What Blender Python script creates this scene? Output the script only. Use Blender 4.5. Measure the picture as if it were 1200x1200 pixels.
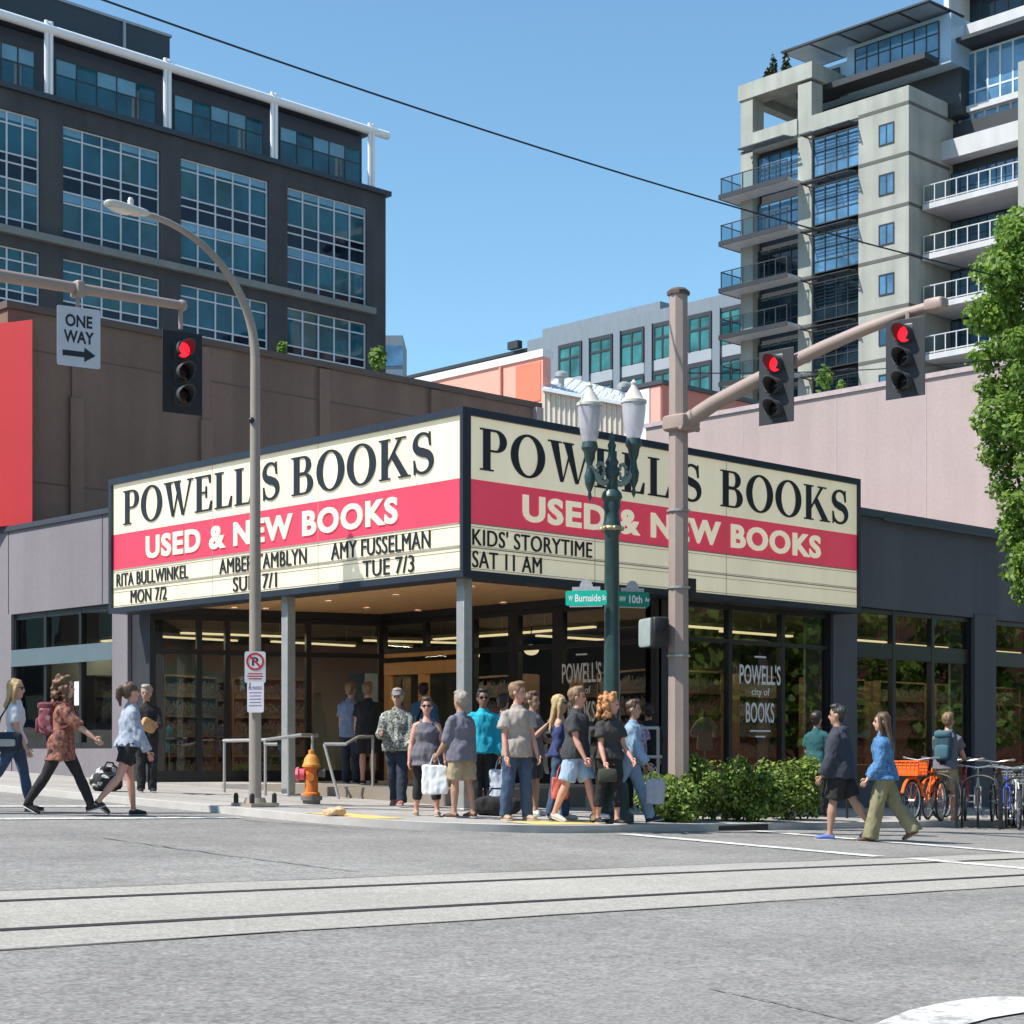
import bpy, bmesh, math, random
from mathutils import Vector, Matrix, noise
from mathutils.geometry import tessellate_polygon
R = math.radians
rnd = random.Random(7)
sc = bpy.context.scene
for o in list(bpy.data.objects): bpy.data.objects.remove(o)
COL = sc.collection
# ------------------------------------------------------------------ camera, sky, sun, exposure
FPX = 2083.0; EYE = 0.85; HOR = 882.0
FW = Vector((.6951, .7190, 0)); RT = Vector((.7190, -.6951, 0))
CAM = Vector((-17.56, -19.19, EYE))
cd = bpy.data.cameras.new('camera'); cam = bpy.data.objects.new('camera', cd); COL.objects.link(cam)
cd.sensor_width = 36; cd.lens = 36 * FPX / 1200; cd.shift_y = (HOR - 600) / 1200
cd.clip_start = .5; cd.clip_end = 2000
cam.location = CAM; cam.rotation_euler = (R(90), 0, math.atan2(FW.y, FW.x) - R(90))
sc.camera = cam
SUN_EL = R(53); SUN_H = Vector((-.90, .43, 0)).normalized()
w = bpy.data.worlds.new("World"); sc.world = w; w.use_nodes = True
nt = w.node_tree; bg = nt.nodes['Background']
sky = nt.nodes.new('ShaderNodeTexSky'); sky.sky_type = 'NISHITA'; sky.sun_disc = False
sky.sun_elevation = SUN_EL; sky.sun_rotation = math.atan2(SUN_H.x, SUN_H.y)
sky.air_density = 1.0; sky.dust_density = .25; sky.ozone_density = 4.0
tint = nt.nodes.new('ShaderNodeVectorMath'); tint.operation = 'MULTIPLY'; tint.inputs[1].default_value = (.88, 1.06, .98)
nt.links.new(sky.outputs[0], tint.inputs[0]); nt.links.new(tint.outputs[0], bg.inputs[0]); bg.inputs[1].default_value = .15
sl = bpy.data.lights.new('sun', 'SUN'); sl.energy = 5.0; sl.angle = R(.5); sl.color = (1, .955, .88)
so = bpy.data.objects.new('sun', sl); COL.objects.link(so)
sdir = SUN_H * math.cos(SUN_EL) + Vector((0, 0, math.sin(SUN_EL)))
so.rotation_euler = (-sdir).to_track_quat('-Z', 'Y').to_euler(); so.location = (-20, 10, 40)
vs = sc.view_settings; vs.view_transform = 'Standard'; vs.look = 'None'; vs.exposure = 0.43; vs.gamma = 1
sc.cycles.max_bounces = 6; sc.cycles.transparent_max_bounces = 12
sc.cycles.caustics_reflective = False; sc.cycles.caustics_refractive = False
sc.render.film_transparent = False

# ------------------------------------------------------------------ pixel helpers (pixels of the 1200 photograph)
def U(px): return (px - 600) / FPX
def P(px, d, z=0.0):
    p = CAM + FW * d + RT * (U(px) * d); return Vector((p.x, p.y, z))
def dX(px, X): return (X - CAM.x) / (FW.x + RT.x * U(px))
def dY(px, Y): return (Y - CAM.y) / (FW.y + RT.y * U(px))
def YonX(px, X): return P(px, dX(px, X)).y
def XonY(px, Y): return P(px, dY(px, Y)).x
def Z(y, d): return EYE + (HOR - y) / FPX * d
def gz(x, y): return -.02 * x + .033 * y
RD = .095
KX, KY, KR = -3.45, -3.35, 2.6            # kerb lines and the corner radius
PLAT = [(.55, 8.75), (4.66, 7.2), (4.66, .55), (3.9, .55), (2.3, 4.2), (.55, 6.9)]
def inpoly(x, y, poly):
    c = False; n = len(poly)
    for i in range(n):
        x1, y1 = poly[i]; x2, y2 = poly[i - 1]
        if (y1 > y) != (y2 > y) and x < (x2 - x1) * (y - y1) / (y2 - y1) + x1: c = not c
    return c
def onwalk(x, y):
    if x < KX or y < KY: return False
    if x < KX + KR and y < KY + KR:
        return math.hypot(x - KX - KR, y - KY - KR) < KR
    return True
def ground(x, y):
    if inpoly(x, y, PLAT): return .3
    return gz(x, y) if onwalk(x, y) else gz(x, y) - RD

# ------------------------------------------------------------------ materials
MATS = {}
def mat(name, col, rough=.8, var=.12, scale=6, bump=0, metal=0, spec=.5, emit=0, detail=4, fine=None, stretch=None, coat=0):
    if name in MATS: return MATS[name]
    m = bpy.data.materials.new(name); m.use_nodes = True; t = m.node_tree; N = t.nodes; L = t.links
    b = N['Principled BSDF']; b.inputs['Roughness'].default_value = rough; b.inputs['Metallic'].default_value = metal
    b.inputs['Specular IOR Level'].default_value = spec
    if coat: b.inputs['Coat Weight'].default_value = coat
    tc = N.new('ShaderNodeTexCoord'); src = tc.outputs['Object']
    if stretch:
        mp = N.new('ShaderNodeMapping'); mp.inputs['Scale'].default_value = stretch; L.new(src, mp.inputs[0]); src = mp.outputs[0]
    nz = N.new('ShaderNodeTexNoise'); nz.inputs['Scale'].default_value = scale; nz.inputs['Detail'].default_value = detail
    nz.inputs['Roughness'].default_value = .6
    L.new(src, nz.inputs['Vector'])
    fac = nz.outputs[0]
    if fine:
        n2 = N.new('ShaderNodeTexNoise'); n2.inputs['Scale'].default_value = fine; n2.inputs['Detail'].default_value = 2
        L.new(src, n2.inputs['Vector'])
        mm = N.new('ShaderNodeMath'); mm.operation = 'MULTIPLY_ADD'; mm.inputs[1].default_value = .5
        L.new(n2.outputs[0], mm.inputs[0]); 
        m3 = N.new('ShaderNodeMath'); m3.operation = 'MULTIPLY'; m3.inputs[1].default_value = .5; L.new(nz.outputs[0], m3.inputs[0])
        L.new(m3.outputs[0], mm.inputs[2]); fac = mm.outputs[0]
    rp = N.new('ShaderNodeValToRGB'); e = rp.color_ramp.elements
    e[0].position = .28; e[1].position = .72
    e[0].color = (*[max(0, c * (1 - var)) for c in col], 1); e[1].color = (*[min(1, c * (1 + var)) for c in col], 1)
    L.new(fac, rp.inputs[0]); L.new(rp.outputs[0], b.inputs['Base Color'])
    if emit:
        L.new(rp.outputs[0], b.inputs['Emission Color']); b.inputs['Emission Strength'].default_value = emit
    if bump:
        bp = N.new('ShaderNodeBump'); bp.inputs['Strength'].default_value = bump; bp.inputs['Distance'].default_value = .02
        L.new(fac, bp.inputs['Height']); L.new(bp.outputs[0], b.inputs['Normal'])
    MATS[name] = m; return m
def emis(name, col, s):
    if name in MATS: return MATS[name]
    m = mat(name, col, .5, .03); b = m.node_tree.nodes['Principled BSDF']
    b.inputs['Emission Color'].default_value = (*col, 1); b.inputs['Emission Strength'].default_value = s
    return m
def glass(name, tint, ior=1.7, rough=.0, wav=.0):
    m = bpy.data.materials.new(name); m.use_nodes = True; t = m.node_tree; N = t.nodes; L = t.links
    N.remove(N['Principled BSDF']); out = N['Material Output']
    tr = N.new('ShaderNodeBsdfTransparent'); tr.inputs[0].default_value = (*tint, 1)
    gl = N.new('ShaderNodeBsdfGlossy'); gl.inputs['Roughness'].default_value = rough
    fr = N.new('ShaderNodeFresnel'); fr.inputs['IOR'].default_value = ior
    mx = N.new('ShaderNodeMixShader'); L.new(fr.outputs[0], mx.inputs[0]); L.new(tr.outputs[0], mx.inputs[1]); L.new(gl.outputs[0], mx.inputs[2])
    L.new(mx.outputs[0], out.inputs[0])
    if wav:
        tc = N.new('ShaderNodeTexCoord'); nz = N.new('ShaderNodeTexNoise'); nz.inputs['Scale'].default_value = .6; L.new(tc.outputs['Object'], nz.inputs['Vector'])
        bp = N.new('ShaderNodeBump'); bp.inputs['Strength'].default_value = wav; bp.inputs['Distance'].default_value = .05
        L.new(nz.outputs[0], bp.inputs['Height']); L.new(bp.outputs[0], gl.inputs['Normal'])
    MATS[name] = m; return m
def sheen_glass(name, col, refl=.5, rough=.03, wav=.15):
    """reflective curtain wall glass seen from outside: dark body under a mirror-like coat"""
    m = bpy.data.materials.new(name); m.use_nodes = True; t = m.node_tree; N = t.nodes; L = t.links
    b = N['Principled BSDF']; b.inputs['Base Color'].default_value = (*col, 1); b.inputs['Roughness'].default_value = rough
    b.inputs['IOR'].default_value = 1.5; b.inputs['Specular IOR Level'].default_value = refl
    tc = N.new('ShaderNodeTexCoord'); nz = N.new('ShaderNodeTexNoise'); nz.inputs['Scale'].default_value = .35; L.new(tc.outputs['Object'], nz.inputs['Vector'])
    bp = N.new('ShaderNodeBump'); bp.inputs['Strength'].default_value = wav; bp.inputs['Distance'].default_value = .1
    L.new(nz.outputs[0], bp.inputs['Height']); L.new(bp.outputs[0], b.inputs['Normal'])
    rp = N.new('ShaderNodeValToRGB'); n2 = N.new('ShaderNodeTexNoise'); n2.inputs['Scale'].default_value = .5; n2.inputs['Detail'].default_value = 3
    L.new(tc.outputs['Object'], n2.inputs['Vector']); L.new(n2.outputs[0], rp.inputs[0])
    rp.color_ramp.elements[0].position = .35; rp.color_ramp.elements[1].position = .65
    rp.color_ramp.elements[0].color = (*[c * .6 for c in col], 1); rp.color_ramp.elements[1].color = (*[c * 1.4 for c in col], 1)
    L.new(rp.outputs[0], b.inputs['Base Color'])
    MATS[name] = m; return m
def leafmat(name, c1, c2, tl=.45):
    m = bpy.data.materials.new(name); m.use_nodes = True; t = m.node_tree; N = t.nodes; L = t.links
    b = N['Principled BSDF']; b.inputs['Roughness'].default_value = .5; b.inputs['Specular IOR Level'].default_value = .35
    g = N.new('ShaderNodeNewGeometry'); rp = N.new('ShaderNodeValToRGB')
    rp.color_ramp.elements[0].color = (*c1, 1); rp.color_ramp.elements[1].color = (*c2, 1)
    L.new(g.outputs['Random Per Island'], rp.inputs[0]); L.new(rp.outputs[0], b.inputs['Base Color'])
    ts = N.new('ShaderNodeBsdfTranslucent'); L.new(rp.outputs[0], ts.inputs[0])
    mx = N.new('ShaderNodeMixShader'); mx.inputs[0].default_value = tl
    L.new(b.outputs[0], mx.inputs[1]); L.new(ts.outputs[0], mx.inputs[2]); L.new(mx.outputs[0], N['Material Output'].inputs[0])
    MATS[name] = m; return m
def patterned(name, cols, scale, kind='voronoi', rough=.85):
    if name in MATS: return MATS[name]
    m = bpy.data.materials.new(name); m.use_nodes = True; t = m.node_tree; N = t.nodes; L = t.links
    b = N['Principled BSDF']; b.inputs['Roughness'].default_value = rough
    tc = N.new('ShaderNodeTexCoord'); rp = N.new('ShaderNodeValToRGB'); rp.color_ramp.interpolation = 'CONSTANT'
    el = rp.color_ramp.elements
    while len(el) < len(cols): el.new(.5)
    for i, c in enumerate(cols):
        el[i].position = i / len(cols) if kind != 'noise' else (.0, .42, .5, .58, .7)[i]
        el[i].color = (*c, 1)
    if kind == 'voronoi':
        v = N.new('ShaderNodeTexVoronoi'); v.inputs['Scale'].default_value = scale; L.new(tc.outputs['Object'], v.inputs['Vector'])
        sp = N.new('ShaderNodeSeparateColor'); L.new(v.outputs['Color'], sp.inputs[0]); L.new(sp.outputs[0], rp.inputs[0])
    elif kind == 'noise':
        v = N.new('ShaderNodeTexNoise'); v.inputs['Scale'].default_value = scale; v.inputs['Detail'].default_value = 3; L.new(tc.outputs['Object'], v.inputs['Vector']); L.new(v.outputs[0], rp.inputs[0])
    elif kind == 'plaid':
        a = N.new('ShaderNodeTexWave'); a.bands_direction = 'Z'; a.inputs['Scale'].default_value = scale
        c = N.new('ShaderNodeTexWave'); c.bands_direction = 'Y'; c.inputs['Scale'].default_value = scale
        L.new(tc.outputs['Object'], a.inputs['Vector']); L.new(tc.outputs['Object'], c.inputs['Vector'])
        ad = N.new('ShaderNodeMath'); ad.operation = 'MULTIPLY_ADD'; ad.inputs[1].default_value = .5; L.new(a.outputs['Fac'], ad.inputs[0])
        ad2 = N.new('ShaderNodeMath'); ad2.operation = 'MULTIPLY'; ad2.inputs[1].default_value = .5; L.new(c.outputs['Fac'], ad2.inputs[0]); L.new(ad2.outputs[0], ad.inputs[2]); L.new(ad.outputs[0], rp.inputs[0])
    L.new(rp.outputs[0], b.inputs['Base Color']); MATS[name] = m; return m

def asphalt(name, col, patch=.12, speck=.55, scale=55):
    """worn road surface: pale and dark stone chips in binder, broad stains and faint wheel streaks"""
    m = bpy.data.materials.new(name); m.use_nodes = True; t = m.node_tree; N = t.nodes; L = t.links
    b = N['Principled BSDF']; b.inputs['Roughness'].default_value = .93; b.inputs['Specular IOR Level'].default_value = .25
    tc = N.new('ShaderNodeTexCoord'); src = tc.outputs['Object']
    def noi(s, d, v=None, st=None):
        n = N.new('ShaderNodeTexNoise'); n.inputs['Scale'].default_value = s; n.inputs['Detail'].default_value = d; n.inputs['Roughness'].default_value = .65
        if st: mp = N.new('ShaderNodeMapping'); mp.inputs['Scale'].default_value = st; L.new(src, mp.inputs[0]); L.new(mp.outputs[0], n.inputs['Vector'])
        else: L.new(src, n.inputs['Vector'])
        return n.outputs[0]
    def rng(x, lo, hi, a=.3, c=.7):
        r = N.new('ShaderNodeMapRange'); r.inputs['From Min'].default_value = a; r.inputs['From Max'].default_value = c; r.inputs['To Min'].default_value = lo; r.inputs['To Max'].default_value = hi; L.new(x, r.inputs['Value']); return r.outputs[0]
    def mul(a, c):
        n = N.new('ShaderNodeMath'); n.operation = 'MULTIPLY'; L.new(a, n.inputs[0]); L.new(c, n.inputs[1]); return n.outputs[0]
    v = N.new('ShaderNodeTexVoronoi'); v.inputs['Scale'].default_value = scale; L.new(src, v.inputs['Vector']); sp = N.new('ShaderNodeSeparateColor'); L.new(v.outputs['Color'], sp.inputs[0])
    f = mul(rng(sp.outputs[0], 1 - speck, 1 + speck, 0, 1), rng(noi(.35, 5), 1 - patch, 1 + patch))
    f = mul(f, rng(noi(6, 4), 1 - patch * .7, 1 + patch * .7)); f = mul(f, rng(noi(.8, 3, None, (.08, 1.2, 1)), 1 - patch * .7, 1 + patch * .5))
    f = mul(f, rng(noi(17, 3), 1 - speck * .35, 1 + speck * .35))
    cm = N.new('ShaderNodeVectorMath'); cm.operation = 'SCALE'; cm.inputs[0].default_value = col; L.new(f, cm.inputs['Scale'])
    L.new(cm.outputs[0], b.inputs['Base Color'])
    bp = N.new('ShaderNodeBump'); bp.inputs['Strength'].default_value = .35; bp.inputs['Distance'].default_value = .008; L.new(sp.outputs[0], bp.inputs['Height']); L.new(bp.outputs[0], b.inputs['Normal'])
    MATS[name] = m; return m

def weathered(name, col, rough=.85, streak=.10, blotch=.07):
    """painted wall: faint vertical run-off streaks, broad blotches and fine stipple"""
    m = bpy.data.materials.new(name); m.use_nodes = True; t = m.node_tree; N = t.nodes; L = t.links
    b = N['Principled BSDF']; b.inputs['Roughness'].default_value = rough; b.inputs['Specular IOR Level'].default_value = .3
    tc = N.new('ShaderNodeTexCoord'); f = None
    for sc_, det, st, amp in ((1.4, 4, (1, 1, .05), streak), (.45, 5, (1, 1, 1), blotch), (11, 3, (1, 1, 1), .04)):
        mp = N.new('ShaderNodeMapping'); mp.inputs['Scale'].default_value = st; L.new(tc.outputs['Object'], mp.inputs[0])
        n = N.new('ShaderNodeTexNoise'); n.inputs['Scale'].default_value = sc_; n.inputs['Detail'].default_value = det; L.new(mp.outputs[0], n.inputs['Vector'])
        r = N.new('ShaderNodeMapRange'); r.inputs['From Min'].default_value = .3; r.inputs['From Max'].default_value = .7; r.inputs['To Min'].default_value = 1 - amp; r.inputs['To Max'].default_value = 1 + amp; L.new(n.outputs[0], r.inputs['Value'])
        if f is None: f = r.outputs[0]
        else: mm = N.new('ShaderNodeMath'); mm.operation = 'MULTIPLY'; L.new(f, mm.inputs[0]); L.new(r.outputs[0], mm.inputs[1]); f = mm.outputs[0]
    cm = N.new('ShaderNodeVectorMath'); cm.operation = 'SCALE'; cm.inputs[0].default_value = col; L.new(f, cm.inputs['Scale']); L.new(cm.outputs[0], b.inputs['Base Color'])
    MATS[name] = m; return m
def wornpaint(name, col, under):
    """road paint rubbed through to the asphalt in places"""
    m = mat(name, col, .75, .10, 5); t = m.node_tree; N = t.nodes; L = t.links; b = N['Principled BSDF']; src = b.inputs['Base Color'].links[0].from_socket
    tc = N.new('ShaderNodeTexCoord'); n = N.new('ShaderNodeTexNoise'); n.inputs['Scale'].default_value = 7; n.inputs['Detail'].default_value = 8; n.inputs['Roughness'].default_value = .75; L.new(tc.outputs['Object'], n.inputs['Vector'])
    r = N.new('ShaderNodeMapRange'); r.inputs['From Min'].default_value = .50; r.inputs['From Max'].default_value = .60; L.new(n.outputs[0], r.inputs['Value'])
    mx = N.new('ShaderNodeMix'); mx.data_type = 'RGBA'; L.new(r.outputs[0], mx.inputs['Factor']); L.new(src, mx.inputs['A']); mx.inputs['B'].default_value = (*under, 1); L.new(mx.outputs['Result'], b.inputs['Base Color']); return m

# ------------------------------------------------------------------ mesh builder
class MB:
    def __init__(s): s.v = []; s.f = []; s.m = []; s.mi = 0
    def add(s, vs_, fs):
        b = len(s.v); s.v += [Vector(v) for v in vs_]
        for f in fs: s.f.append([b + i for i in f]); s.m.append(s.mi)
    def box(s, x0, x1, y0, y1, z0, z1):
        s.add([(x, y, z) for z in (z0, z1) for x, y in ((x0, y0), (x1, y0), (x1, y1), (x0, y1))],
              [(3, 2, 1, 0), (4, 5, 6, 7), (0, 1, 5, 4), (1, 2, 6, 5), (2, 3, 7, 6), (3, 0, 4, 7)]); return s
    def obox(s, c, a, b, h):
        """box centred at c with half-axis vectors a, b, h"""
        c, a, b, h = Vector(c), Vector(a), Vector(b), Vector(h)
        s.add([c - a - b - h, c + a - b - h, c + a + b - h, c - a + b - h, c - a - b + h, c + a - b + h, c + a + b + h, c - a + b + h],
              [(3, 2, 1, 0), (4, 5, 6, 7), (0, 1, 5, 4), (1, 2, 6, 5), (2, 3, 7, 6), (3, 0, 4, 7)]); return s
    def wall(s, p0, p1, o0, o1, z0, z1):
        """box along the plan line p0>p1; o0..o1 measured along the outward normal (right-hand side)"""
        p0 = Vector((p0[0], p0[1], 0)); p1 = Vector((p1[0], p1[1], 0)); u = (p1 - p0).normalized(); n = Vector((u.y, -u.x, 0))
        c = (p0 + p1) / 2 + n * (o0 + o1) / 2; c.z = (z0 + z1) / 2
        return s.obox(c, (p1 - p0) / 2, -n * (o1 - o0) / 2, (0, 0, (z1 - z0) / 2))
    def tube(s, pts, rad, n=8, cap=True, flat=1.0):
        pts = [Vector(p) for p in pts]
        if not hasattr(rad, '__len__'): rad = [rad] * len(pts)
        rings = []; prev = None
        for i, p in enumerate(pts):
            t = (pts[min(i + 1, len(pts) - 1)] - pts[max(i - 1, 0)]).normalized()
            if prev is None:
                a = Vector((0, 0, 1)) if abs(t.z) < .9 else Vector((1, 0, 0))
                a = (a - t * a.dot(t)).normalized()
            else:
                a = (prev - t * prev.dot(t)).normalized()
            prev = a; b = t.cross(a)
            rings.append([p + (a * math.cos(2 * math.pi * k / n) + b * math.sin(2 * math.pi * k / n) * flat) * rad[i] for k in range(n)])
        return s.rings(rings, cap)
    def rings(s, rings, cap=True):
        n = len(rings[0]); vv = [v for r in rings for v in r]; ff = []
        for i in range(len(rings) - 1):
            for k in range(n):
                k2 = (k + 1) % n; ff.append((i * n + k, i * n + k2, (i + 1) * n + k2, (i + 1) * n + k))
        if cap:
            ff.append(tuple(reversed(range(n)))); ff.append(tuple((len(rings) - 1) * n + k for k in range(n)))
        s.add(vv, ff); return s
    def loft(s, secs, n=16):
        """secs: (centre, half-axis a, half-axis b) ellipses"""
        return s.rings([[Vector(c) + Vector(a) * math.cos(2 * math.pi * k / n) + Vector(b) * math.sin(2 * math.pi * k / n) for k in range(n)] for c, a, b in secs])
    def lathe(s, prof, c=(0, 0, 0), n=20):
        c = Vector(c)
        return s.rings([[c + Vector((r * math.cos(2 * math.pi * k / n), r * math.sin(2 * math.pi * k / n), z)) for k in range(n)] for r, z in prof])
    def ell(s, c, r, n=10, M=None, pw=1.0):
        c = Vector(c); r = Vector(r) if hasattr(r, '__len__') else Vector((r, r, r)); m = n; k2 = 2 * n
        def sp(x): return math.copysign(abs(x) ** pw, x)
        def pt(th, ph):
            q = Vector((sp(math.cos(th)) * sp(math.cos(ph)) * r.x, sp(math.cos(th)) * sp(math.sin(ph)) * r.y, sp(math.sin(th)) * r.z))
            return c + (M @ q if M else q)
        vv = [pt(-math.pi / 2, 0)]; ff = []
        for i in range(1, m):
            for k in range(k2): vv.append(pt(-math.pi / 2 + math.pi * i / m, 2 * math.pi * k / k2))
        vv.append(pt(math.pi / 2, 0))
        for k in range(k2): ff.append((0, 1 + (k + 1) % k2, 1 + k))
        for i in range(m - 2):
            for k in range(k2):
                a = 1 + i * k2; ff.append((a + k, a + (k + 1) % k2, a + k2 + (k + 1) % k2, a + k2 + k))
        a = 1 + (m - 2) * k2
        for k in range(k2): ff.append((a + k, a + (k + 1) % k2, len(vv) - 1))
        s.add(vv, ff); return s
    def rbox(s, c, h, n=8, M=None, pw=.35): return s.ell(c, h, n, M, pw)
    def prism(s, pts, o, u, v, n, depth):
        """polygon (2d, ccw) extruded: front at o + n*depth"""
        o, u, v, n = Vector(o), Vector(u), Vector(v), Vector(n); k = len(pts)
        fr = [o + u * x + v * y + n * depth for x, y in pts]; bk = [o + u * x + v * y for x, y in pts]
        tri = tessellate_polygon([[Vector((x, y, 0)) for x, y in pts]])
        ff = [tuple(t) for t in tri] + [tuple(k + i for i in reversed(t)) for t in tri] + [(i, k + i, k + (i + 1) % k, (i + 1) % k) for i in range(k)]
        s.add(fr + bk, ff); return s
    def merge(s, o, M=None):
        s.add([(M @ v if M else v) for v in o.v], o.f); return s

WM = {}
def worldm(o): return WM.get(o.name, Matrix.Identity(4)) if o else Matrix.Identity(4)
def props(o, label=None, cat=None, group=None, kind=None):
    if label: o['label'] = label
    if cat: o['category'] = cat
    if group: o['group'] = group
    if kind: o['kind'] = kind
    return o
def thing(name, label, cat, loc=(0, 0, 0), rot=0, group=None):
    o = bpy.data.objects.new(name, None); COL.objects.link(o); o.location = loc; o.rotation_euler = (0, 0, rot); o.empty_display_size = .2
    WM[o.name] = Matrix.Translation(Vector(loc)) @ Matrix.Rotation(rot, 4, 'Z')
    return props(o, label, cat, group)
def finish(me, mats, sharp=35):
    for m in (mats if isinstance(mats, (list, tuple)) else [mats]): me.materials.append(m)
    me.polygons.foreach_set('use_smooth', [True] * len(me.polygons))
    if sharp: me.set_sharp_from_angle(angle=R(sharp))
    me.update()
def obj(name, mb, mats, parent=None, local=False, origin=None, sharp=35, label=None, bevel=0, fixn=True):
    """one mesh object; mb in world coordinates unless local"""
    me = bpy.data.meshes.new(name)
    if local: inv = Matrix.Identity(4)
    elif parent: inv = worldm(parent).inverted()
    else: inv = Matrix.Translation(-Vector(origin)) if origin is not None else Matrix.Identity(4)
    me.from_pydata([inv @ v for v in mb.v], [], mb.f)
    me.polygons.foreach_set('material_index', mb.m)
    if fixn:
        bm = bmesh.new(); bm.from_mesh(me); bmesh.ops.recalc_face_normals(bm, faces=bm.faces); bm.to_mesh(me); bm.free()
    finish(me, mats, sharp)
    o = bpy.data.objects.new(name, me); COL.objects.link(o)
    if parent: o.parent = parent; WM[o.name] = worldm(parent)
    elif origin is not None: o.location = origin; WM[o.name] = Matrix.Translation(Vector(origin))
    if label: o['label'] = label
    if bevel:
        b = o.modifiers.new('bevel', 'BEVEL'); b.width = bevel; b.segments = 2; b.limit_method = 'ANGLE'; b.angle_limit = R(40)
    return o
def fuse(mb, voxel=.014, smooth=3, fold=0, fscale=9, seed=0, squash=(1, 1, .45)):
    """one continuous surface out of overlapping shapes"""
    me = bpy.data.meshes.new('tmp'); me.from_pydata(mb.v, [], mb.f)
    o = bpy.data.objects.new('tmp', me); COL.objects.link(o)
    r = o.modifiers.new('r', 'REMESH'); r.mode = 'VOXEL'; r.voxel_size = voxel
    if smooth: s_ = o.modifiers.new('s', 'SMOOTH'); s_.factor = .5; s_.iterations = smooth
    dg = bpy.context.evaluated_depsgraph_get(); ev = o.evaluated_get(dg); m2 = bpy.data.meshes.new_from_object(ev)
    out = MB(); nrm = [v.normal.copy() for v in m2.vertices]
    vv = [v.co.copy() for v in m2.vertices]
    if fold:
        off = Vector((seed * 3.7, seed * 1.3, seed))
        for i, v in enumerate(vv):
            q = Vector((v.x * squash[0], v.y * squash[1], v.z * squash[2])) * fscale + off
            vv[i] = v + nrm[i] * fold * (noise.noise(q) + .5 * noise.noise(q * 2.1))
    out.add(vv, [tuple(p.vertices) for p in m2.polygons])
    bpy.data.objects.remove(o); bpy.data.meshes.remove(me); bpy.data.meshes.remove(m2)
    return out
def copy_tree(o, parent=None):
    c = o.copy(); COL.objects.link(c)
    if parent: c.parent = parent
    for ch in list(o.children): copy_tree(ch, c)
    return c
# ------------------------------------------------------------------ lettering
_TX = {}
def sans(mb, text, o, u, v, n, w_, h_, depth=.01, bold=.0, space=1.0):
    """text in the built-in font, stretched to exactly w_ by h_, standing on the frame o,u,v,n"""
    key = (text, bold, space)
    if key not in _TX:
        c = bpy.data.curves.new('t', 'FONT'); c.body = text; c.offset = bold; c.space_character = space; c.extrude = .5; c.resolution_u = 4
        ob = bpy.data.objects.new('t', c); COL.objects.link(ob)
        m2 = bpy.data.meshes.new_from_object(ob.evaluated_get(bpy.context.evaluated_depsgraph_get()))
        _TX[key] = ([x.co.copy() for x in m2.vertices], [tuple(p.vertices) for p in m2.polygons])
        bpy.data.objects.remove(ob); bpy.data.curves.remove(c); bpy.data.meshes.remove(m2)
    vv, ff = _TX[key]
    if not vv: return mb
    x0 = min(a.x for a in vv); x1 = max(a.x for a in vv); y0 = min(a.y for a in vv); y1 = max(a.y for a in vv)
    o, u, v, n = Vector(o), Vector(u), Vector(v), Vector(n)
    mb.add([o + u * ((a.x - x0) / (x1 - x0) * w_) + v * ((a.y - y0) / (y1 - y0) * h_) + n * ((a.z + .5) * depth) for a in vv], ff)
    return mb
def arc(cx, cy, rx, ry, a0, a1, n=14):
    return [(cx + rx * math.cos(R(a0 + (a1 - a0) * i / n)), cy + ry * math.sin(R(a0 + (a1 - a0) * i / n))) for i in range(n + 1)]
def rect(x0, x1, y0, y1): return [(x0, y0), (x1, y0), (x1, y1), (x0, y1)]
def ribbon(cl, ws):
    L_, R_ = [], []
    for i, (x, y) in enumerate(cl):
        a = cl[max(i - 1, 0)]; b = cl[min(i + 1, len(cl) - 1)]; dx, dy = b[0] - a[0], b[1] - a[1]; l = math.hypot(dx, dy)
        L_.append((x - dy / l * ws[i], y + dx / l * ws[i])); R_.append((x + dy / l * ws[i], y - dx / l * ws[i]))
    return R_ + L_[::-1]
SW, SH = .155, .05   # stem width, hair line
def bowl(x0, yt, yb, w_, t):
    ym = (yt + yb) / 2; ry = (yt - yb) / 2
    out = [(x0, yb)] + arc(w_ - ry * .9, ym, ry * .9, ry, -90, 90, 14) + [(x0, yt)]
    inn = [(x0, yt - SH)] + arc(w_ - ry * .9, ym, ry * .9 - t, ry - SH, 90, -90, 14) + [(x0, yb + SH)]
    return out + inn
def stem(x): return [rect(x, x + SW, SH * .8, 1 - SH * .8), rect(x - .07, x + SW + .07, 0, SH * .8), rect(x - .07, x + SW + .07, 1 - SH * .8, 1)]
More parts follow.
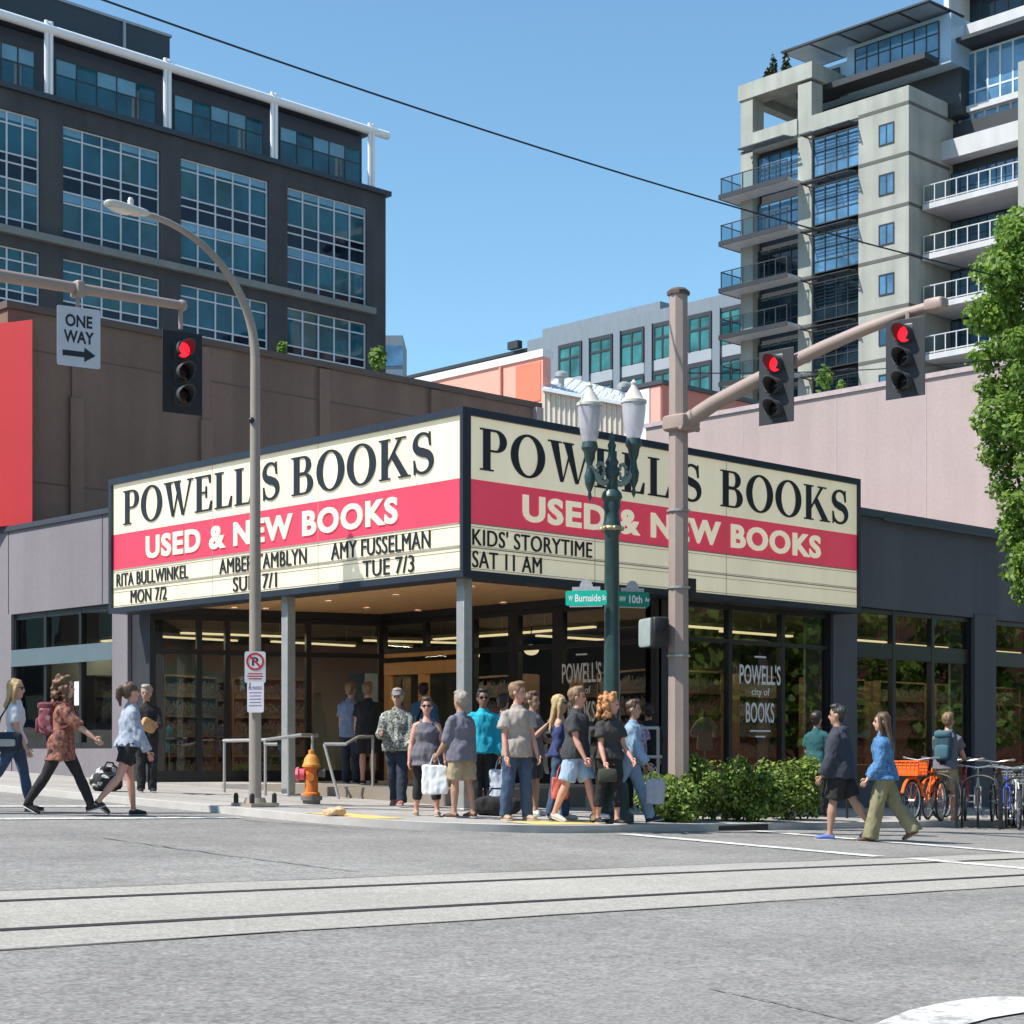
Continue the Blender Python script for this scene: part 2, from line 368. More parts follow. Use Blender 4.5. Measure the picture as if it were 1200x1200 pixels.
def glyph(c):
    """list of ccw polygons, advance width; cap height 1"""
    if c == 'P': return stem(.09) + [bowl(.09 + SW, 1, .46, .62, .15)], .66
    if c == 'B': return stem(.09) + [bowl(.09 + SW, 1, .53, .60, .14), bowl(.09 + SW, .545, 0, .66, .155)], .72
    if c == 'O':
        o = arc(.41, .5, .40, .53, 0, 360, 36)[:-1]; i = arc(.41, .5, .235, .475, 0, 360, 36)[:-1]
        return [('ring', o, i)], .84
    if c == 'E': return stem(.09) + [rect(.09 + SW, .56, 1 - SH, 1), [(.56, 1), (.53, .78), (.56, .78)][::1] if 0 else [(.50, 1 - SH), (.545, .76), (.575, .76), (.575, 1), (.56, 1), (.56, 1 - SH)],
                                     rect(.09 + SW, .44, .5, .5 + SH), [(.41, .36), (.44, .36), (.44, .69), (.41, .69), (.40, .55), (.40, .5)],
                                     rect(.09 + SW, .58, 0, SH), [(.52, SH), (.58, SH), (.58, 0), (.60, 0), (.62, .27), (.59, .27)]], .66
    if c == 'L': return stem(.09) + [rect(.09 + SW, .57, 0, SH), [(.50, SH), (.57, SH), (.57, 0), (.585, 0), (.61, .30), (.58, .30)]], .64
    if c == 'K': return stem(.09) + [[(.09 + SW, .40), (.09 + SW, .33), (.62, .96), (.55, .96)], [(.33, .56), (.62, .04), (.80, .04), (.43, .68)],
                                     rect(.46, .74, .96, 1), rect(.54, .86, 0, .04)], .86
    if c == 'W':
        a = [[(.07, .96), (.30, 0), (.36, 0), (.36, .06), (.24, .96)], [(.36, .06), (.36, 0), (.56, .80), (.525, .80)] ,
             [(.40, .96), (.67, 0), (.73, 0), (.73, .06), (.57, .96)], [(.73, .06), (.73, 0), (1.0, .96), (.955, .96)],
             rect(0, .32, .96, 1), rect(.36, .62, .96, 1), rect(.87, 1.08, .96, 1)]
        return a, 1.08
    if c == 'S':
        cl = arc(.28, .755, .20, .22, 32, 262, 18) + arc(.28, .265, .22, .24, 82, -150, 18)
        n = len(cl); ws = [.022 + .072 * math.exp(-(((i / (n - 1)) - .5) / .17) ** 2) + .012 for i in range(n)]
        return [ribbon(cl, ws), [(.42, .86), (.455, .66), (.485, .66), (.47, 1.0), (.45, 1.0)], [(.05, 0), (.07, 0), (.11, .16), (.065, .36), (.04, .36)]], .56
    if c == "'": return [[(.06, .98), (.08, .70), (.11, .70), (.17, .98)]], .2
    return [], .34
def serif(mb, text, o, u, v, n, w_, h_, depth=.012):
    o, u, v, n = Vector(o), Vector(u), Vector(v), Vector(n)
    tot = sum(glyph(c)[1] for c in text) + .05 * (len(text) - 1); x = 0; sx = w_ / tot; k = 0
    for c in text:
        polys, adv = glyph(c)
        for pg in polys:
            k += 1; dp = depth + .0006 * (k % 4)
            if pg[0] == 'ring':
                _, a, b = pg; m = len(a); V = []
                for zz in (dp, 0):
                    for ring in (a, b): V += [o + u * ((x + p[0]) * sx) + v * (p[1] * h_) + n * zz for p in ring]
                F = []
                for i in range(m):
                    j = (i + 1) % m
                    F += [(i, j, m + j, m + i), (2 * m + i, i, j, 2 * m + j)[::-1], (m + i, m + j, 3 * m + j, 3 * m + i)]
                mb.add(V, F)
            else: mb.prism([((x + p[0]) * sx, p[1] * h_) for p in pg], o, u, v, n, dp)
        x += adv + .05
    return mb
# ------------------------------------------------------------------ foliage
def leaves(mb, clumps, n, size, rng, up=.35):
    """n leaf faces spread through ellipsoid clumps (c, r), denser towards each surface"""
    vol = [r[0] * r[1] * r[2] for c, r in clumps]; tot = sum(vol)
    for (c, r), vv in zip(clumps, vol):
        for _ in range(int(n * vv / tot) + 1):
            d = Vector((rng.gauss(0, 1), rng.gauss(0, 1), rng.gauss(0, 1))).normalized(); q = rng.random() ** .4 * rng.uniform(.9, 1.12)
            p = Vector(c) + Vector((d.x * r[0], d.y * r[1], d.z * r[2])) * q
            nn = (d + Vector((rng.gauss(0, .7), rng.gauss(0, .7), rng.gauss(0, .6) + up))).normalized()
            a = nn.cross(Vector((rng.gauss(0, 1), rng.gauss(0, 1), rng.gauss(0, 1)))).normalized(); b = nn.cross(a); s = size * rng.uniform(.6, 1.35)
            mb.add([p - a * s * .5, p - a * s * .12 + b * s * .33 + nn * s * .05, p + a * s * .25 + b * s * .25, p + a * s * .6 - nn * s * .08, p + a * s * .25 - b * s * .25, p - a * s * .12 - b * s * .33 + nn * s * .05],
                   [(0, 1, 2, 3, 4, 5)])
    return mb
# ================================================================== materials
M = dict(
 asphalt=asphalt('asphalt', (.243, .232, .219), .17, .29, 46),
 slab=asphalt('track_concrete', (.37, .35, .315), .09, .22, 60),
 walk=asphalt('pavement_concrete', (.375, .35, .325), .14, .12, 60),
 kerb=mat('kerb_stone', (.50, .48, .45), .85, .12, 3, .1),
 paint=wornpaint('road_paint', (.66, .66, .63), (.33, .32, .30)),
 yellow=mat('tactile_yellow', (.72, .50, .16), .8, .12, 8),
 rail=mat('rail_steel', (.045, .042, .045), .45, .2, 6, metal=.4),
 seam=mat('tar_seam', (.135, .13, .128), .85, .2, 3),
 lav=weathered('lavender_paint', (.215, .195, .212), .75, .09, .08),
 char=weathered('charcoal_paint', (.112, .115, .135), .65, .12, .08),  # same lavender paint, with the shade put into its colour
 black=mat('black_frame', (.012, .013, .015), .4, .15, 5),
 dgrey=mat('dark_coping', (.045, .052, .065), .5, .1, 4),
 wood=mat('soffit_wood', (.78, .46, .21), .55, .14, 2.2, stretch=(1, 9, 1)),
 doorwood=mat('door_wood', (.74, .37, .13), .5, .14, 3, stretch=(6, 6, .8)),
 steel=mat('galvanised_steel', (.42, .43, .42), .45, .1, 6, metal=.5),
 mauve=weathered('mauve_paint', (.405, .315, .30), .85, .07, .05),
 brown=weathered('brown_paint', (.215, .135, .10), .85, .13, .10),  # mauve paint darkened to brown, shade carried in the colour
 brownd=mat('brown_joint', (.125, .085, .07), .85, .06, .4),
 red=mat('red_paint', (.52, .022, .026), .7, .05, .8),
 roofing=mat('roof_membrane', (.32, .32, .31), .9, .15, .5),
 navy=mat('sign_frame_navy', (.018, .026, .04), .45, .1, 4),
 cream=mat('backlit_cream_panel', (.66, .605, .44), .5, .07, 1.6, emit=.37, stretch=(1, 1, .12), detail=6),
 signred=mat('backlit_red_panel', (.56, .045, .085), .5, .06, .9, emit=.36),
 ink=mat('sign_letter_navy', (.012, .016, .025), .5, .1, 5),
 signcream=mat('sign_letter_cream', (.70, .64, .47), .5, .03, 2, emit=.40),
 white=mat('white_paint', (.72, .72, .72), .5, .05, 3),
 ofbrick=weathered('dark_brick', (.066, .066, .072), .88, .12, .16),
 ofdark=mat('dark_cladding', (.035, .045, .062), .6, .1, .3),
 ofledge=mat('office_ledge', (.20, .21, .20), .8, .1, 1),
 mull=mat('pale_mullion', (.55, .60, .66), .5, .05, 2),
 pipe=mat('white_steel_pipe', (.78, .78, .80), .5, .04, 1),
 conc=weathered('tower_concrete', (.355, .36, .325), .88, .12, .10),
 groove=mat('concrete_groove', (.11, .11, .10), .9, .1, 1),
 twhite=weathered('tower_white_panel', (.52, .52, .53), .6, .08, .05),
 tdark=mat('tower_dark_metal', (.03, .033, .04), .5, .1, 1),
 solar=mat('solar_panel', (.22, .29, .36), .35, .15, .7),
 midgrey=mat('grey_cladding', (.185, .22, .26), .7, .08, .4, stretch=(1, 6, .3)),
 midlight=mat('pale_grey_band', (.33, .36, .40), .7, .05, .5),
 salmon=mat('salmon_brick', (.80, .36, .29), .9, .08, 1.5, fine=12),
 orange=mat('orange_patch', (.80, .20, .12), .9, .06, 1),
 beige=mat('corrugated_beige', (.62, .56, .47), .7, .09, 1.2, stretch=(9, 9, .2)),
 seamroof=mat('white_metal_roof', (.70, .74, .78), .45, .08, 1.5),
 redbrown=mat('dull_red_stucco', (.62, .22, .17), .9, .05, .8),
 inner=mat('shop_interior_wall', (.20, .22, .205), .9, .2, .6),
 innerfloor=mat('shop_floor', (.24, .20, .16), .7, .1, 1),
 books=patterned('book_spines', [(.13, .06, .045), (.06, .08, .10), (.17, .15, .11), (.06, .085, .065), (.10, .10, .10), (.15, .09, .06), (.04, .045, .06)], 26),
 shelf=mat('shelf_wood', (.16, .10, .055), .7, .15, 3),
 lampemit=emis('shop_lamp_glow', (1.0, .80, .45), .8),
 downl=emis('downlight_glow', (1.0, .85, .6), 5),
 led=emis('red_signal_glow', (1.0, .015, .03), 1.3),
)
GL = glass('shop_glass', (.72, .78, .76), 2.05, 0, .08)
GTEAL = sheen_glass('office_vision_glass', (.006, .078, .112), .7)
GSPAN = sheen_glass('office_spandrel_glass', (.007, .012, .028), .4)
GBLIND = mat('office_blind', (.15, .34, .48), .3, .25, .35)  # pale blue bands across the panes
GTEAL2 = sheen_glass('office_glass_with_lights', (.03, .10, .12), .5)  # lighter teal for panes picked at random
GBLUE = sheen_glass('tower_glass', (.07, .18, .31), 1.0, .02, .3)
GDARK = sheen_glass('tower_dark_glass', (.012, .024, .035), .5)
GGREEN = sheen_glass('grey_building_glass', (.035, .16, .16), .5)
GRAIL = glass('balcony_glass', (.60, .72, .76), 1.3)

# ================================================================== ground, road, pavement
H_S = EYE - gz(CAM.x, CAM.y); S_ = -.02 * FW.x + .033 * FW.y; T_ = -.02 * RT.x + .033 * RT.y
def G(px, py, walk=True, off=0):
    """the ground point of the photograph's pixel, on the pavement or road plane"""
    h = H_S if walk else H_S + RD
    d = h / ((py - HOR) / FPX + S_ + T_ * U(px)); p = P(px, d)
    p.z = gz(p.x, p.y) + off - (0 if walk else RD); return p
def sheet(name, pts, off, m, walk=False, th=.0, kind='structure'):
    mb = MB(); vv = [(x, y, gz(x, y) + off - (0 if walk else RD)) for x, y in pts]
    tri = tessellate_polygon([[Vector((x, y, 0)) for x, y in pts]]); mb.add(vv, [tuple(t) for t in tri])
    o = obj(name, mb, m); o['kind'] = kind; return o
A0, A1 = -220, 480
mb = MB(); n = 14
for i in range(n):
    for j in range(n):
        x0, x1 = A0 + (A1 - A0) * i / n, A0 + (A1 - A0) * (i + 1) / n; y0, y1 = A0 + (A1 - A0) * j / n, A0 + (A1 - A0) * (j + 1) / n
        mb.add([(x, y, gz(x, y) - RD) for x, y in ((x0, y0), (x1, y0), (x1, y1), (x0, y1))], [(0, 1, 2, 3)])
obj('road', mb, M['asphalt'])['kind'] = 'structure'
sheet('tram_track_bed', [(-60, -10.62), (90, -10.62), (90, -7.75), (-60, -7.75)], .004, M['slab'])
mb = MB()
for yc in (-8.40, -9.86):
    for a, b, z in ((-.055, .055, .008),):
        for k in range(12):
            x0, x1 = -60 + 12.5 * k, -60 + 12.5 * (k + 1)
            mb.add([(x, y, gz(x, y) - RD + z) for x, y in ((x0, yc + a), (x1, yc + a), (x1, yc + b), (x0, yc + b))], [(0, 1, 2, 3)])
obj('tram_rails', mb, M['rail'])['kind'] = 'structure'
mb = MB()   # construction joints beside the track slab and cracks sealed with tar
def crack(pts, w_, off=.0075):
    for i in range(len(pts) - 1):
        a, b = Vector((*pts[i], 0)), Vector((*pts[i + 1], 0)); u = (b - a).normalized(); nn = Vector((-u.y, u.x, 0)) * w_ * rnd.uniform(.6, 1.3) / 2
        q = [a - nn, b - nn, b + nn, a + nn]; mb.add([(p.x, p.y, gz(p.x, p.y) - RD + off) for p in q], [(0, 1, 2, 3)])
for yy in (-10.62, -7.75):
    crack([(-40 + i * .8, yy + rnd.uniform(-.03, .03)) for i in range(110)], .028)
def icrack(pp, w_):
    pts = []
    for (a, b) in zip(pp[:-1], pp[1:]):
        for k in range(8):
            t = k / 8; q = G(a[0] + (b[0] - a[0]) * t, a[1] + (b[1] - a[1]) * t + rnd.uniform(-.6, .6), False); pts.append((q.x, q.y))
    q = G(*pp[-1], False); pts.append((q.x, q.y)); crack(pts, w_)
icrack([(120, 982), (200, 994), (330, 1011), (420, 1022)], .03)
icrack([(830, 1160), (880, 1170), (940, 1184), (1000, 1198)], .014)
icrack([(240, 958), (420, 972), (600, 979)], .03)
obj('road_cracks', mb, M['seam'])['kind'] = 'structure'
# pavement slab with its kerb
def walk_outline(off=0):
    a = [(KX + off, 90)] + [(KX + KR + (KR - off) * math.cos(R(t)), KY + KR + (KR - off) * math.sin(R(t))) for t in range(180, 271, 6)] + [(110, KY + off)]
    return a
out = walk_outline(); inn = walk_outline(.16)
mb = MB(); pts = inn + [(110, 90)]
tri = tessellate_polygon([[Vector((x, y, 0)) for x, y in pts]]); mb.add([(x, y, gz(x, y)) for x, y in pts], [tuple(t) for t in tri])
obj('pavement', mb, M['walk'])['kind'] = 'structure'
mb = MB(); k = len(out)
mb.add([(x, y, gz(x, y) + .003) for x, y in out] + [(x, y, gz(x, y) + .003) for x, y in inn] + [(x, y, gz(x, y) - .2) for x, y in out],
       [(i, i + 1, k + i + 1, k + i) for i in range(k - 1)] + [(2 * k + i, 2 * k + i + 1, i + 1, i) for i in range(k - 1)])
obj('kerb', mb, M['kerb'], sharp=50)['kind'] = 'structure'
mb = MB()   # score lines of the pavement flags
def score(a, b, w_=.018):
    a, b = Vector((*a, 0)), Vector((*b, 0)); u = (b - a).normalized(); nn = Vector((-u.y, u.x, 0)) * w_ / 2
    q = [a - nn, b - nn, b + nn, a + nn]; mb.add([(p.x, p.y, gz(p.x, p.y) + .004) for p in q], [(0, 1, 2, 3)])
for i in range(30): score((KX + .17 if i > 2 else -2.4, i * 1.2 - 1.0), (.5, i * 1.2 - 1.0))
for i in range(28): score((i * 1.2 - 1.0, KY + .17), (i * 1.2 - 1.0, .5))
for v_ in (-2.4, -1.2, 0): score((v_, -.6), (v_, 40)); score((-.6, v_), (40, v_))
obj('pavement_joints', mb, mat('joint_grime', (.22, .205, .19), .9, .1, 3))['kind'] = 'structure'
def pads(px, name='tactile_strip'):
    q = [G(a, b, True, .006) for a, b in px]; mb = MB(); mb.add(q, [tuple(range(len(q)))]); o = obj(name, mb, M['yellow']); o['kind'] = 'structure'
def pad(a):
    mb = MB(); mb.add([(x, y, gz(x, y) + .007) for x, y in a], [tuple(range(len(a)))]); o = obj('tactile_strip', mb, M['yellow']); o['kind'] = 'structure'
pad([(KX + .2, -1.75), (KX + .2, -.45), (KX + .85, -.45), (KX + .85, -1.75)][::-1]); pad([(-1.6, KY + .2), (-.2, KY + .2), (-.2, KY + .85), (-1.6, KY + .85)])
# crossing lines, patched and worn
def stripe(name, x0, x1, y0, y1):
    mb = MB(); nseg = 14; L_, R_ = [], []
    along_y = abs(y1 - y0) > abs(x1 - x0)
    for i in range(nseg + 1):
        t = i / nseg; j = rnd.uniform(-.015, .015); k2 = rnd.uniform(-.015, .015)
        if along_y: L_.append((x0 + j, y0 + (y1 - y0) * t)); R_.append((x1 + k2, y0 + (y1 - y0) * t))
        else: L_.append((x0 + (x1 - x0) * t, y0 + j)); R_.append((x0 + (x1 - x0) * t, y1 + k2))
    V = [(x, y, gz(x, y) - RD + .0095) for x, y in L_ + R_]; mb.add(V, [(i, i + 1, nseg + 2 + i, nseg + 1 + i) for i in range(nseg)])
    obj(name, mb, M['paint'])['kind'] = 'structure'
stripe('crossing_line', -.72, -.42, KY - .35, -7.6); stripe('crossing_line', -.55, -.25, -7.9, -16)
stripe('crossing_line', 2.15, 2.45, KY - .2, -12)
stripe('crossing_line', -14, KX - .4, .05, .35); stripe('crossing_line', -14, KX - .3, 2.75, 3.05)
q = [G(a, b, False, .0095) for a, b in [(1015, 1206), (1040, 1196), (1066, 1186), (1100, 1178), (1140, 1171.5), (1175, 1169.5), (1215, 1171), (1215, 1186), (1160, 1195), (1120, 1206)]]
mb = MB(); tri = tessellate_polygon([[Vector((p.x, p.y, 0)) for p in q]]); mb.add(q, [tuple(t) for t in tri]); obj('stop_line', mb, M['paint'])['kind'] = 'structure'
q = [G(a, b, False, .003) for a, b in [(560, 1230), (610, 1180), (690, 1160), (790, 1150), (850, 1163), (905, 1185), (940, 1230)]]
mb = MB(); tri = tessellate_polygon([[Vector((p.x, p.y, 0)) for p in q]]); mb.add(q, [tuple(t) for t in tri]); obj('road_patch', mb, asphalt('patched_asphalt', (.242, .233, .224), .10, .26, 60))['kind'] = 'structure'
# storm drain in the right kerb
p = G(958, 972, True); mb = MB(); mb.box(p.x - .55, p.x + .55, KY - .012, KY + .1, gz(p.x, KY) - .115, gz(p.x, KY) - .02)
ot = obj('storm_drain', mb, M['black'], origin=(p.x, KY, gz(p.x, KY) - RD)); props(ot, 'dark storm drain inlet set in the kerb right of the shrubs', 'drain')
p2 = G(905, 974, False)

# ================================================================== bookstore (one storey corner block)
NA, NB, NC = (.55, 9.25), (4.9, 7.7), (4.9, .5)     # the recessed entrance: left end, inner corner, right end
PLAT[:] = [NA, NB, NC, (4.1, .5), (2.6, 4.2), (.55, 6.9)]
shop = thing('bookstore_building', 'low lavender and charcoal corner bookshop with recessed glass entrance and wood soffit', 'building', (2, 2, 0))
ZT = 3.42
def onl(px, p0, p1):
    """distance from p0 along the plan line p0>p1 where the photograph's column px meets it"""
    p0 = Vector((*p0, 0)); p1 = Vector((*p1, 0)); u = (p1 - p0).normalized(); r = FW + RT * U(px); c = Vector((CAM.x, CAM.y, 0))
    den = u.x * r.y - u.y * r.x; w_ = c - p0
    return (w_.x * r.y - w_.y * r.x) / den
def glazing(p0, p1, z0, z1, vs_, hs, parent, vw=.09, depth=.12, ends=True, hw=.09, name='window', gm=None):
    """framed glazing along a plan line: mullions at distances vs_, transoms at heights hs, and one pane behind"""
    p0v = Vector((*p0, 0)); p1v = Vector((*p1, 0)); L_ = (p1v - p0v).length; u = (p1v - p0v) / L_
    fr = MB()
    def at(d): q = p0v + u * d; return (q.x, q.y)
    vv = sorted(([vw / 2, L_ - vw / 2] if ends else []) + list(vs_))
    for d in vv: fr.wall(at(d - vw / 2), at(d + vw / 2), -depth / 2, depth / 2, z0, z1)
    for a, b in zip(vv[:-1], vv[1:]):
        for h, t in [(z0 + hw / 2, hw), (z1 - hw / 2, hw)] + [(h if hasattr(h, '__len__') else (h, hw)) for h in hs]:
            fr.wall(at(a + vw / 2), at(b - vw / 2), -depth / 2 + .004, depth / 2 - .004, h - t / 2, h + t / 2)
    f = obj(name, fr, M['black'], parent)
    pn = MB(); q0 = p0v; q1 = p1v
    pn.add([(q0.x, q0.y, z0), (q1.x, q1.y, z0), (q1.x, q1.y, z1), (q0.x, q0.y, z1)], [(0, 1, 2, 3)])
    obj('pane', pn, gm or GL, f, fixn=False); return f
XF, YF = .5, .5     # front wall planes
# left storefront (faces -X)
yL = [YonX(px, XF) for px in (-190, -40, 13, 15, 133, 151)]
W = MB(); F2 = MB(); B2 = MB()
def wl(mb, ya, yb, z0, z1, o0=-.3, o1=0.): mb.wall((XF, ya), (XF, yb), o0, o1, z0, z1)
wl(F2, 30, 9.6, 3.70, 5.42); wl(W, 30, yL[2], .0, 3.70); W2 = MB(); wl(W2, yL[4], yL[5], .0, 3.70, -.3, .03)
wl(B2, yL[2], yL[4], .05, .93, -.3, -.02)
cop = MB(); wl(cop, 30, 9.6, 5.42, 5.52, -.5, .05); obj('coping', cop, M['dgrey'], shop); cop = MB()
glazing((XF - .0 + .12, yL[2]), (XF + .12, yL[4]), .93, 3.70, [onl(px, (XF + .12, yL[2]), (XF + .12, yL[4])) for px in (56, 97)], [], shop, hw=.12)
sp = MB(); sp.wall((XF, yL[2]), (XF, yL[4]), -.08, .0, 2.62, 2.96); 
obj('spandrel', sp, mat('teal_spandrel', (.11, .155, .175), .4, .06, 2), shop)
for px in (10, 120): 
    y = YonX(px, XF); cj = MB(); cj.wall((XF, y + .012), (XF, y - .012), 0, .006, 3.72, 5.40); obj('wall_joint', cj, M['dgrey'], shop)
obj('pier', W, M['lav'], shop); obj('pier', W2, M['lav'], shop); obj('fascia', F2, M['lav'], shop); obj('base_wall', B2, M['lav'], shop)
J = MB(); J.wall((XF + .05, yL[5]), NA, -.3, 0, .0, 3.7); obj('door_jamb_wall', J, mat('dark_jamb', (.03, .032, .04), .6), shop)
# recessed entrance
vsL = [onl(px, NA, NB) for px in (233, 266, 361)]
glazing(NA, NB, .42, ZT, vsL, [(2.74, .09)], shop, vw=.10)
plinth = MB(); plinth.wall(NA, NB, -.1, .06, .2, .42); obj('plinth', plinth, M['black'], shop); plinth = MB(); plinth.wall((NC[0], YonX(604, NC[0])), NC, -.1, .06, .0, .38)
obj('plinth', plinth, M['black'], shop)
dpx = [YonX(px, 4.9) for px in (455, 545, 560, 604, 656, 771)]
glazing((4.9, NB[1]), (4.9, dpx[1]), 2.78, ZT, [onl(500, (4.9, NB[1]), (4.9, dpx[1]))], [], shop)
glazing((4.9, dpx[1]), (4.9, dpx[3]), .32, ZT, [.25], [(2.74, .09)], shop, vw=.13)
glazing((4.9, dpx[3]), (4.9, dpx[4]), .38, ZT, [], [(2.74, .09)], shop, vw=.13)
glazing((4.9, dpx[4]), (4.9, .5), .38, ZT, [(dpx[4] - .5) * .55], [(2.74, .09)], shop, vw=.13)
door = MB(); dy0, dy1 = NB[1] - .1, dpx[1] + .03; dm = (dy0 + dy1) / 2
def dw(ya, yb, z0, z1, o=.05): door.wall((4.9, ya), (4.9, yb), -o, o, z0, z1)
dw(dy0, dy1, 2.70, 2.78); dw(dy0, dy1, 2.36, 2.60, .06); dw(dy0, dy0 - .16, .32, 2.36); dw(dy1 + .12, dy1, .32, 2.36); dw(dm + .12, dm - .12, .32, 2.36)
dw(dy0 - .16, dm + .12, .32, .6); dw(dm - .12, dy1 + .12, .32, .6)
do = obj('door', door, M['doorwood'], shop, bevel=.008)
dp = MB(); dp.add([(4.91, dy0, .32), (4.91, dy1, .32), (4.91, dy1, 2.36), (4.91, dy0, 2.36)], [(0, 1, 2, 3)]); dp.add([(4.91, dy0, 2.6), (4.91, dy1, 2.6), (4.91, dy1, 2.7), (4.91, dy0, 2.7)], [(0, 1, 2, 3)])
obj('pane', dp, GL, do, fixn=False)
hb = MB()
for s in (-.2, .2): hb.tube([(4.80, dm + s, .95), (4.80, dm + s, 1.5)], .018); hb.tube([(4.80, dm + s, 1.0), (4.86, dm + s, 1.0)], .012); hb.tube([(4.80, dm + s, 1.45), (4.86, dm + s, 1.45)], .012)
obj('handle', hb, M['steel'], do)
hd = MB(); hd.wall(NA, NB, -.12, .12, ZT, 3.56); hd.wall((4.9, NB[1]), NC, -.12, .12, ZT, 3.56); hd.wall(NC, (9.9, .5), -.12, .1, 3.44, 3.7)
obj('header_beam', hd, M['black'], shop)
# right storefront (faces -Y)
xs = {px: XonY(px, YF) for px in (772, 803, 805, 853, 915, 975, 1003, 1048, 1096, 1141, 1143, 1166)}
xs[1166] = XonY(1166, YF)
post = MB(); post.wall(NC, (xs[803], YF), -.3, 0, -.1, 3.7); obj('corner_post', post, mat('dark_jamb', (.03, .032, .04), .6), shop)
glazing((xs[803], YF + .1), (xs[975], YF + .1), .36, 3.44, [onl(px, (xs[803], YF + .1), (xs[975], YF + .1)) for px in (853, 915)], [(2.80, .07)], shop, vw=.1)
pr = MB(); pr.wall((xs[975], YF), (xs[1003], YF), -.3, 0.03, -.3, 3.7); x4 = xs[1166]; x5 = x4 + (x4 - xs[1143]) * .0 + 4.6
obj('pier', pr, M['char'], shop)
for a, b, z in ((xs[1141], xs[1166], -.4), (x5, x5 + 1.1, -.6), (x5 + 5.7, x5 + 12, -.8)): pr = MB(); pr.wall((a, YF), (b, YF), -.3, .03, z, 3.7); obj('pier', pr, M['char'], shop)
for a, b in ((xs[1003], xs[1141]), (xs[1166], x5), (x5 + 1.1, x5 + 5.7)):
    L3 = b - a
    glazing((a, YF + .12), (b, YF + .12), .30, 3.62, [L3 * .33, L3 * .66], [(2.82, .30)], shop, vw=.1)
for a, b, z, zt in ((xs[803], xs[975], -.3, .36), (xs[1003], xs[1141], -.4, .3), (xs[1166], x5, -.5, .3), (x5 + 1.1, x5 + 5.7, -.8, .3)): bw = MB(); bw.wall((a, YF), (b, YF), -.3, -.03, z, zt); obj('base_wall', bw, M['char'], shop)
fa = MB(); fa.wall((9.2, YF), (x5 + 12, YF), -.3, .0, 3.63, 5.36); obj('fascia', fa, M['char'], shop)
cop.wall((9.2, YF), (x5 + 12, YF), -.5, .08, 5.36, 5.5); cop.wall((XonY(1030, YF), YF - .09), (XonY(1175, YF), YF - .09), 0, .05, 5.30, 5.36)
obj('coping', cop, M['dgrey'], shop)
rf = MB(); XE = x5 + 12; rf.box(.8, XE, .8, 30, 5.30, 5.41); obj('roof', rf, M['roofing'], shop)
bk = MB(); bk.box(XE - .3, XE, .85, 30, -1.2, 5.29); bk.box(.85, XE - .35, 29.6, 29.9, -.5, 5.29); obj('rear_wall', bk, M['char'], shop)
# soffit with downlights
so_ = [(.47, .47), (4.9, .47), (4.9, 7.7), (.55, 9.25), (.47, 9.5)]
sf = MB(); sf.prism(so_, (0, 0, 3.56), (1, 0, 0), (0, 1, 0), (0, 0, 1), .1)
sfo = obj('soffit', sf, M['wood'], shop)
for px, y in ((312, 713), (385, 704), (402, 722), (464, 697), (490, 715), (553, 687), (590, 706), (275, 712), (352, 723), (430, 712)):
    d = 2.71 * FPX / (HOR - y); p = P(px, d)
    dl = MB(); dl.lathe([(.075, 0), (.075, .02), (.055, .02), (.05, .005)], (p.x, p.y, 3.536), 12); o = obj('downlight', dl, M['white'], sfo)
    dl = MB(); dl.lathe([(.045, 0), (.045, .004)], (p.x, p.y, 3.538), 12); obj('bulb', dl, M['downl'], o)
p = P(243, 2.66 * FPX / (HOR - 717)); cm = MB(); cm.ell((p.x, p.y, 3.49), (.11, .11, .10)); cm.lathe([(.13, 0), (.13, .05)], (p.x, p.y, 3.51), 14); obj('security_camera', cm, M['white'], shop)
# entrance floor and step
pf = MB(); pf.prism(PLAT, (0, 0, -.3), (1, 0, 0), (0, 1, 0), (0, 0, 1), .6); obj('entrance_floor', pf, M['walk'], shop)
st = MB(); st.prism([(.55, 6.9), (2.6, 4.2), (4.1, .5), (3.7, .5), (2.22, 4.05), (.55, 6.3)], (0, 0, -.3), (1, 0, 0), (0, 1, 0), (0, 0, 1), .45); obj('step', st, M['kerb'], shop)
co = []
for px, pt in ((543, (.24, .24)), (325, (.24, 4.55))):
    c = MB(); g = gz(*pt); c.box(pt[0] - .085, pt[0] + .085, pt[1] - .085, pt[1] + .085, g, 3.56); c.box(pt[0] - .15, pt[0] + .15, pt[1] - .15, pt[1] + .15, g, g + .025)
    obj('column', c, M['steel'], shop, bevel=.012)
# pale blinds at the right end of the windows, low display ledges and two posters
for a, b in ((xs[803], xs[975]), (xs[1003], xs[1141]), (xs[1166], x5)):
    q_ = MB(); q_.box(b - .52, b - .12, YF + .22, YF + .27, .40, 3.40); obj('side_blind', q_, mat('pale_green_blind', (.32, .46, .40), .7, .06, 3), shop)
    q_ = MB(); q_.box(a + .1, b - .6, YF + .25, YF + .75, .29, .62); obj('display_ledge', q_, mat('display_wood', (.42, .30, .15), .6, .12, 3), shop)
q_ = MB(); y_ = YonX(85, XF); q_.wall((XF + .10, y_ + .09), (XF + .10, y_ - .09), 0, .01, 1.78, 2.25); obj('poster', q_, M['white'], shop)
q_ = MB(); d_ = onl(440, NA, NB); u_ = (Vector((*NB, 0)) - Vector((*NA, 0))).normalized(); q0_ = Vector((*NA, 0)) + u_ * (d_ - .22); q1_ = Vector((*NA, 0)) + u_ * (d_ + .12); q_.wall((q0_.x, q0_.y), (q1_.x, q1_.y), .0, .012, 1.75, 2.4); obj('poster', q_, mat('pale_green_poster', (.42, .50, .46), .7), shop)
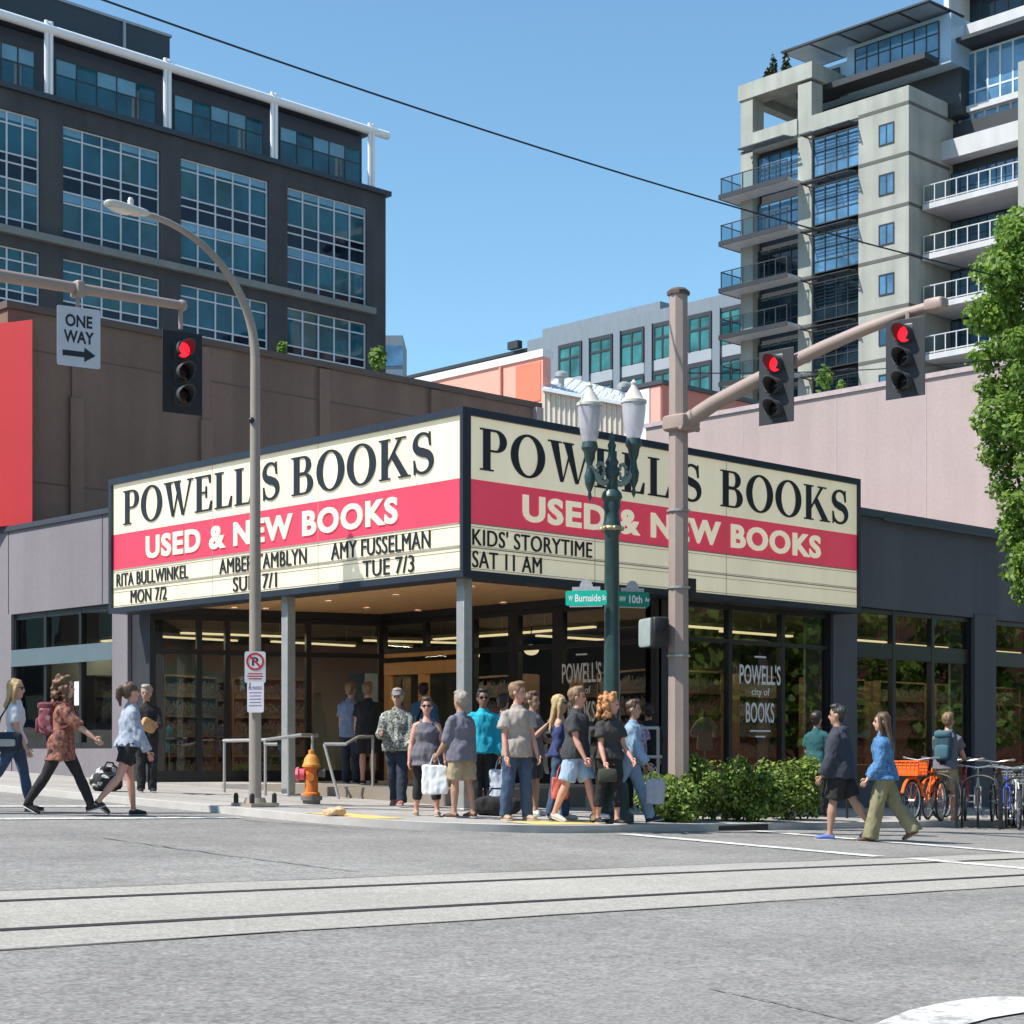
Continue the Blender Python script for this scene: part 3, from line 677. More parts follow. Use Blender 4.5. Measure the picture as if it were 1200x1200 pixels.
# window lettering
def shopsign(o, u, n, w_):
    lt = MB(); v = Vector((0, 0, 1)); o = Vector(o); u = Vector(u)
    sans(lt, "BOOKS", o + u * w_ * .15 + v * .10, u, v, n, w_ * .69, .36, .004, .01)
    sans(lt, "city of", o + u * w_ * .29 + v * .55, u, v, n, w_ * .44, .17, .004)
    sans(lt, "POWELL'S", o + u * 0 + v * .78, u, v, n, w_, .36, .004, .01)
    lt.prism(rect(w_ * .25, w_ * .75, -.06, -.03), o, u, v, n, .004); lt.prism(rect(w_ * .38, w_ * .62, -.16, -.13), o, u, v, n, .004)
    lt.prism(rect(w_ * .36, w_ * .64, 1.26, 1.29), o, u, v, n, .004)
    return lt
a, b = XonY(863, YF + .1), XonY(911, YF + .1); d = dY(887, YF)
LW = mat('vinyl_white', (.9, .9, .9), .5, .02)
obj('window_lettering', shopsign((a, YF + .03, Z(847, d) - .1), (1, 0, 0), (0, -1, 0), b - a), LW, shop)
a, b = YonX(662, 4.9), YonX(708, 4.9); d = dX(685, 4.9)
obj('window_lettering', shopsign((4.83, a, Z(846, d) - .1), (0, -1, 0), (-1, 0, 0), a - b), LW, shop)
# interior
it = MB(); it.box(.9, XE - .4, .9, 29.5, -.05, .28); obj('floor', it, M['innerfloor'], shop)
it = MB(); it.box(5.2, XE - .4, .85, 29.5, 3.75, 3.8); it.box(.85, 5.15, 9.4, 29.5, 3.75, 3.8); obj('ceiling', it, mat('shop_ceiling', (.34, .34, .31), .9), shop)
it = MB(); it.box(.9, XE - .5, 13.6, 13.8, .28, 3.75); it.box(15, 15.2, 7, 13.6, .28, 3.75); obj('partition', it, M['inner'], shop)
shelf0 = thing('bookshelf', 'tall bookshelf full of books standing inside the shop windows', 'bookshelf', (2.0, 12.3, .28), R(0), 'bookshelves inside the shop')
m_ = MB(); m_.box(-.9, .9, -.2, .2, 0, .1); m_.box(-.9, .9, -.02, .02, .1, 2.1); m_.box(-.9, -.86, -.2, .2, .1, 2.1); m_.box(.86, .9, -.2, .2, .1, 2.1)
for k in range(1, 6): m_.box(-.86, .86, -.2, .2, .1 + k * .4 - .02, .12 + k * .4)
obj('carcass', m_, M['shelf'], shelf0, local=True)
m_ = MB(); r2 = random.Random(3)
for k in range(5):
    for s in (-1, 1):
        x = -.84
        while x < .8:
            t = r2.uniform(.025, .06); hh = r2.uniform(.2, .32); m_.box(x, x + t, *sorted((s * .03, s * .17)), .12 + k * .4 + (.0 if k else .0), .12 + k * .4 + hh); x += t + .002
obj('books', m_, M['books'], shelf0, local=True)
for x, y, r_ in ((2.6, 11.2, 20), (4.6, 11.0, -15), (4.4, 13.0, 0), (6.6, 9.6, 70), (7.2, 6.6, 80), (7.4, 3.4, 75), (9.0, 5.5, 0), (8.0, 2.6, 0), (10.8, 3.2, 10), (13.0, 2.8, 0), (15.6, 3.0, 0), (12, 5.2, 0), (17.8, 3, 0), (20, 3.2, 0)):
    c = copy_tree(shelf0); c.location = (x, y, .28); c.rotation_euler.z = R(r_)
lamp0 = thing('ceiling_lamp', 'long warm strip lamp hanging from the shop ceiling behind the windows', 'lamp', (3, 11.5, 3.2), 0, 'strip lamps inside the shop')
m_ = MB(); m_.box(-1.1, 1.1, -.06, .06, -.03, 0); obj('diffuser', m_, M['lampemit'], lamp0, local=True)
m_ = MB(); m_.box(-1.12, 1.12, -.08, .08, .004, .07); m_.tube([(-.9, 0, .07), (-.9, 0, .55)], .008, 5); m_.tube([(.9, 0, .07), (.9, 0, .55)], .008, 5); obj('housing', m_, M['white'], lamp0, local=True)
for x, y, r_ in ((5.9, 11.2, 0), (3.0, 10.0, -15), (7.0, 9.2, -20), (6.8, 7.2, 90), (6.6, 4.6, 85), (8.6, 6.0, 0), (7.6, 2.2, 0), (10.2, 2.6, 0), (13.2, 2.4, 0), (16.0, 2.6, 0), (12.0, 4.6, 0), (19, 2.6, 0), (2.2, 12.8, 90)):
    c = copy_tree(lamp0); c.location = (x, y, 3.2); c.rotation_euler.z = R(r_)
    la = bpy.data.lights.new('lamp_light', 'AREA'); la.shape = 'RECTANGLE'; la.size = 2.2; la.size_y = .12; la.energy = 20; la.color = (1, .84, .58)
    lo_ = bpy.data.objects.new('lamp_light', la); COL.objects.link(lo_); lo_.parent = c; lo_.location = (0, 0, -.05)
for i, (x, y, lab) in enumerate(((5.55, 4.2, 'round warm globe lamp seen through the pane above the recessed shop lettering'), (6.2, 1.6, 'round warm globe lamp hanging behind the pane beside the corner post'), (6.1, 6.4, 'round warm globe lamp hanging just inside the entrance door'))):
    t = thing('globe_lamp', lab, 'lamp', (x, y, 2.75), 0, 'globe lamps inside the shop'); m_ = MB(); m_.ell((0, 0, 0), (.14, .14, .10)); obj('globe', m_, M['lampemit'], t, local=True)
    m_ = MB(); m_.tube([(0, 0, .1), (0, 0, 1.0)], .01, 5); obj('cord', m_, M['black'], t, local=True)

# ================================================================== marquee sign
mq = thing('marquee_sign', 'big cream and red backlit corner marquee reading POWELL\'S BOOKS over the entrance', 'sign', (0, 0, 3.42))
YL, XR = YonX(131, 0), XonY(1005, 0)
fr = MB(); Z0, Z1 = 3.42, 5.90
fr.box(0, .45, .45, YL, Z0, Z1); fr.box(0, XR, 0, .45, Z0, Z1)
fo = obj('frame', fr, M['navy'], mq, bevel=.02)
fr = MB()   # raised rim round each face
def rim(o, u, n, L_):
    o, u, n = Vector(o), Vector(u), Vector(n); v = Vector((0, 0, 1))
    for a, b, c, d in ((0, L_, 0, .10), (0, L_, 2.37, 2.48), (0, .09, .10, 2.37), (L_ - .06, L_, .10, 2.37)): fr.prism(rect(a, b, c, d), o, u, v, n, .07)
rim((-.001, YL, Z0), (0, -1, 0), (-1, 0, 0), YL + .07); rim((0, -.001, Z0), (1, 0, 0), (0, -1, 0), XR)
obj('rim', fr, M['navy'], mq)
rt = MB(); rt.box(.45, 9.0, .45, 9.2, 5.56, 5.60); obj('canopy_roof', rt, M['roofing'], mq)
def face(o, u, n, L_, texts, seams, side):
    o, u, n = Vector(o), Vector(u), Vector(n); v = Vector((0, 0, 1))
    def pan(nm, z0, z1, m, dep=.02, par=mq):
        b_ = MB(); b_.prism(rect(.09, L_ - .06, z0 - Z0, z1 - Z0), o, u, v, n, dep); return obj(nm, b_, m, par)
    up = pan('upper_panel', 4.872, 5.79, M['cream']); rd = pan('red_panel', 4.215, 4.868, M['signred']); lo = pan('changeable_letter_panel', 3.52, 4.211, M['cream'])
    b_ = MB()
    for z in (3.55, 3.80, 3.885, 4.165): b_.prism(rect(.09, L_ - .06, z - Z0, z - Z0 + .007), o, u, v, n, .028)
    for z in (3.855,): b_.prism(rect(.09, L_ - .06, z - Z0, z - Z0 + .016), o, u, v, n, .032)
    b_.prism(rect(.09, L_ - .06, 4.205 - Z0, 4.222 - Z0), o, u, v, n, .032)
    for s in seams: b_.prism(rect(s - .006, s + .006, 3.53 - Z0, 5.78 - Z0), o, u, v, n, .0215)
    obj('panel_joints', b_, mat('sign_joint', (.32, .29, .24), .7), mq)
    for kind, tx, a, b, z0, z1, m in texts:
        t = MB(); oo = o + u * a + v * (z0 - Z0) + n * .022
        (serif if kind == 'serif' else (lambda *k: sans(*k, bold=.035, space=1.12) if kind == 'bold' else sans(*k, bold=.0, space=1.05)))(t, tx, oo, u, v, n, b - a, z1 - z0, .02)
        obj('lettering', t, m, rd if kind == 'bold' else (up if kind == 'serif' else lo))
    return
def ly(px): return YL - YonX(px, 0)
def lx(px): return XonY(px, 0)
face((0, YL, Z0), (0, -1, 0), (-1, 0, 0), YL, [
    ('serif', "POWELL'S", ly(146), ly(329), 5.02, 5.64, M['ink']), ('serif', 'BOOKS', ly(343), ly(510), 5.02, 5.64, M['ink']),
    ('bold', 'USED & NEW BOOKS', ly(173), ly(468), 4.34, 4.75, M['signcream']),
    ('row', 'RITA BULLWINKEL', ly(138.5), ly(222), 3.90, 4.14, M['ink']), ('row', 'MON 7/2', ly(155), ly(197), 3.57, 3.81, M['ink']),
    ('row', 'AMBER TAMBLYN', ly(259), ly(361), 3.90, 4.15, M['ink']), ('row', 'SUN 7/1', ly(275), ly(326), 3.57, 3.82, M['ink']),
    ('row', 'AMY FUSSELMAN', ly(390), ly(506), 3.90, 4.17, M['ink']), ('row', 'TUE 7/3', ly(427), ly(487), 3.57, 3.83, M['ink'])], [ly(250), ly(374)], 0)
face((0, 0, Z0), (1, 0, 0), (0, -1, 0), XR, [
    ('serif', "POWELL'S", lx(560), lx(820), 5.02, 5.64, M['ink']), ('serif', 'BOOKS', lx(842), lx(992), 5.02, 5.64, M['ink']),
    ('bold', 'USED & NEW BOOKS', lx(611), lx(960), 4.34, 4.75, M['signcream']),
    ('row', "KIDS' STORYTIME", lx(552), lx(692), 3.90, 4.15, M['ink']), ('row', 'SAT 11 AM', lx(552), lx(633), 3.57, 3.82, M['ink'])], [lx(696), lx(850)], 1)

# ================================================================== taller blocks behind
bb = thing('rear_building', 'tall windowless brown wall with pilasters rising behind the left marquee', 'building', (8, 20, 5.41))
YW = 14.5; XB = XonY(632, YW)
b_ = MB(); b_.box(.5, XB, YW, 29, 5.53, 10.05); obj('wall', b_, M['brown'], bb)
b_ = MB(); b_.box(.45, XB + .05, YW - .06, 29, 10.05, 10.2); obj('coping', b_, M['brownd'], bb)
for px, zt in ((88, 8.4), (240, 8.35), (378, 10.0), (508, 10.0)):
    x = XonY(px, YW); b_ = MB(); b_.box(x - .16, x + .16, YW - .10, YW, 5.41, zt); 
    if zt < 9: b_.box(x - .10, x + .10, YW - .05, YW, zt, 10.0)
    obj('pilaster', b_, M['brown'], bb)
b_ = MB(); b_.box(XB - .25, XB, YW - .16, YW, 5.41, 10.05); obj('end_pilaster', b_, M['mauve'], bb)  # paler strip painted for the sunlit edge of the wall
b_ = MB()
for z in (6.5, 9.25):
    xa = .6
    for px in (88, 240, 378, 508, 620):
        x = XonY(px, YW); b_.box(xa, x - .17, YW - .006, YW, z, z + .03); xa = x + .17
obj('wall_joint', b_, M['brownd'], bb)
rs = thing('red_wall', 'bright red sunlit wall panel above the roof at the left photo edge', 'wall', (.6, 14.4, 5.5))
b_ = MB(); b_.prism([(.70, 13.85), (1.0, 14.49), (.49, 14.49), (.49, 15.75), (-.12, 15.75)], (0, 0, 5.53), (1, 0, 0), (0, 1, 0), (0, 0, 1), 4.2); obj('panel', b_, M['red'], rs)
pk = thing('mauve_building', 'long windowless pale mauve wall rising above the right storefront', 'building', (24, 8, 5.41))
XP = 20.0; yp = [YonX(px, XP) for px in (757, 1127)]
b_ = MB(); b_.wall((XP, yp[0]), (XP, .95), -9, 0, 5.41, 10.0); obj('wall', b_, M['mauve'], pk)
b_ = MB(); b_.wall((XP, yp[0] + .05), (XP, .9), -9, .06, 10.0, 10.12); obj('coping', b_, mat('mauve_coping', (.42, .34, .34), .8), pk)
b_ = MB()
for px in (870, 980, 1085): y = YonX(px, XP); b_.wall((XP, y + .015), (XP, y - .015), 0, .006, 5.5, 9.98)
obj('wall_joint', b_, mat('mauve_coping', (.42, .34, .34), .8), pk)
# salmon building
sb = thing('salmon_building', 'salmon painted brick gable with an orange patch behind the brown wall', 'building', (36, 36, 0))
Xs = 32.0; y1 = YonX(636, Xs)
b_ = MB(); b_.box(Xs, Xs + .45, y1, 46, -1, 16.45); b_.box(Xs + .45, Xs + 9, y1 + .3, 46, -1, 13.5); obj('wall', b_, M['salmon'], sb)
b_ = MB(); b_.box(Xs - .08, Xs + .53, y1 - .08, 46, 16.45, 16.75); obj('coping', b_, M['white'], sb)
ya, yb = YonX(605, Xs), YonX(634, Xs); b_ = MB(); b_.wall((Xs, ya), (Xs, yb), 0, .03, 14.75, 16.3); obj('painted_patch', b_, M['orange'], sb)
b_ = MB(); y = YonX(588, Xs); b_.tube([(Xs - .08, y, 10), (Xs - .08, y, 16.4)], .06); obj('downpipe', b_, M['salmon'], sb)
# corrugated warehouse
wh = thing('warehouse_building', 'beige corrugated shed with a sloping white metal roof behind the lamp globes', 'building', (34, 30, 0))
p0 = Vector((31.86, 30.22, 0)); u = Vector((.6, -.8, 0)); n = Vector((u.y, -u.x, 0)); Lw = 5.2
b_ = MB(); b_.prism([(0, 0), (Lw, 0), (Lw, 14.05), (0, 15.15)], p0 - n * -.0 - n * 6, u, (0, 0, 1), n, 6); obj('wall', b_, M['beige'], wh)
b_ = MB(); k = Lw / 26
for i in range(26): b_.tube([p0 + u * (i + .5) * k + n * .01 + Vector((0, 0, 8)), p0 + u * (i + .5) * k + n * .01 + Vector((0, 0, 15.0 - 1.1 * (i + .5) / 26))], .04, 6)
obj('corrugation', b_, M['beige'], wh)
b_ = MB(); q = [p0 + n * .25 + Vector((0, 0, 15.16)), p0 + u * Lw + n * .25 + Vector((0, 0, 14.06)), p0 + u * Lw - n * 5 + Vector((0, 0, 15.2)), p0 - n * 5 + Vector((0, 0, 16.75))]
b_.add(q + [p - Vector((0, 0, .12)) for p in q], [(0, 1, 2, 3), (7, 6, 5, 4), (0, 4, 5, 1), (1, 5, 6, 2), (2, 6, 7, 3), (3, 7, 4, 0)])
for i in range(17):
    t = i / 16; a = q[0].lerp(q[1], t); b = q[3].lerp(q[2], t); b_.tube([a + Vector((0, 0, .02)), b + Vector((0, 0, .02))], .016, 5)
obj('roof', b_, M['seamroof'], wh)
for i, (t, s) in enumerate(((.14, .5), (.62, .4), (.88, .5))):
    p = q[0].lerp(q[1], t) - n * s; p.z += .25; b_ = MB(); b_.lathe([(.12, 0), (.12, .35), (.30, .38), (.30, .5), (.12, .62)], p, 12); obj('roof_vent', b_, M['steel'], wh)
# dull red block
rb = thing('red_stucco_building', 'dull red stucco block with a pale end wall behind the traffic pole', 'building', (34, 24, 0))
xc, yc = 29.3, 21.75; yw = YonX(733, xc)
b_ = MB(); b_.box(xc, 44, yc, yw, 0, 13.7); obj('wall', b_, M['redbrown'], rb)
b_ = MB(); b_.wall((xc, yw - .02), (xc, yc + .55), 0, .05, 5, 13.65); obj('pale_end_wall', b_, M['white'], rb)
b_ = MB(); b_.wall((xc, yc + .5), (xc, yc + .04), 0, .04, 5, 13.65); obj('pink_end_wall', b_, M['salmon'], rb)
b_ = MB(); b_.box(xc - .1, 44, yc - .1, yw + .1, 13.7, 13.85); obj('coping', b_, M['dgrey'], rb)
# ================================================================== dark brick office block (left)
YO = YonX(452, 56.5)
of = thing('office_building', 'dark brick office block with gridded teal windows and white roof pipes', 'building', (40, YO, 0))
XE2 = 56.5
def ox(px): return XonY(px, YO)
def strip(mb, x0, x1, z0, z1, o0=-.4, o1=0, y=None): mb.wall((x0, y or YO), (x1, y or YO), o0, o1, z0, z1)
bays = [(-70, -50 + 8), (-52, 47), (74, 188), (212, 315), (337, 430)]
bays = [(ox(-90) - 8, ox(-68)), (ox(-48), ox(47)), (ox(74), ox(188)), (ox(212), ox(315)), (ox(337), ox(430))]
rows = [(29.45, 35.75), (21.9, 28.35), (14.3, 20.9), (7, 13.4)]
X0 = 4.0
wl_ = MB(); edges = [X0] + [e for b in bays for e in b] + [XE2]
for i in range(0, len(edges), 2): strip(wl_, edges[i], edges[i + 1], -3, 37)
for a, b in bays:
    zz = [37] + [z for r in rows for z in (r[1], r[0])] + [-3]
    for i in range(0, len(zz), 2): strip(wl_, a, b, zz[i + 1], zz[i], -.4, -.001)
wl_.box(X0, XE2, YO + .45, YO + 30, -3, 36.9)
wl_.box(XE2 - .4, XE2, YO + .4, YO + 30, -3, 37)
obj('wall', wl_, M['ofbrick'], of)
lg = MB()
for z in (29.0, 21.45): strip(lg, X0, ox(437), z - .02, z + .38, 0, .35)
obj('ledge', lg, M['ofledge'], of)
lg = MB(); strip(lg, X0, XE2 + .3, 36.85, 37.15, -.6, .25); obj('cornice', lg, M['ofdark'], of)
for bi, (a, b) in enumerate(bays):
    for ri, (z0, z1) in enumerate(rows[:3]):
        f = MB(); nv = 5; H = z1 - z0; y = YO
        for k in range(nv + 1): x = a + .04 + (b - a - .08) * k / nv; f.wall((x - .045, y), (x + .045, y), -.30, -.16, z0, z1)
        hs = (0, .10, .36, .44, .58, .68, .93, 1)
        for h in hs: 
            z = z1 - .04 - (H - .08) * h; f.wall((a, y), (b, y), -.296, -.166, z - .04, z + .04)
        fo = obj('window', f, M['mull'], of)
        g = MB()
        bands = [(0, .07, 1 if ri == 0 else 0), (.07, .36, 0), (.36, .58, 2), (.58, .66, 1), (.66, .93, 0), (.93, 1, 2)]
        for k in range(nv):
            xa = a + (b - a) * k / nv; xb = a + (b - a) * (k + 1) / nv
            for h0, h1, mi in bands:
                g.mi = mi if (mi != 1 or rnd.random() < .8) else 0
                if g.mi == 0 and rnd.random() < .28: g.mi = 3
                g.add([(xa, y + .24, z1 - H * h1), (xb, y + .24, z1 - H * h1), (xb, y + .24, z1 - H * h0), (xa, y + .24, z1 - H * h0)], [(0, 1, 2, 3)])
        obj('pane', g, [GTEAL, GBLIND, GSPAN, GTEAL2], fo, fixn=False)
# set-back top storey
YP = YO + 1.6
def oxp(px): return XonY(px, YP)
pw = MB(); xr = oxp(424); pw.box(X0, xr, YP, YO + 28, 36.95, 40.9); obj('penthouse_wall', pw, M['ofdark'], of)
pw = MB(); pw.box(X0, xr + .3, YP - .6, YO + 28, 40.95, 41.4); obj('roof', pw, M['ofdark'], of)
pw = MB(); xu = XonY(199, YP + 1.5); pw.box(X0, xu, YP + 1.5, YO + 24, 41.4, 44.0); obj('plant_room', pw, M['ofdark'], of)
pw = MB(); pw.box(X0, xu + .1, YP + 1.4, YO + 24, 44.0, 44.15); 
for px in (145,): x = XonY(px, YP + 1.5); pw.box(x - .08, x + .08, YP + 1.38, YP + 1.5, 42.0, 44.0)
obj('plant_room_trim', pw, M['midlight'], of)
for a, b in ((-60, 40), (65, 182), (204, 308), (328, 422)):
    xa, xb = oxp(a), oxp(b); f = MB()
    for k in range(6): x = xa + (xb - xa) * k / 5; f.box(x - .04, x + .04, YP - .05, YP, 37.2, 40.0)
    for z in (37.2, 39.1, 40.0): f.box(xa, xb, YP - .046, YP - .002, z - .04, z + .04)
    fo = obj('window', f, M['ofdark'], of); g = MB()
    for k in range(5):
        x0, x1 = xa + (xb - xa) * k / 5, xa + (xb - xa) * (k + 1) / 5
        for z0, z1, mi in ((37.2, 39.1, 0), (39.1, 40.0, 1 if rnd.random() < .75 else 0)):
            g.mi = mi; g.add([(x0, YP - .025, z0), (x1, YP - .025, z0), (x1, YP - .025, z1), (x0, YP - .025, z1)], [(0, 1, 2, 3)])
    obj('pane', g, [GTEAL, GBLIND], fo, fixn=False)
pp = MB(); pp.tube([(X0, YO - .1, 40.75), (XE2 + .1, YO - .1, 40.75)], .26, 12); obj('roof_pipe', pp, M['pipe'], of)
for px in (56, 195, 320, 434):
    x = ox(px); pp = MB(); pp.tube([(x - .14, YO - .1, 37.15), (x - .14, YO - .1, 41.2)], .125, 10); pp.tube([(x + .14, YO - .1, 37.15), (x + .14, YO - .1, 41.2)], .125, 10); obj('pipe_column', pp, M['pipe'], of)
# far blue block
d = 210; fb = thing('glass_building', 'small far blue glazed block just right of the dark office tower', 'building', P(466, d, 0))
p0, p1 = P(440, d), P(472, d); zt = Z(393, d); b_ = MB(); b_.wall(p0[:2], p1[:2], -8, 0, 0, zt); obj('wall', b_, M['midgrey'], fb)
b_ = MB()
for k in range(4):
    z = zt - 1.2 - k * 3.4; b_.wall(p0[:2], p1[:2], 0, .1, z - 2.4, z)
obj('window_band', b_, GBLUE, fb)

# ================================================================== grey office block in the middle distance
XM = 97.0
gm = thing('grey_building', 'pale grey metal clad office block in the distance behind the traffic pole', 'building', (XM, 70, 0))
def my(px): return YonX(px, XM)
b_ = MB(); ZM = Z(356, dX(800, XM)); b_.wall((XM, my(618)), (XM, my(935)), -25, 0, -4, ZM); obj('wall', b_, M['midgrey'], gm)
b_ = MB(); b_.wall((XM + 1.5, my(622)), (XM + 1.5, my(760)), -18, 0, ZM, ZM + 1.2); b_.wall((XM + .5, my(474)), (XM + .5, my(617)), -25, 0, -4, ZM - .9); obj('lower_wing', b_, M['midgrey'], gm)
b_ = MB(); b_.wall((XM + .4, my(474)), (XM + .4, my(616)), -1, .3, ZM - .9, ZM - .6); b_.wall((XM, my(600)), (XM, my(612)), 0, .6, ZM - .6, ZM + .1); obj('parapet', b_, M['tdark'], gm)
for a, b in ((655, 682), (691, 718), (727, 755), (766, 788), (807, 834), (843, 870), (880, 907)):
    for zz0, zz1 in ((ZM - 4.2, ZM - 1.5), (ZM - 8.0, ZM - 5.6)):
        f = MB(); ya, yb = my(a), my(b); g = MB()
        f.wall((XM, ya), (XM, yb), 0, .12, zz1, zz1 + .35); f.wall((XM, ya), (XM, ya - .22), 0, .12, zz0, zz1); f.wall((XM, yb + .22), (XM, yb), 0, .12, zz0, zz1); ym = (ya + yb) / 2
        f.wall((XM, ym + .08), (XM, ym - .08), 0, .12, zz0, zz1); f.wall((XM, ya - .22), (XM, ym + .08), 0, .11, (zz0 * .4 + zz1 * .6), (zz0 * .4 + zz1 * .6) + .2); f.wall((XM, ym - .08), (XM, yb + .22), 0, .11, (zz0 * .4 + zz1 * .6), (zz0 * .4 + zz1 * .6) + .2)
        fo = obj('window', f, M['tdark'], gm)
        g.mi = 0; g.wall((XM, ya - .2), (XM, yb + .2), 0, .06, zz0, zz1); obj('pane', g, GGREEN, fo)
    sp = MB(); sp.wall((XM, my(a)), (XM, my(b)), 0, .05, ZM - 5.2, ZM - 4.25); obj('spandrel', sp, M['midlight'], gm)
    wv = MB(); y_ = my(b) - .7; wv.wall((XM, y_ + .35), (XM, y_ - .35), 0, .25, -2, ZM - 1.1); obj('pier', wv, M['midgrey'], gm)

# ================================================================== concrete and glass apartment tower (right)
XT = 76.5
tw = thing('apartment_tower', 'grey concrete apartment tower with blue glass bays and balconies', 'building', (XT, 50, 0))
def ty(px, X=XT): return YonX(px, X)
FL = [41.1 - 3.13 * k for k in range(14)]     # floor lines
yA, yB, yC, yD, yE, yF_ = ty(868), ty(882), ty(935), ty(951), ty(1006), ty(1065)
ZP = 42.15
c = MB()
def tx(mb, ya, yb, z0, z1, o0, o1, X=XT): mb.wall((X, ya), (X, yb), o0, o1, z0, z1)
tx(c, yA, yB, -4, 44.6, -1.2, 0); tx(c, yC, yD, -4, 44.4, -1.2, 0); tx(c, yE, yF_, -4, ZP, -.6, 0)
c.box(XT + .6, XT + 6.2, yF_, yF_ + .5, -4, ZP)                      # shaded return wall
tx(c, yD, yE, 41.1, ZP, -.6, -.002)
c.box(XT + 1.2, XT + 9, yA - 1.2, yA - .002, -4, 41.1)               # left flank
gv = c; gv.mi = 1
for z in FL[:11]: tx(gv, yE, yF_, z - .11, z + .11, 0, .02); gv.box(XT, XT + 4.6, yF_ - .02, yF_, z - .1, z + .1); tx(gv, yA, yB, z - .09, z + .09, 0, .02); tx(gv, yC, yD, z - .09, z + .09, 0, .02)
obj('concrete_wall', c, [M['conc'], M['groove']], tw)
c = MB(); tx(c, yA + .15, yD - .1, 44.6, 45.65, -1.3, .1); c.box(XT + 1.3, XT + 8, yD - .1, yD + .9, 44.6, 45.65); c.box(XT + 1.3, XT + 8, yA - .6, yA + .15, 44.6, 45.65); c.box(XT + 6, XT + 7, yA - .7, yA, 41.2, 44.6); c.box(XT + 1.3, XT + 6, yD + .9, yA - .6, 45.2, 45.5)
obj('terrace_frame', c, M['conc'], tw)
c = MB(); c.box(XT + .1, XT + 9, yF_ + .5, yA - .1, 40.95, 41.15); tx(c, yA - .1, yC, 41.15, 42.2, -.3, .12); obj('terrace_floor', c, M['conc'], tw)
def tglass(ya, yb, z0, z1, X, nv, hs, parent=tw, gmat=None, fm=None, o=-.25, t=.035):
    f = MB(); L_ = ya - yb
    for k in range(nv + 1): y = ya - L_ * k / nv; f.wall((X, y + t), (X, y - t), o, o + .08, z0, z1)
    for h in hs: z = z0 + (z1 - z0) * h; f.wall((X, ya), (X, yb), o + .003, o + .075, z - t, z + t)
    fo = obj('window', f, fm or M['tdark'], parent); g = MB(); g.add([(X - o - .04, ya, z0), (X - o - .04, yb, z0), (X - o - .04, yb, z1), (X - o - .04, ya, z1)], [(0, 1, 2, 3)])
    obj('pane', g, gmat or GBLUE, fo, fixn=False)
body = MB(); body.box(XT + .62, XT + 5, yF_ + .5, yA - 1.2, -4, 40.9); body.box(XT + 5, XT + 20, yF_ - 30, yA - .5, -4, 40.9); obj('core_wall', body, M['tdark'], tw)
for i, z in enumerate(FL[:10]):
    zb = z - 3.13; gl_ = GBLUE if i < 3 else GDARK
    tglass(yD - .05, yE + .05, zb + .2, z - .45, XT, 4, (0, .3, .62, 1), gmat=gl_)
    s = MB()   # slatted sunshade
    for k in range(6): s.wall((XT - .1 - k * .14, yD + .25), (XT - .1 - k * .14, yE + .1), 0, .07, z - .30 - k * .02, z - .24 - k * .02)
    for y in (yD + .2, (yD + yE) / 2, yE + .15): s.box(XT - .95, XT, y - .05, y + .05, z - .42, z - .36)
    obj('sunshade', s, M['tdark'], tw)
    y0, y1 = ty(1030), ty(1048)
    f = MB(); 
    for a, b, c_, d_ in ((y0, y1, z - 2.25, z - 2.17), (y0, y1, z - 1.0, z - .92), (y0, y0 - .08, z - 2.17, z - 1.0), (y1 + .08, y1, z - 2.17, z - 1.0), ((y0 + y1) / 2 + .04, (y0 + y1) / 2 - .04, z - 2.17, z - 1.0)): tx(f, a, b, c_, d_, 0, .05)
    fo = obj('window', f, M['tdark'], tw); g = MB(); tx(g, y0 - .04, y1 + .04, z - 2.2, z - .95, 0, .02); obj('pane', g, GBLUE, fo)
    tglass(yB - .05, yC + .05, zb + .2, z - .5, XT, 4, (0, .3, .62, 1), gmat=GBLUE if i < 2 else GDARK, o=-.6)
    if i < 9:
        zf = zb; BL = YonX(843, XT - 1.5) - yA
        sl_ = MB(); sl_.box(XT - 1.5, XT, yC - .3, yA + BL, zf - .12, zf + .12); sl_.box(XT, XT + 3, yA, yA + BL, zf - .118, zf + .118); bo = obj('balcony', sl_, M['twhite'], tw)
        e = MB(); e.box(XT - 1.55, XT - 1.5, yC - .3, yA + BL, zf - .16, zf + .16); e.box(XT - 1.55, XT + 3, yA + BL, yA + BL + .05, zf - .16, zf + .16); obj('slab_edge', e, M['tdark'], bo)
        r_ = MB()
        for k in range(7): y = yC - .2 + (yA + BL - .1 - yC + .2) * k / 6; r_.box(XT - 1.46, XT - 1.40, y - .03, y + .03, zf + .12, zf + 1.2)
        for k in (1, 2): x = XT - 1.43 + k * 2; r_.box(x - .03, x + .03, yA + BL - .13, yA + BL - .13, zf + .12, zf + 1.2)
        r_.box(XT - 1.47, XT - 1.39, yC - .25, yA + BL - .05, zf + 1.2, zf + 1.26); r_.box(XT - 1.39, XT + 2.8, yA + BL - .13, yA + BL - .05, zf + 1.2, zf + 1.26); obj('railing', r_, M['tdark'], bo)
        g = MB(); g.add([(XT - 1.43, yC - .2, zf + .2), (XT - 1.43, yA + BL - .1, zf + .2), (XT - 1.43, yA + BL - .1, zf + 1.15), (XT - 1.43, yC - .2, zf + 1.15)], [(0, 1, 2, 3)]); g.add([(XT - 1.43, yA + BL - .1, zf + .2), (XT + 2.6, yA + BL - .1, zf + .2), (XT + 2.6, yA + BL - .1, zf + 1.15), (XT - 1.43, yA + BL - .1, zf + 1.15)], [(0, 1, 2, 3)]); obj('railing_pane', g, GRAIL, bo, fixn=False)
s = MB()
for k in range(5): s.wall((XT - .25 - k * .22, yB + .3), (XT - .25 - k * .22, yC + .2), 0, .1, 41.0 - k * .03, 41.08 - k * .03)
obj('sunshade', s, M['tdark'], tw)
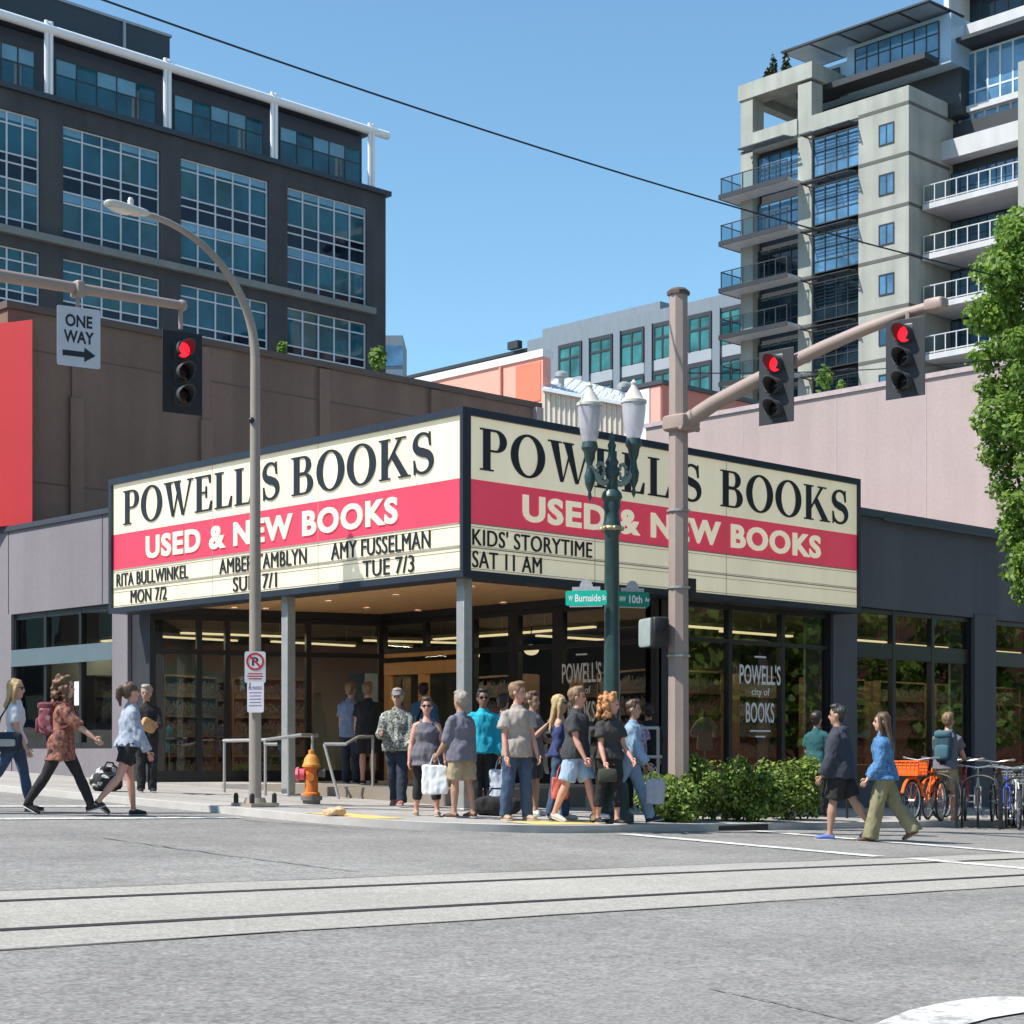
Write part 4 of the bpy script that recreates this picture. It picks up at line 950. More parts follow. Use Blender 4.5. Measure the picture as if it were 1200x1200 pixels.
# recessed facade on the right with long balconies
XQ = XT + 4.7
def qy(px, X=XQ): return YonX(px, X)
yR = qy(1290)
for i, z in enumerate(FL[2:12]):
    zb = z; zt = z + 3.13
    tglass(yF_ - .05, yR, zb + .2, zt - .3, XQ, 16, (0, .62, 1), gmat=GBLUE if i < 5 else GDARK, o=-.1)
    sl_ = MB(); sl_.box(XQ - 3.4, XQ + .1, yR, qy(1081, XQ - 3.4), zb - .2, zb + .15); bo = obj('balcony', sl_, M['twhite'], tw)
    r_ = MB(); yl = qy(1082, XQ - 3.4)
    for k in range(14): y = yl - (yl - yR) * k / 13; r_.box(XQ - 3.36, XQ - 3.30, y - .035, y + .035, zb + .15, zb + 1.25)
    r_.box(XQ - 3.37, XQ - 3.29, yR, yl + .05, zb + 1.25, zb + 1.31); r_.box(XQ - 3.38, XQ - 3.28, yR, yl, zb + .22, zb + .29); obj('railing', r_, M['twhite'], bo)
    g = MB(); g.add([(XQ - 3.33, yl, zb + .3), (XQ - 3.33, yR, zb + .3), (XQ - 3.33, yR, zb + 1.2), (XQ - 3.33, yl, zb + 1.2)], [(0, 1, 2, 3)]); obj('railing_pane', g, GRAIL, bo, fixn=False)
sb_ = MB(); ybL = qy(1097, XQ - 1); sb_.wall((XQ - 1, ybL), (XQ - 1, yR), -1.2, 0, Z(190, dX(1097, XQ - 1)), Z(168, dX(1097, XQ - 1))); obj('white_parapet', sb_, M['twhite'], tw)
zq0 = Z(168, dX(1097, XQ - 1)); X3 = XQ + .6
def q3(px): return YonX(px, X3)
tglass(q3(1110), yR, zq0, Z(140, dX(1112, X3)), X3, 12, (0, .5, 1), fm=M['twhite'], o=-.1, t=.08)
sb_ = MB(); sb_.wall((X3, q3(1110)), (X3, yR), -1, .3, Z(140, dX(1112, X3)), Z(133, dX(1112, X3))); sb_.wall((X3, q3(1097)), (X3, q3(1113)), -3, .1, 36, Z(76, dX(1105, X3))); obj('white_band', sb_, M['twhite'], tw)
zg0, zg1 = Z(133, dX(1112, X3)), Z(70, dX(1112, X3))
tglass(q3(1114), yR, zg0, zg1, X3, 12, (0, .28, 1), fm=M['mull'], o=-.1, t=.06)
rf_ = MB(); rf_.wall((X3, q3(1112)), (X3, yR), -1.5, 1.5, zg1 + .3, zg1 + .55); obj('eave', rf_, M['tdark'], tw)
rf_ = MB(); rf_.wall((X3, q3(1113)), (X3, yR), -1.5, .4, zg1 + .56, zg1 + 1.7); obj('white_band', rf_, M['twhite'], tw)
X4 = X3 + 2.2
tglass(YonX(1118, X4), yR, zg1 + 1.7, zg1 + 4.6, X4, 12, (0, 1), o=-.1, gmat=GDARK)
rf_ = MB(); rf_.wall((X4, YonX(1135, X4)), (X4, yR), -5, 1.6, zg1 + 4.6, zg1 + 5.2); obj('top_roof', rf_, M['twhite'], tw)
rf_ = MB(); rf_.wall((X3, q3(1108)), (X3, q3(1114)), -4, .2, zg1, zg1 + 6); obj('white_fin', rf_, M['twhite'], tw)
pr_ = MB(); pr_.wall((XT + .5, ty(1193, XT + .5)), (XT + .5, ty(1250, XT + .5)), -6, 0, -4, Z(72, dX(1196, XT + .5)));
obj('concrete_pier', pr_, M['conc'], tw)
# glass penthouse with the solar roof
X5 = XT + 3.0
def p5(px): return YonX(px, X5)
pb = MB(); pb.box(X5 + 1.4, X5 + 8, p5(1112), p5(944), 41.2, 44.2); obj('lower_penthouse_wall', pb, M['tdark'], tw); pb = MB(); pb.box(X5 + .25, X5 + 8, p5(1112), p5(990), 44.2, 47.3); pb.box(X5 + .6, X5 + 8, p5(990), p5(944), 44.2, 46.6); obj('penthouse_wall', pb, mat('penthouse_cladding', (.30, .42, .55), .4, .08, .4), tw)
tglass(p5(1000), p5(1098), Z(99, dX(1000, X5)), Z(57, dX(1000, X5)), X5, 7, (0, .25, .68, 1))
tglass(p5(955), p5(978), 44.3, 46.3, X5 + .3, 3, (0, .6, 1), gmat=GDARK)
e = MB(); e.wall((X5, p5(948)), (X5, p5(1098)), -.3, 1.4, Z(106, dX(1000, X5)), Z(99, dX(1000, X5))); obj('penthouse_floor', e, M['tdark'], tw)
for k in range(5):
    a = p5(935) - (p5(935) - p5(1108)) * k / 5; b = p5(935) - (p5(935) - p5(1108)) * (k + 1) / 5
    v = [(X5 - 1.9, a, 47.45), (X5 - 1.9, b, 47.45), (X5 + 2.2, b, 47.6), (X5 + 2.2, a, 47.6)]
    m_ = MB(); m_.add(v + [(x, y, z + .12) for x, y, z in v], [(0, 1, 2, 3), (4, 5, 6, 7), (0, 1, 5, 4), (1, 2, 6, 5), (2, 3, 7, 6), (3, 0, 4, 7)]); fo = obj('solar_roof', m_, M['tdark'], tw)
    cx = [Vector(p) for p in v]; ce = sum(cx, Vector()) / 4; m_ = MB(); m_.add([p.lerp(ce, .10) + Vector((-.02, 0, .13)) for p in cx], [(0, 1, 2, 3)]); m_.add([p.lerp(ce, .10) - Vector((0, 0, .02)) for p in cx], [(3, 2, 1, 0)]); obj('solar_panel', m_, M['solar'], fo, fixn=False)
# terrace plants in pots
LCY = leafmat('cypress_leaf', (.03, .05, .025), (.06, .08, .04), .2)
for px, y0, y1, lab in ((906, 85, 55, 'taller left dark cypress on the tower terrace'), (921, 77, 48, 'right hand slim dark cypress on the tower terrace'), (900, 86, 70, 'smallest dark cypress on the tower terrace')):
    d = dX(px, XT + .8); p = P(px, d, 45.65); h = (y0 - y1) / FPX * d; t = thing('cypress_tree', lab, 'tree', p, 0, 'cypresses on the tower terrace'); r3 = random.Random(px)
    m_ = MB(); leaves(m_, [((0, 0, h * .3), (.35, .35, h * .3)), ((0, 0, h * .6), (.25, .25, h * .35)), ((0, 0, h * .85), (.12, .12, h * .2))], 260, .22, r3, 1); obj('crown', m_, LCY, t, local=True, fixn=False)
    m_ = MB(); m_.tube([(0, 0, 0), (0, 0, h * .5)], .05, 6); obj('trunk', m_, M['shelf'], t, local=True)
# ================================================================== street furniture
GALV = weathered('weathered_pole_steel', (.33, .285, .24), .5, .22, .14)
TAN = weathered('tan_traffic_pole', (.36, .28, .245), .55, .16, .10)
TANL = mat('tan_mast_arm', (.34, .26, .22), .5, .07, 2)
GREEN = mat('lamp_post_green', (.026, .060, .058), .38, .2, 7)
GREENL = mat('lamp_post_worn_green', (.20, .26, .22), .5, .25, 14)
BRASS = mat('lamp_brass', (.36, .28, .16), .45, .15, 9, metal=.5)
BLK = mat('signal_black', (.014, .015, .016), .45, .15, 6)
GLOBE = mat('frosted_globe', (.60, .585, .63), .12, .06, 3, coat=.6); GLOBE.node_tree.nodes['Principled BSDF'].inputs['Alpha'].default_value = .72
def kgz(p): return gz(p.x, p.y)
# cobra head street light
bx_, by_ = P(299, 24.9).xy; g = gz(bx_, by_); KS = .885
t = thing('street_lamp', 'weathered steel street lamp with a long curved arm over the left crossing', 'street lamp', (bx_, by_, g))
def sk(m): return MB().merge(m, Matrix.Scale(KS, 4))
m_ = MB(); m_.tube([(0, 0, .06), (0, 0, 3.5), (0, 0, 7.1)], [.10, .092, .075], 14)
pts = [(0, 0, 7.1)] + [(-2.02 * (1 - math.cos(R(a))), 0, 7.1 + 1.85 * math.sin(R(a))) for a in range(6, 91, 6)]
n_ = len(pts); m_.tube(pts, [.075 - .033 * i / n_ for i in range(n_)], 12); obj('pole', sk(m_), GALV, t, local=True)
m_ = MB(); m_.box(-.24, .24, -.24, .24, 0, .05); m_.lathe([(.16, .05), (.14, .12)], n=14); obj('base_plate', m_, GALV, t, local=True)
for x in (-.19, .19):
    for y in (-.19, .19): m_ = MB(); m_.lathe([(.035, .05), (.035, .16), (.02, .19)], (x, y, 0), 8); obj('anchor_bolt', m_, BLK, t, local=True)
m_ = MB(); M3 = Matrix.Rotation(R(4), 3, 'Y'); m_.rbox((-2.37, 0, 8.965), (.34, .13, .055), 8, M3, .6); m_.ell((-2.12, 0, 8.97), (.22, .08, .06), 8, M3); m_.lathe([(.04, 0), (.05, .1), (.03, .14)], (-2.27, 0, 9.0), 8)
obj('lamp_head', sk(m_), mat('lamp_head_grey', (.60, .58, .53), .4, .06, 4), t, local=True)
m_ = MB(); m_.ell((-2.45, 0, 8.915), (.2, .10, .045), 8, M3); obj('lens', sk(m_), mat('lamp_lens', (.75, .73, .66), .15, .04, 4), t, local=True)
m_ = MB(); m_.ell((-.085, -.02, 6.1), .05, 6); obj('hand_hole', sk(m_), BLK, t, local=True)
def lookrot(p): 
    q = CAM - Vector(p); return math.atan2(q.y, q.x)
# signs strapped to that pole
def plate(name, label, loc, ang, w_, h_, faces_, back=.006, rim=None, m=None):
    """flat sign centred on loc facing angle ang; faces_(mb-factory) adds the marks"""
    t = thing(name, label, 'sign', loc, ang)
    r_ = .03; c = [(w_ / 2 - r_, h_ / 2 - r_), (-w_ / 2 + r_, h_ / 2 - r_), (-w_ / 2 + r_, -h_ / 2 + r_), (w_ / 2 - r_, -h_ / 2 + r_)]; pts = []
    for i, (a, b) in enumerate(c): pts += arc(a, b, r_, r_, i * 90, i * 90 + 90, 4)
    b_ = MB(); b_.prism(pts, (0, 0, 0), (0, 1, 0), (0, 0, 1), (1, 0, 0), back); obj('plate', b_, m or M['white'], t, local=True)
    faces_(t, back); return t
U_, V_, N_ = Vector((0, 1, 0)), Vector((0, 0, 1)), Vector((1, 0, 0))
def ringpoly(mb, r0, r1, c, dep, n=28, x=.006):
    V = [(x + z, c[0] + r * math.cos(2 * math.pi * k / n), c[1] + r * math.sin(2 * math.pi * k / n)) for z in (0, dep) for r in (r0, r1) for k in range(n)]
    F = []
    for k in range(n): j = (k + 1) % n; F += [(2 * n + k, 2 * n + j, 3 * n + j, 3 * n + k), (n + k, n + j, 3 * n + j, 3 * n + k), (k, j, 2 * n + j, 2 * n + k)]
    mb.add(V, F)
p = Vector((bx_, by_, Z(782, 24.8))); ang = lookrot(p) ; q = Vector((math.cos(ang), math.sin(ang), 0))
def marks_np(t, x):
    a = MB(); ringpoly(a, .095, .125, (0, .08), .003); a.obox((x + .002, 0, .08), (.0015, 0, 0), (0, .075, -.075), (0, .01, .01)); obj('prohibition_ring', a, mat('sign_red', (.55, .03, .05), .5), t, local=True)
    a = MB(); sans(a, 'P', (x - .001, -.045, .02), U_, V_, N_, .09, .12, .002, .03); obj('lettering', a, M['ink'], t, local=True)
    a = MB()
    for z, w_ in ((-.09, .2), (-.125, .22), (-.16, .18)): a.obox((x, 0, z), (.001, 0, 0), (0, w_ / 2, 0), (0, 0, .008))
    obj('small_print', a, mat('sign_red', (.55, .03, .05), .5), t, local=True)
plate('no_parking_sign', 'white no parking sign with a red ring on the curved street lamp pole', p + q * .12, ang, .29, .44, marks_np)
p2 = Vector((bx_, by_, Z(817, 24.8))); ang2 = ang + R(-32); q2 = Vector((math.cos(ang2), math.sin(ang2), 0)); side = Vector((-q2.y, q2.x, 0))
def marks_nt(t, x):
    a = MB(); sans(a, 'NO PARKING', (x, -.11, .10), U_, V_, N_, .22, .05, .002, .01)
    for k in range(5): a.obox((x, 0, .06 - .045 * k), (.001, 0, 0), (0, .10 - .01 * (k % 2), 0), (0, 0, .007))
    obj('lettering', a, mat('faded_print', (.12, .13, .20), .7), t, local=True)
plate('notice_sign', 'grey paper notice sign hanging below the no parking sign', p2 + q2 * .13 + side * .09, ang2, .27, .43, marks_nt, m=mat('notice_grey', (.45, .45, .52), .7, .06, 5))

# traffic signals
def signal(label, loc, ang, s=1.0, plate_w=.60, plate_h=1.18, lit=0, bplate=BLK, group='red traffic signals'):
    """three section head; local +x is the way it faces, origin at the middle of the backplate"""
    t = thing('traffic_signal', label, 'traffic light', loc, ang, group)
    b_ = MB(); b_.prism(rect(-plate_w / 2, plate_w / 2, -plate_h / 2, plate_h / 2), (-.012, 0, 0), U_, V_, N_, .012); obj('backplate', b_, bplate, t, local=True, bevel=.01)
    b_ = MB(); hw = .15 * s
    for k in (-1, 0, 1): b_.rbox((-.09, 0, k * .33 * s), (.10, hw, .165 * s), 8, None, .3)
    obj('housing', b_, BLK, t, local=True)
    for k in (1, 0, -1):
        c = Vector((.0, 0, k * .33 * s)); v = MB(); n = 20; r0 = .125 * s; F = []; Vv = []
        for i in range(n + 1):
            a = R(-50 + 280 * i / n); ln = .27 * s * (.5 + .5 * max(0, math.sin(a)) )
            for x, r_ in ((0, r0), (ln, r0), (ln, r0 - .012), (0, r0 - .012)): Vv.append(c + Vector((x, r_ * math.cos(a), r_ * math.sin(a))))
        for i in range(n):
            for j in range(4): F.append((i * 4 + j, i * 4 + (j + 1) % 4, i * 4 + 4 + (j + 1) % 4, i * 4 + 4 + j))
        v.add(Vv, F); obj('visor', v, mat('visor_grey', (.06, .06, .063), .6, .1, 5), t, local=True)
        l_ = MB(); l_.ell(c + Vector((.015, 0, 0)), (.03, r0 - .014, r0 - .014), 8)
        obj('lens', l_, M['led'] if k == 1 else mat('unlit_lens', (.015, .013, .012), .15), t, local=True, label='glowing red lens' if k == 1 else None)
    return t
# left mast arm: comes from a pole beyond the left edge of the frame
dT = 27.0; tip = P(213, dT, Z(358, dT)); dirx = Vector((-1, 0, -.035))
t = thing('mast_arm', 'tan steel mast arm reaching in from the left with signal and sign', 'mast arm', (tip.x - 11, tip.y, gz(tip.x - 11, tip.y) - RD))
m_ = MB(); base = tip + Vector((-11, 0, -.55)); m_.tube([base, base.lerp(tip, .5) + Vector((0, 0, .08)), tip], [.15, .11, .07], 12); obj('arm', m_, TANL, t)
m_ = MB(); m_.tube([(base.x, base.y, gz(base.x, base.y) - RD), (base.x, base.y, base.z + .4)], [.19, .15], 12); obj('pole', m_, TAN, t)
m_ = MB(); m_.tube([tip - Vector((.02, 0, -.02)), tip + Vector((-.02, 0, -.36))], .035, 8); m_.ell(tip, .09, 6); 
os_ = P(91, dY(91, tip.y)); az = tip.z - (tip.x - os_.x) * .045
m_.tube([(os_.x, tip.y, az + .1), (os_.x, tip.y, az - .32)], .03, 8); m_.rbox((os_.x, tip.y, az), (.07, .12, .12)); obj('hanger', m_, TANL, t)
for y in (-.03,): pass
signal('black backplated signal showing red at the tip of the left mast arm', (tip.x, tip.y - .02, Z(437, dT) + .0), R(-90 - 8), 1.05, .66, 1.25)
ow = Vector((os_.x, tip.y, Z(396, dY(91, tip.y)))); dO = dY(91, tip.y); a_o = lookrot(ow) + R(18)
def marks_ow(t, x):
    a = MB(); ringless = None
    sans(a, 'ONE', (x, -.20, .14), U_, V_, N_, .40, .18, .003, .03); sans(a, 'WAY', (x, -.225, -.09), U_, V_, N_, .45, .18, .003, .03)
    a.prism([(-.24, -.245), (.08, -.245), (.08, -.31), (.25, -.205), (.08, -.10), (.08, -.165), (-.24, -.165)][::1], (x, 0, -.04), U_, V_, N_, .003)
    obj('lettering', a, M['ink'], t, local=True)
plate('one_way_sign', 'white ONE WAY sign with a black right arrow under the left mast arm', ow + Vector((math.cos(a_o), math.sin(a_o), 0)) * .05, a_o, .64, .86, marks_ow, m=mat('one_way_white', (.56, .58, .62), .5, .04, 4))

# right traffic pole with its arm
px_, py_ = P(795, 25.5).xy; g = gz(px_, py_)
t = thing('traffic_pole', 'tall octagonal tan traffic pole with an arm over the right street', 'traffic pole', (px_, py_, g))
ztop = Z(346, 25.5) - g; oc = [[Vector((r_ * math.cos(R(22.5 + 45 * k)), r_ * math.sin(R(22.5 + 45 * k)), z)) for k in range(8)] for r_, z in ((.158, 0), (.138, ztop))]
m_ = MB(); m_.rings(oc); obj('pole', m_, TAN, t, local=True, sharp=20)
m_ = MB(); m_.lathe([(.165, ztop), (.165, ztop + .05), (.12, ztop + .09)], n=8); obj('cap', m_, mat('pole_cap_brown', (.10, .065, .05), .6), t, local=True)
zc = Z(497, 25.5) - g; tipz = Z(357, dX(1097, px_)) - g; tl = py_ - YonX(1097, px_)
m_ = MB(); apts = [Vector((0, -.12, zc))] + [Vector((0, -tl * f, zc + (tipz - zc) * (1 - (1 - f) ** 1.45))) for f in (.15, .3, .45, .6, .75, .9, 1.0)]
m_.tube(apts, [.115, .11, .102, .095, .088, .08, .072, .066], 12); obj('arm', m_, TANL, t, local=True)
m_ = MB(); m_.rbox((0, -.05, zc), (.21, .22, .12)); m_.tube([(-.2, -.2, zc - .08), (.2, -.2, zc - .08)], .04, 8); m_.rbox((0, -tl, tipz), (.1, .14, .08)); m_.tube([(-.1, -tl + .35, tipz - .05), (-.1, -tl + .35, tipz - .2)], .03, 6); obj('clamp', m_, TANL, t, local=True)
m_ = MB(); m_.box(.15, .30, -.08, .08, Z(700, 25.5) - g, Z(677, 25.5) - g); obj('junction_box', m_, BLK, t, local=True)
for zz in (690, 600, 770): m_ = MB(); m_.lathe([(.168, Z(zz, 25.5) - g), (.168, Z(zz, 25.5) - g + .03)], n=16); obj('band', m_, M['steel'], t, local=True)
for px, y, lab in ((918, 455, 'smaller dark signal nearer the tan pole on the right arm, lens red'), (1069, 422, 'dark signal hanging at the outer end of the right arm, lens red')):
    d = dX(px, px_); yy = YonX(px, px_); signal(lab, (px_ - .16, yy, Z(y, d)), R(180 + 4), .92, .56, 1.0, bplate=mat('backplate_grey', (.026, .028, .031), .5, .1, 4))
# pedestrian signal
d = 25.2; pz = Z(740, d) - g
GLOBE_ = None
tp = thing('pedestrian_signal', 'black boxy pedestrian signal on the side of the tan pole', 'traffic light', (px_, py_, g + pz))
def PB(c, h, mm, nm, par=tp, pw=.25): b_ = MB(); b_.rbox(c, h, 8, Matrix.Rotation(R(0), 3, 'Z'), pw); return obj(nm, b_, mm, par, local=True)
L2 = -RT
def L3(a, b, z): v = L2 * a + FW * b; return (v.x, v.y, z)
Mr = Matrix.Rotation(math.atan2(L2.y, L2.x) + R(20), 3, 'Z')
b_ = MB(); b_.rbox(L3(.33, -.05, 0), (.13, .22, .22), 8, Mr, .25); obj('housing', b_, BLK, tp, local=True)
b_ = MB(); b_.rbox(L3(.47, -.02, 0), (.03, .205, .205), 8, Mr, .25); obj('visor', b_, mat('signal_grey_visor', (.30, .36, .35), .5, .1, 6), tp, local=True)
b_ = MB(); b_.tube([L3(.1, 0, .12), L3(.3, 0, .12)], .025, 8); b_.tube([L3(.1, 0, -.12), L3(.3, 0, -.12)], .025, 8); obj('bracket', b_, BLK, tp, local=True)

# twin globe lamp post
d = 24.0; lp = P(717, d); g = gz(lp.x, lp.y)
t = thing('lamp_post', 'ornate dark green lamp post with twin frosted globes at the corner', 'street lamp', (lp.x, lp.y, g))
def LZ(y): return Z(y, d) - g
s_ = d / FPX
prof = [(.30, 0), (.30, .10), (.24, .16), (.22, .5), (.16, .62), (.135, .75), (.112, 1.6), (.105, 2.6), (.098, LZ(628)), (.122, LZ(624)), (.128, LZ(616)), (.108, LZ(610)), (.10, LZ(600)), (.122, LZ(594)), (.112, LZ(588)), (.145, LZ(583)), (.13, LZ(578)), (.07, LZ(572)), (.08, LZ(560)), (.105, LZ(553)), (.075, LZ(546)), (.095, LZ(542)), (.06, LZ(536)), (.045, LZ(528)), (.06, LZ(522)), (.03, LZ(516)), (.04, LZ(512)), (.0, LZ(505))]
m_ = MB(); m_.lathe(prof, n=20); obj('post', m_, GREEN, t, local=True)
m_ = MB(); m_.lathe([(.132, 0), (.142, .03), (.132, .06)], (0, 0, LZ(622)), 16)
for k in range(6): a = k * math.pi / 3; m_.ell((.14 * math.cos(a), .14 * math.sin(a), LZ(620)), .035, 5)
obj('rosette_band', m_, BRASS, t, local=True)
for sgn, yo in ((-1, 0), (1, 0)):
    off = RT * sgn * .305 + FW * (-.12 if sgn < 0 else .14); o3 = Vector((off.x, off.y, 0)); sh = 0 if sgn < 0 else .09
    m_ = MB(); c0 = Vector((0, 0, LZ(560)))
    pts = [c0.lerp(o3 + Vector((0, 0, LZ(548))), f) + Vector((0, 0, -.14 * math.sin(math.pi * f))) for f in (0, .2, .4, .6, .8, 1)]
    m_.tube(pts, [.05, .045, .04, .04, .045, .05], 8)
    for k in range(9): a = R(200 + 40 * k); m_.ell(o3 * .5 + Vector((off.x * .16 * math.cos(a), off.y * .16 * math.cos(a), LZ(552) + .10 * math.sin(a))), .03, 5)
    obj('arm', m_, GREENL, t, local=True)
    m_ = MB(); zz = [LZ(v) for v in (590, 584, 578, 570, 560, 553, 546, 540, 532, 527, 520)]
    m_.lathe([(.0, zz[0]), (.03, zz[1]), (.02, zz[2]), (.06, zz[3]), (.075, zz[4]), (.05, zz[5]), (.04, zz[6]), (.065, zz[7]), (.08, zz[8]), (.115, zz[9]), (.10, zz[10])], (off.x, off.y, sh), 14); obj('lamp_holder', m_, GREEN, t, local=True)
    m_ = MB(); m_.lathe([(.09, LZ(520)), (.12, LZ(512)), (.145, LZ(500)), (.162, LZ(486)), (.166, LZ(478))], (off.x, off.y, sh), 20); gl_ = obj('globe', m_, GLOBE, t, local=True)
    m_ = MB(); m_.lathe([(.178, LZ(478)), (.178, LZ(475)), (.13, LZ(472)), (.10, LZ(466)), (.05, LZ(460)), (.035, LZ(457)), (.045, LZ(454)), (.0, LZ(449))], (off.x, off.y, sh), 20); obj('globe_cap', m_, mat('globe_cap_white', (.62, .58, .52), .35, .08, 7), gl_, local=True)
# street name signs on that post
def street_sign(label, txt, ctr, ang, w_, h_, col):
    def mk(t, x):
        a = MB(); k = 0
        for s, xa, ww, hh in txt: sans(a, s, (x, xa, -hh / 2), U_, V_, N_, ww, hh, .002, .02)
        obj('lettering', a, M['white'], t, local=True)
        b_ = MB(); b_.prism(rect(-w_ * .34, w_ * .34, h_ / 2, h_ / 2 + .05), (0, 0, 0), U_, V_, N_, .006); b_.prism(arc(0, h_ / 2 + .05, .09, .10, 0, 180, 10), (0, 0, 0), U_, V_, N_, .006); obj('topper', b_, mat('sign_topper_grey', (.36, .36, .38), .6, .2, 20), t, local=True)
        b_ = MB(); b_.obox((.003, 0, -h_ / 2 - .012), (.012, 0, 0), (0, w_ / 2 * .8, 0), (0, 0, .008)); obj('bracket', b_, M['steel'], t, local=True)
    return plate('street_sign', label, ctr, ang, w_, h_, mk, .01, m=mat(*col))
zs = Z(702, d)
a1 = math.atan2(-FW.y, -FW.x)
p = P(687, d - .16, zs); street_sign('brighter green street name sign reading Burnside on the green lamp post', [('W', -.24, .06, .07), ('Burnside', -.15, .35, .10), ('St', .22, .05, .07)], p, a1 + R(-12), .56, .20, ('street_sign_green', (.0, .42, .30), .4, .05, 3))
p = P(741, d + .02, zs); street_sign('darker green street name sign reading 10th beside the lamp post', [('NW', -.19, .09, .07), ('10th', -.05, .19, .11), ('Av', .18, .07, .06)], p, a1 + R(20), .50, .20, ('street_sign_dark_green', (.0, .20, .13), .4, .05, 3))

# hydrant
hp = P(365, 26.35); g = gz(hp.x, hp.y)
t = thing('fire_hydrant', 'orange fire hydrant with a yellow bonnet near the left kerb', 'hydrant', (hp.x, hp.y, g), math.atan2(-FW.y, -FW.x))
HO = weathered('hydrant_orange', (.62, .175, .03), .5, .2, .18); HY = weathered('hydrant_yellow', (.68, .27, .05), .5, .2, .18); HR = mat('hydrant_pink_cap', (.70, .10, .14), .45, .1, 9)
m_ = MB(); m_.lathe([(.13, .12), (.13, .16), (.10, .18), (.095, .50), (.115, .52), (.115, .55)], n=18); obj('barrel', m_, HO, t, local=True)
m_ = MB(); m_.lathe([(.13, 0), (.13, .05), (.16, .06), (.16, .12)], n=18); obj('base_flange', m_, mat('hydrant_base', (.16, .14, .12), .7, .2, 9), t, local=True)
m_ = MB(); m_.lathe([(.135, .55), (.135, .585), (.12, .60), (.105, .67), (.065, .73), (.045, .74), (.045, .80), (0, .81)], n=18); obj('bonnet', m_, HY, t, local=True)
m_ = MB(); m_.tube([(0, -.1, .44), (0, -.19, .44)], [.085, .085], 14); m_.tube([(0, -.19, .44), (0, -.23, .44)], [.11, .10], 8); obj('outlet_cap', m_, HR, t, local=True)
m_ = MB(); m_.tube([(0, .1, .46), (0, .17, .46)], [.06, .06], 12); m_.tube([(0, .17, .46), (0, .2, .46)], [.075, .07], 6); obj('outlet', m_, mat('hydrant_dark_cap', (.12, .10, .09), .6), t, local=True)
m_ = MB(); m_.tube([(.1, 0, .40), (.19, 0, .40)], [.06, .06], 12); obj('outlet', m_, HO, t, local=True)
# lump of torn packaging on the kerb
p = G(392, 956.5, True); t = MB(); r5 = random.Random(4)
m_ = MB(); m_.rbox((0, 0, .05), (.16, .09, .05), 6, None, .5); m_.rbox((.12, .04, .07), (.07, .05, .05), 6, Matrix.Rotation(R(30), 3, 'Y'), .5)
m_ = fuse(m_, .012, 2, .02, 12, 3, (1, 1, 1)); o = obj('paper_wrapper', MB().merge(m_, Matrix.Translation(p)), mat('kraft_paper', (.62, .42, .24), .8, .3, 20), origin=p); props(o, 'crumpled tan paper wrapper lying at the kerb edge near the hydrant', 'litter')
# hand rails of the entrance
RAILM = mat('brushed_rail', (.47, .46, .44), .4, .08, 8, metal=.5)
def rail(label, segs, posts, at, z0f):
    t = thing('handrail', label, 'handrail', at); m_ = MB()
    for s in segs: m_.tube(s, .028, 8)
    obj('rail', m_, RAILM, t)
    for a in posts: b_ = MB(); b_.tube(a, .024, 8); obj('post', b_, RAILM, t)
    return t
dA = 28.8
def q(px, y, d): return P(px, d, Z(y, d))
def ft(px, d): p = P(px, d); return Vector((p.x, p.y, ground(p.x, p.y)))
rail('long grey handrail sloping up behind the street lamp pole', [[q(262, 868, 29.6), q(312, 867, dA), q(352, 861.5, dA), q(372, 862, 29.8)], [q(309, 872, dA), q(325, 872, dA)]],
     [[q(311, 868, dA), ft(311, dA)], [q(338, 863, dA), ft(338, dA)], [q(366, 862, 29.2), ft(366, 29.2)], [q(263, 868, 29.6), ft(263, 29.6)]], ft(312, dA), 0)
dB = 28.9
rail('bent grey handrail with a slanted end post right of the hydrant', [[q(380, 872, dB), q(405, 872, dB), q(420, 863.5, dB + .6), q(437, 863, dB + 1.2)]], [[q(380, 872, dB), ft(397, dB - .2)], [q(437, 863, dB + 1.2), ft(437, dB + 1.2)]], ft(380, dB), 0)
dC = 28.2
rail('square grey guard rail in front of the right hand entrance glass', [[q(690, 853, dC), q(772, 853, dC)], [q(690, 887, dC), q(776, 887, dC)]],
     [[q(690, 853, dC), ft(690, dC)], [q(744, 853, dC), ft(744, dC)], [q(771, 853, dC), ft(771, dC)]], ft(690, dC), 0)
dD = 27.9
rail('grey handrail half hidden behind the waiting group', [[q(612, 858, dD), q(650, 858, dD)], [q(612, 885, dD), q(650, 885, dD)]], [[q(612, 858, dD), ft(612, dD)], [q(650, 858, dD), ft(650, dD)]], ft(612, dD), 0)
# overhead wires
def wire(label, a, b, sag, r_):
    pts = [a.lerp(b, i / 24) - Vector((0, 0, sag * 4 * (i / 24) * (1 - i / 24))) for i in range(25)]; o3 = pts[0]
    m_ = MB(); m_.tube(pts, r_, 6); o = obj('overhead_wire', m_, mat('wire_black', (.015, .017, .02), .5), origin=o3); props(o, label, 'wire')
dw_ = 22
wire('thick black overhead wire crossing the sky from top left', P(60, 20, Z(-22, 20)), P(1300, 34, Z(352, 34)), .30, .014)
wire('thin grey overhead wire strung from the tan pole to the right tree', P(797, 25.5, Z(437, 25.5)), P(1240, 33, Z(412, 33)), .12, .008)
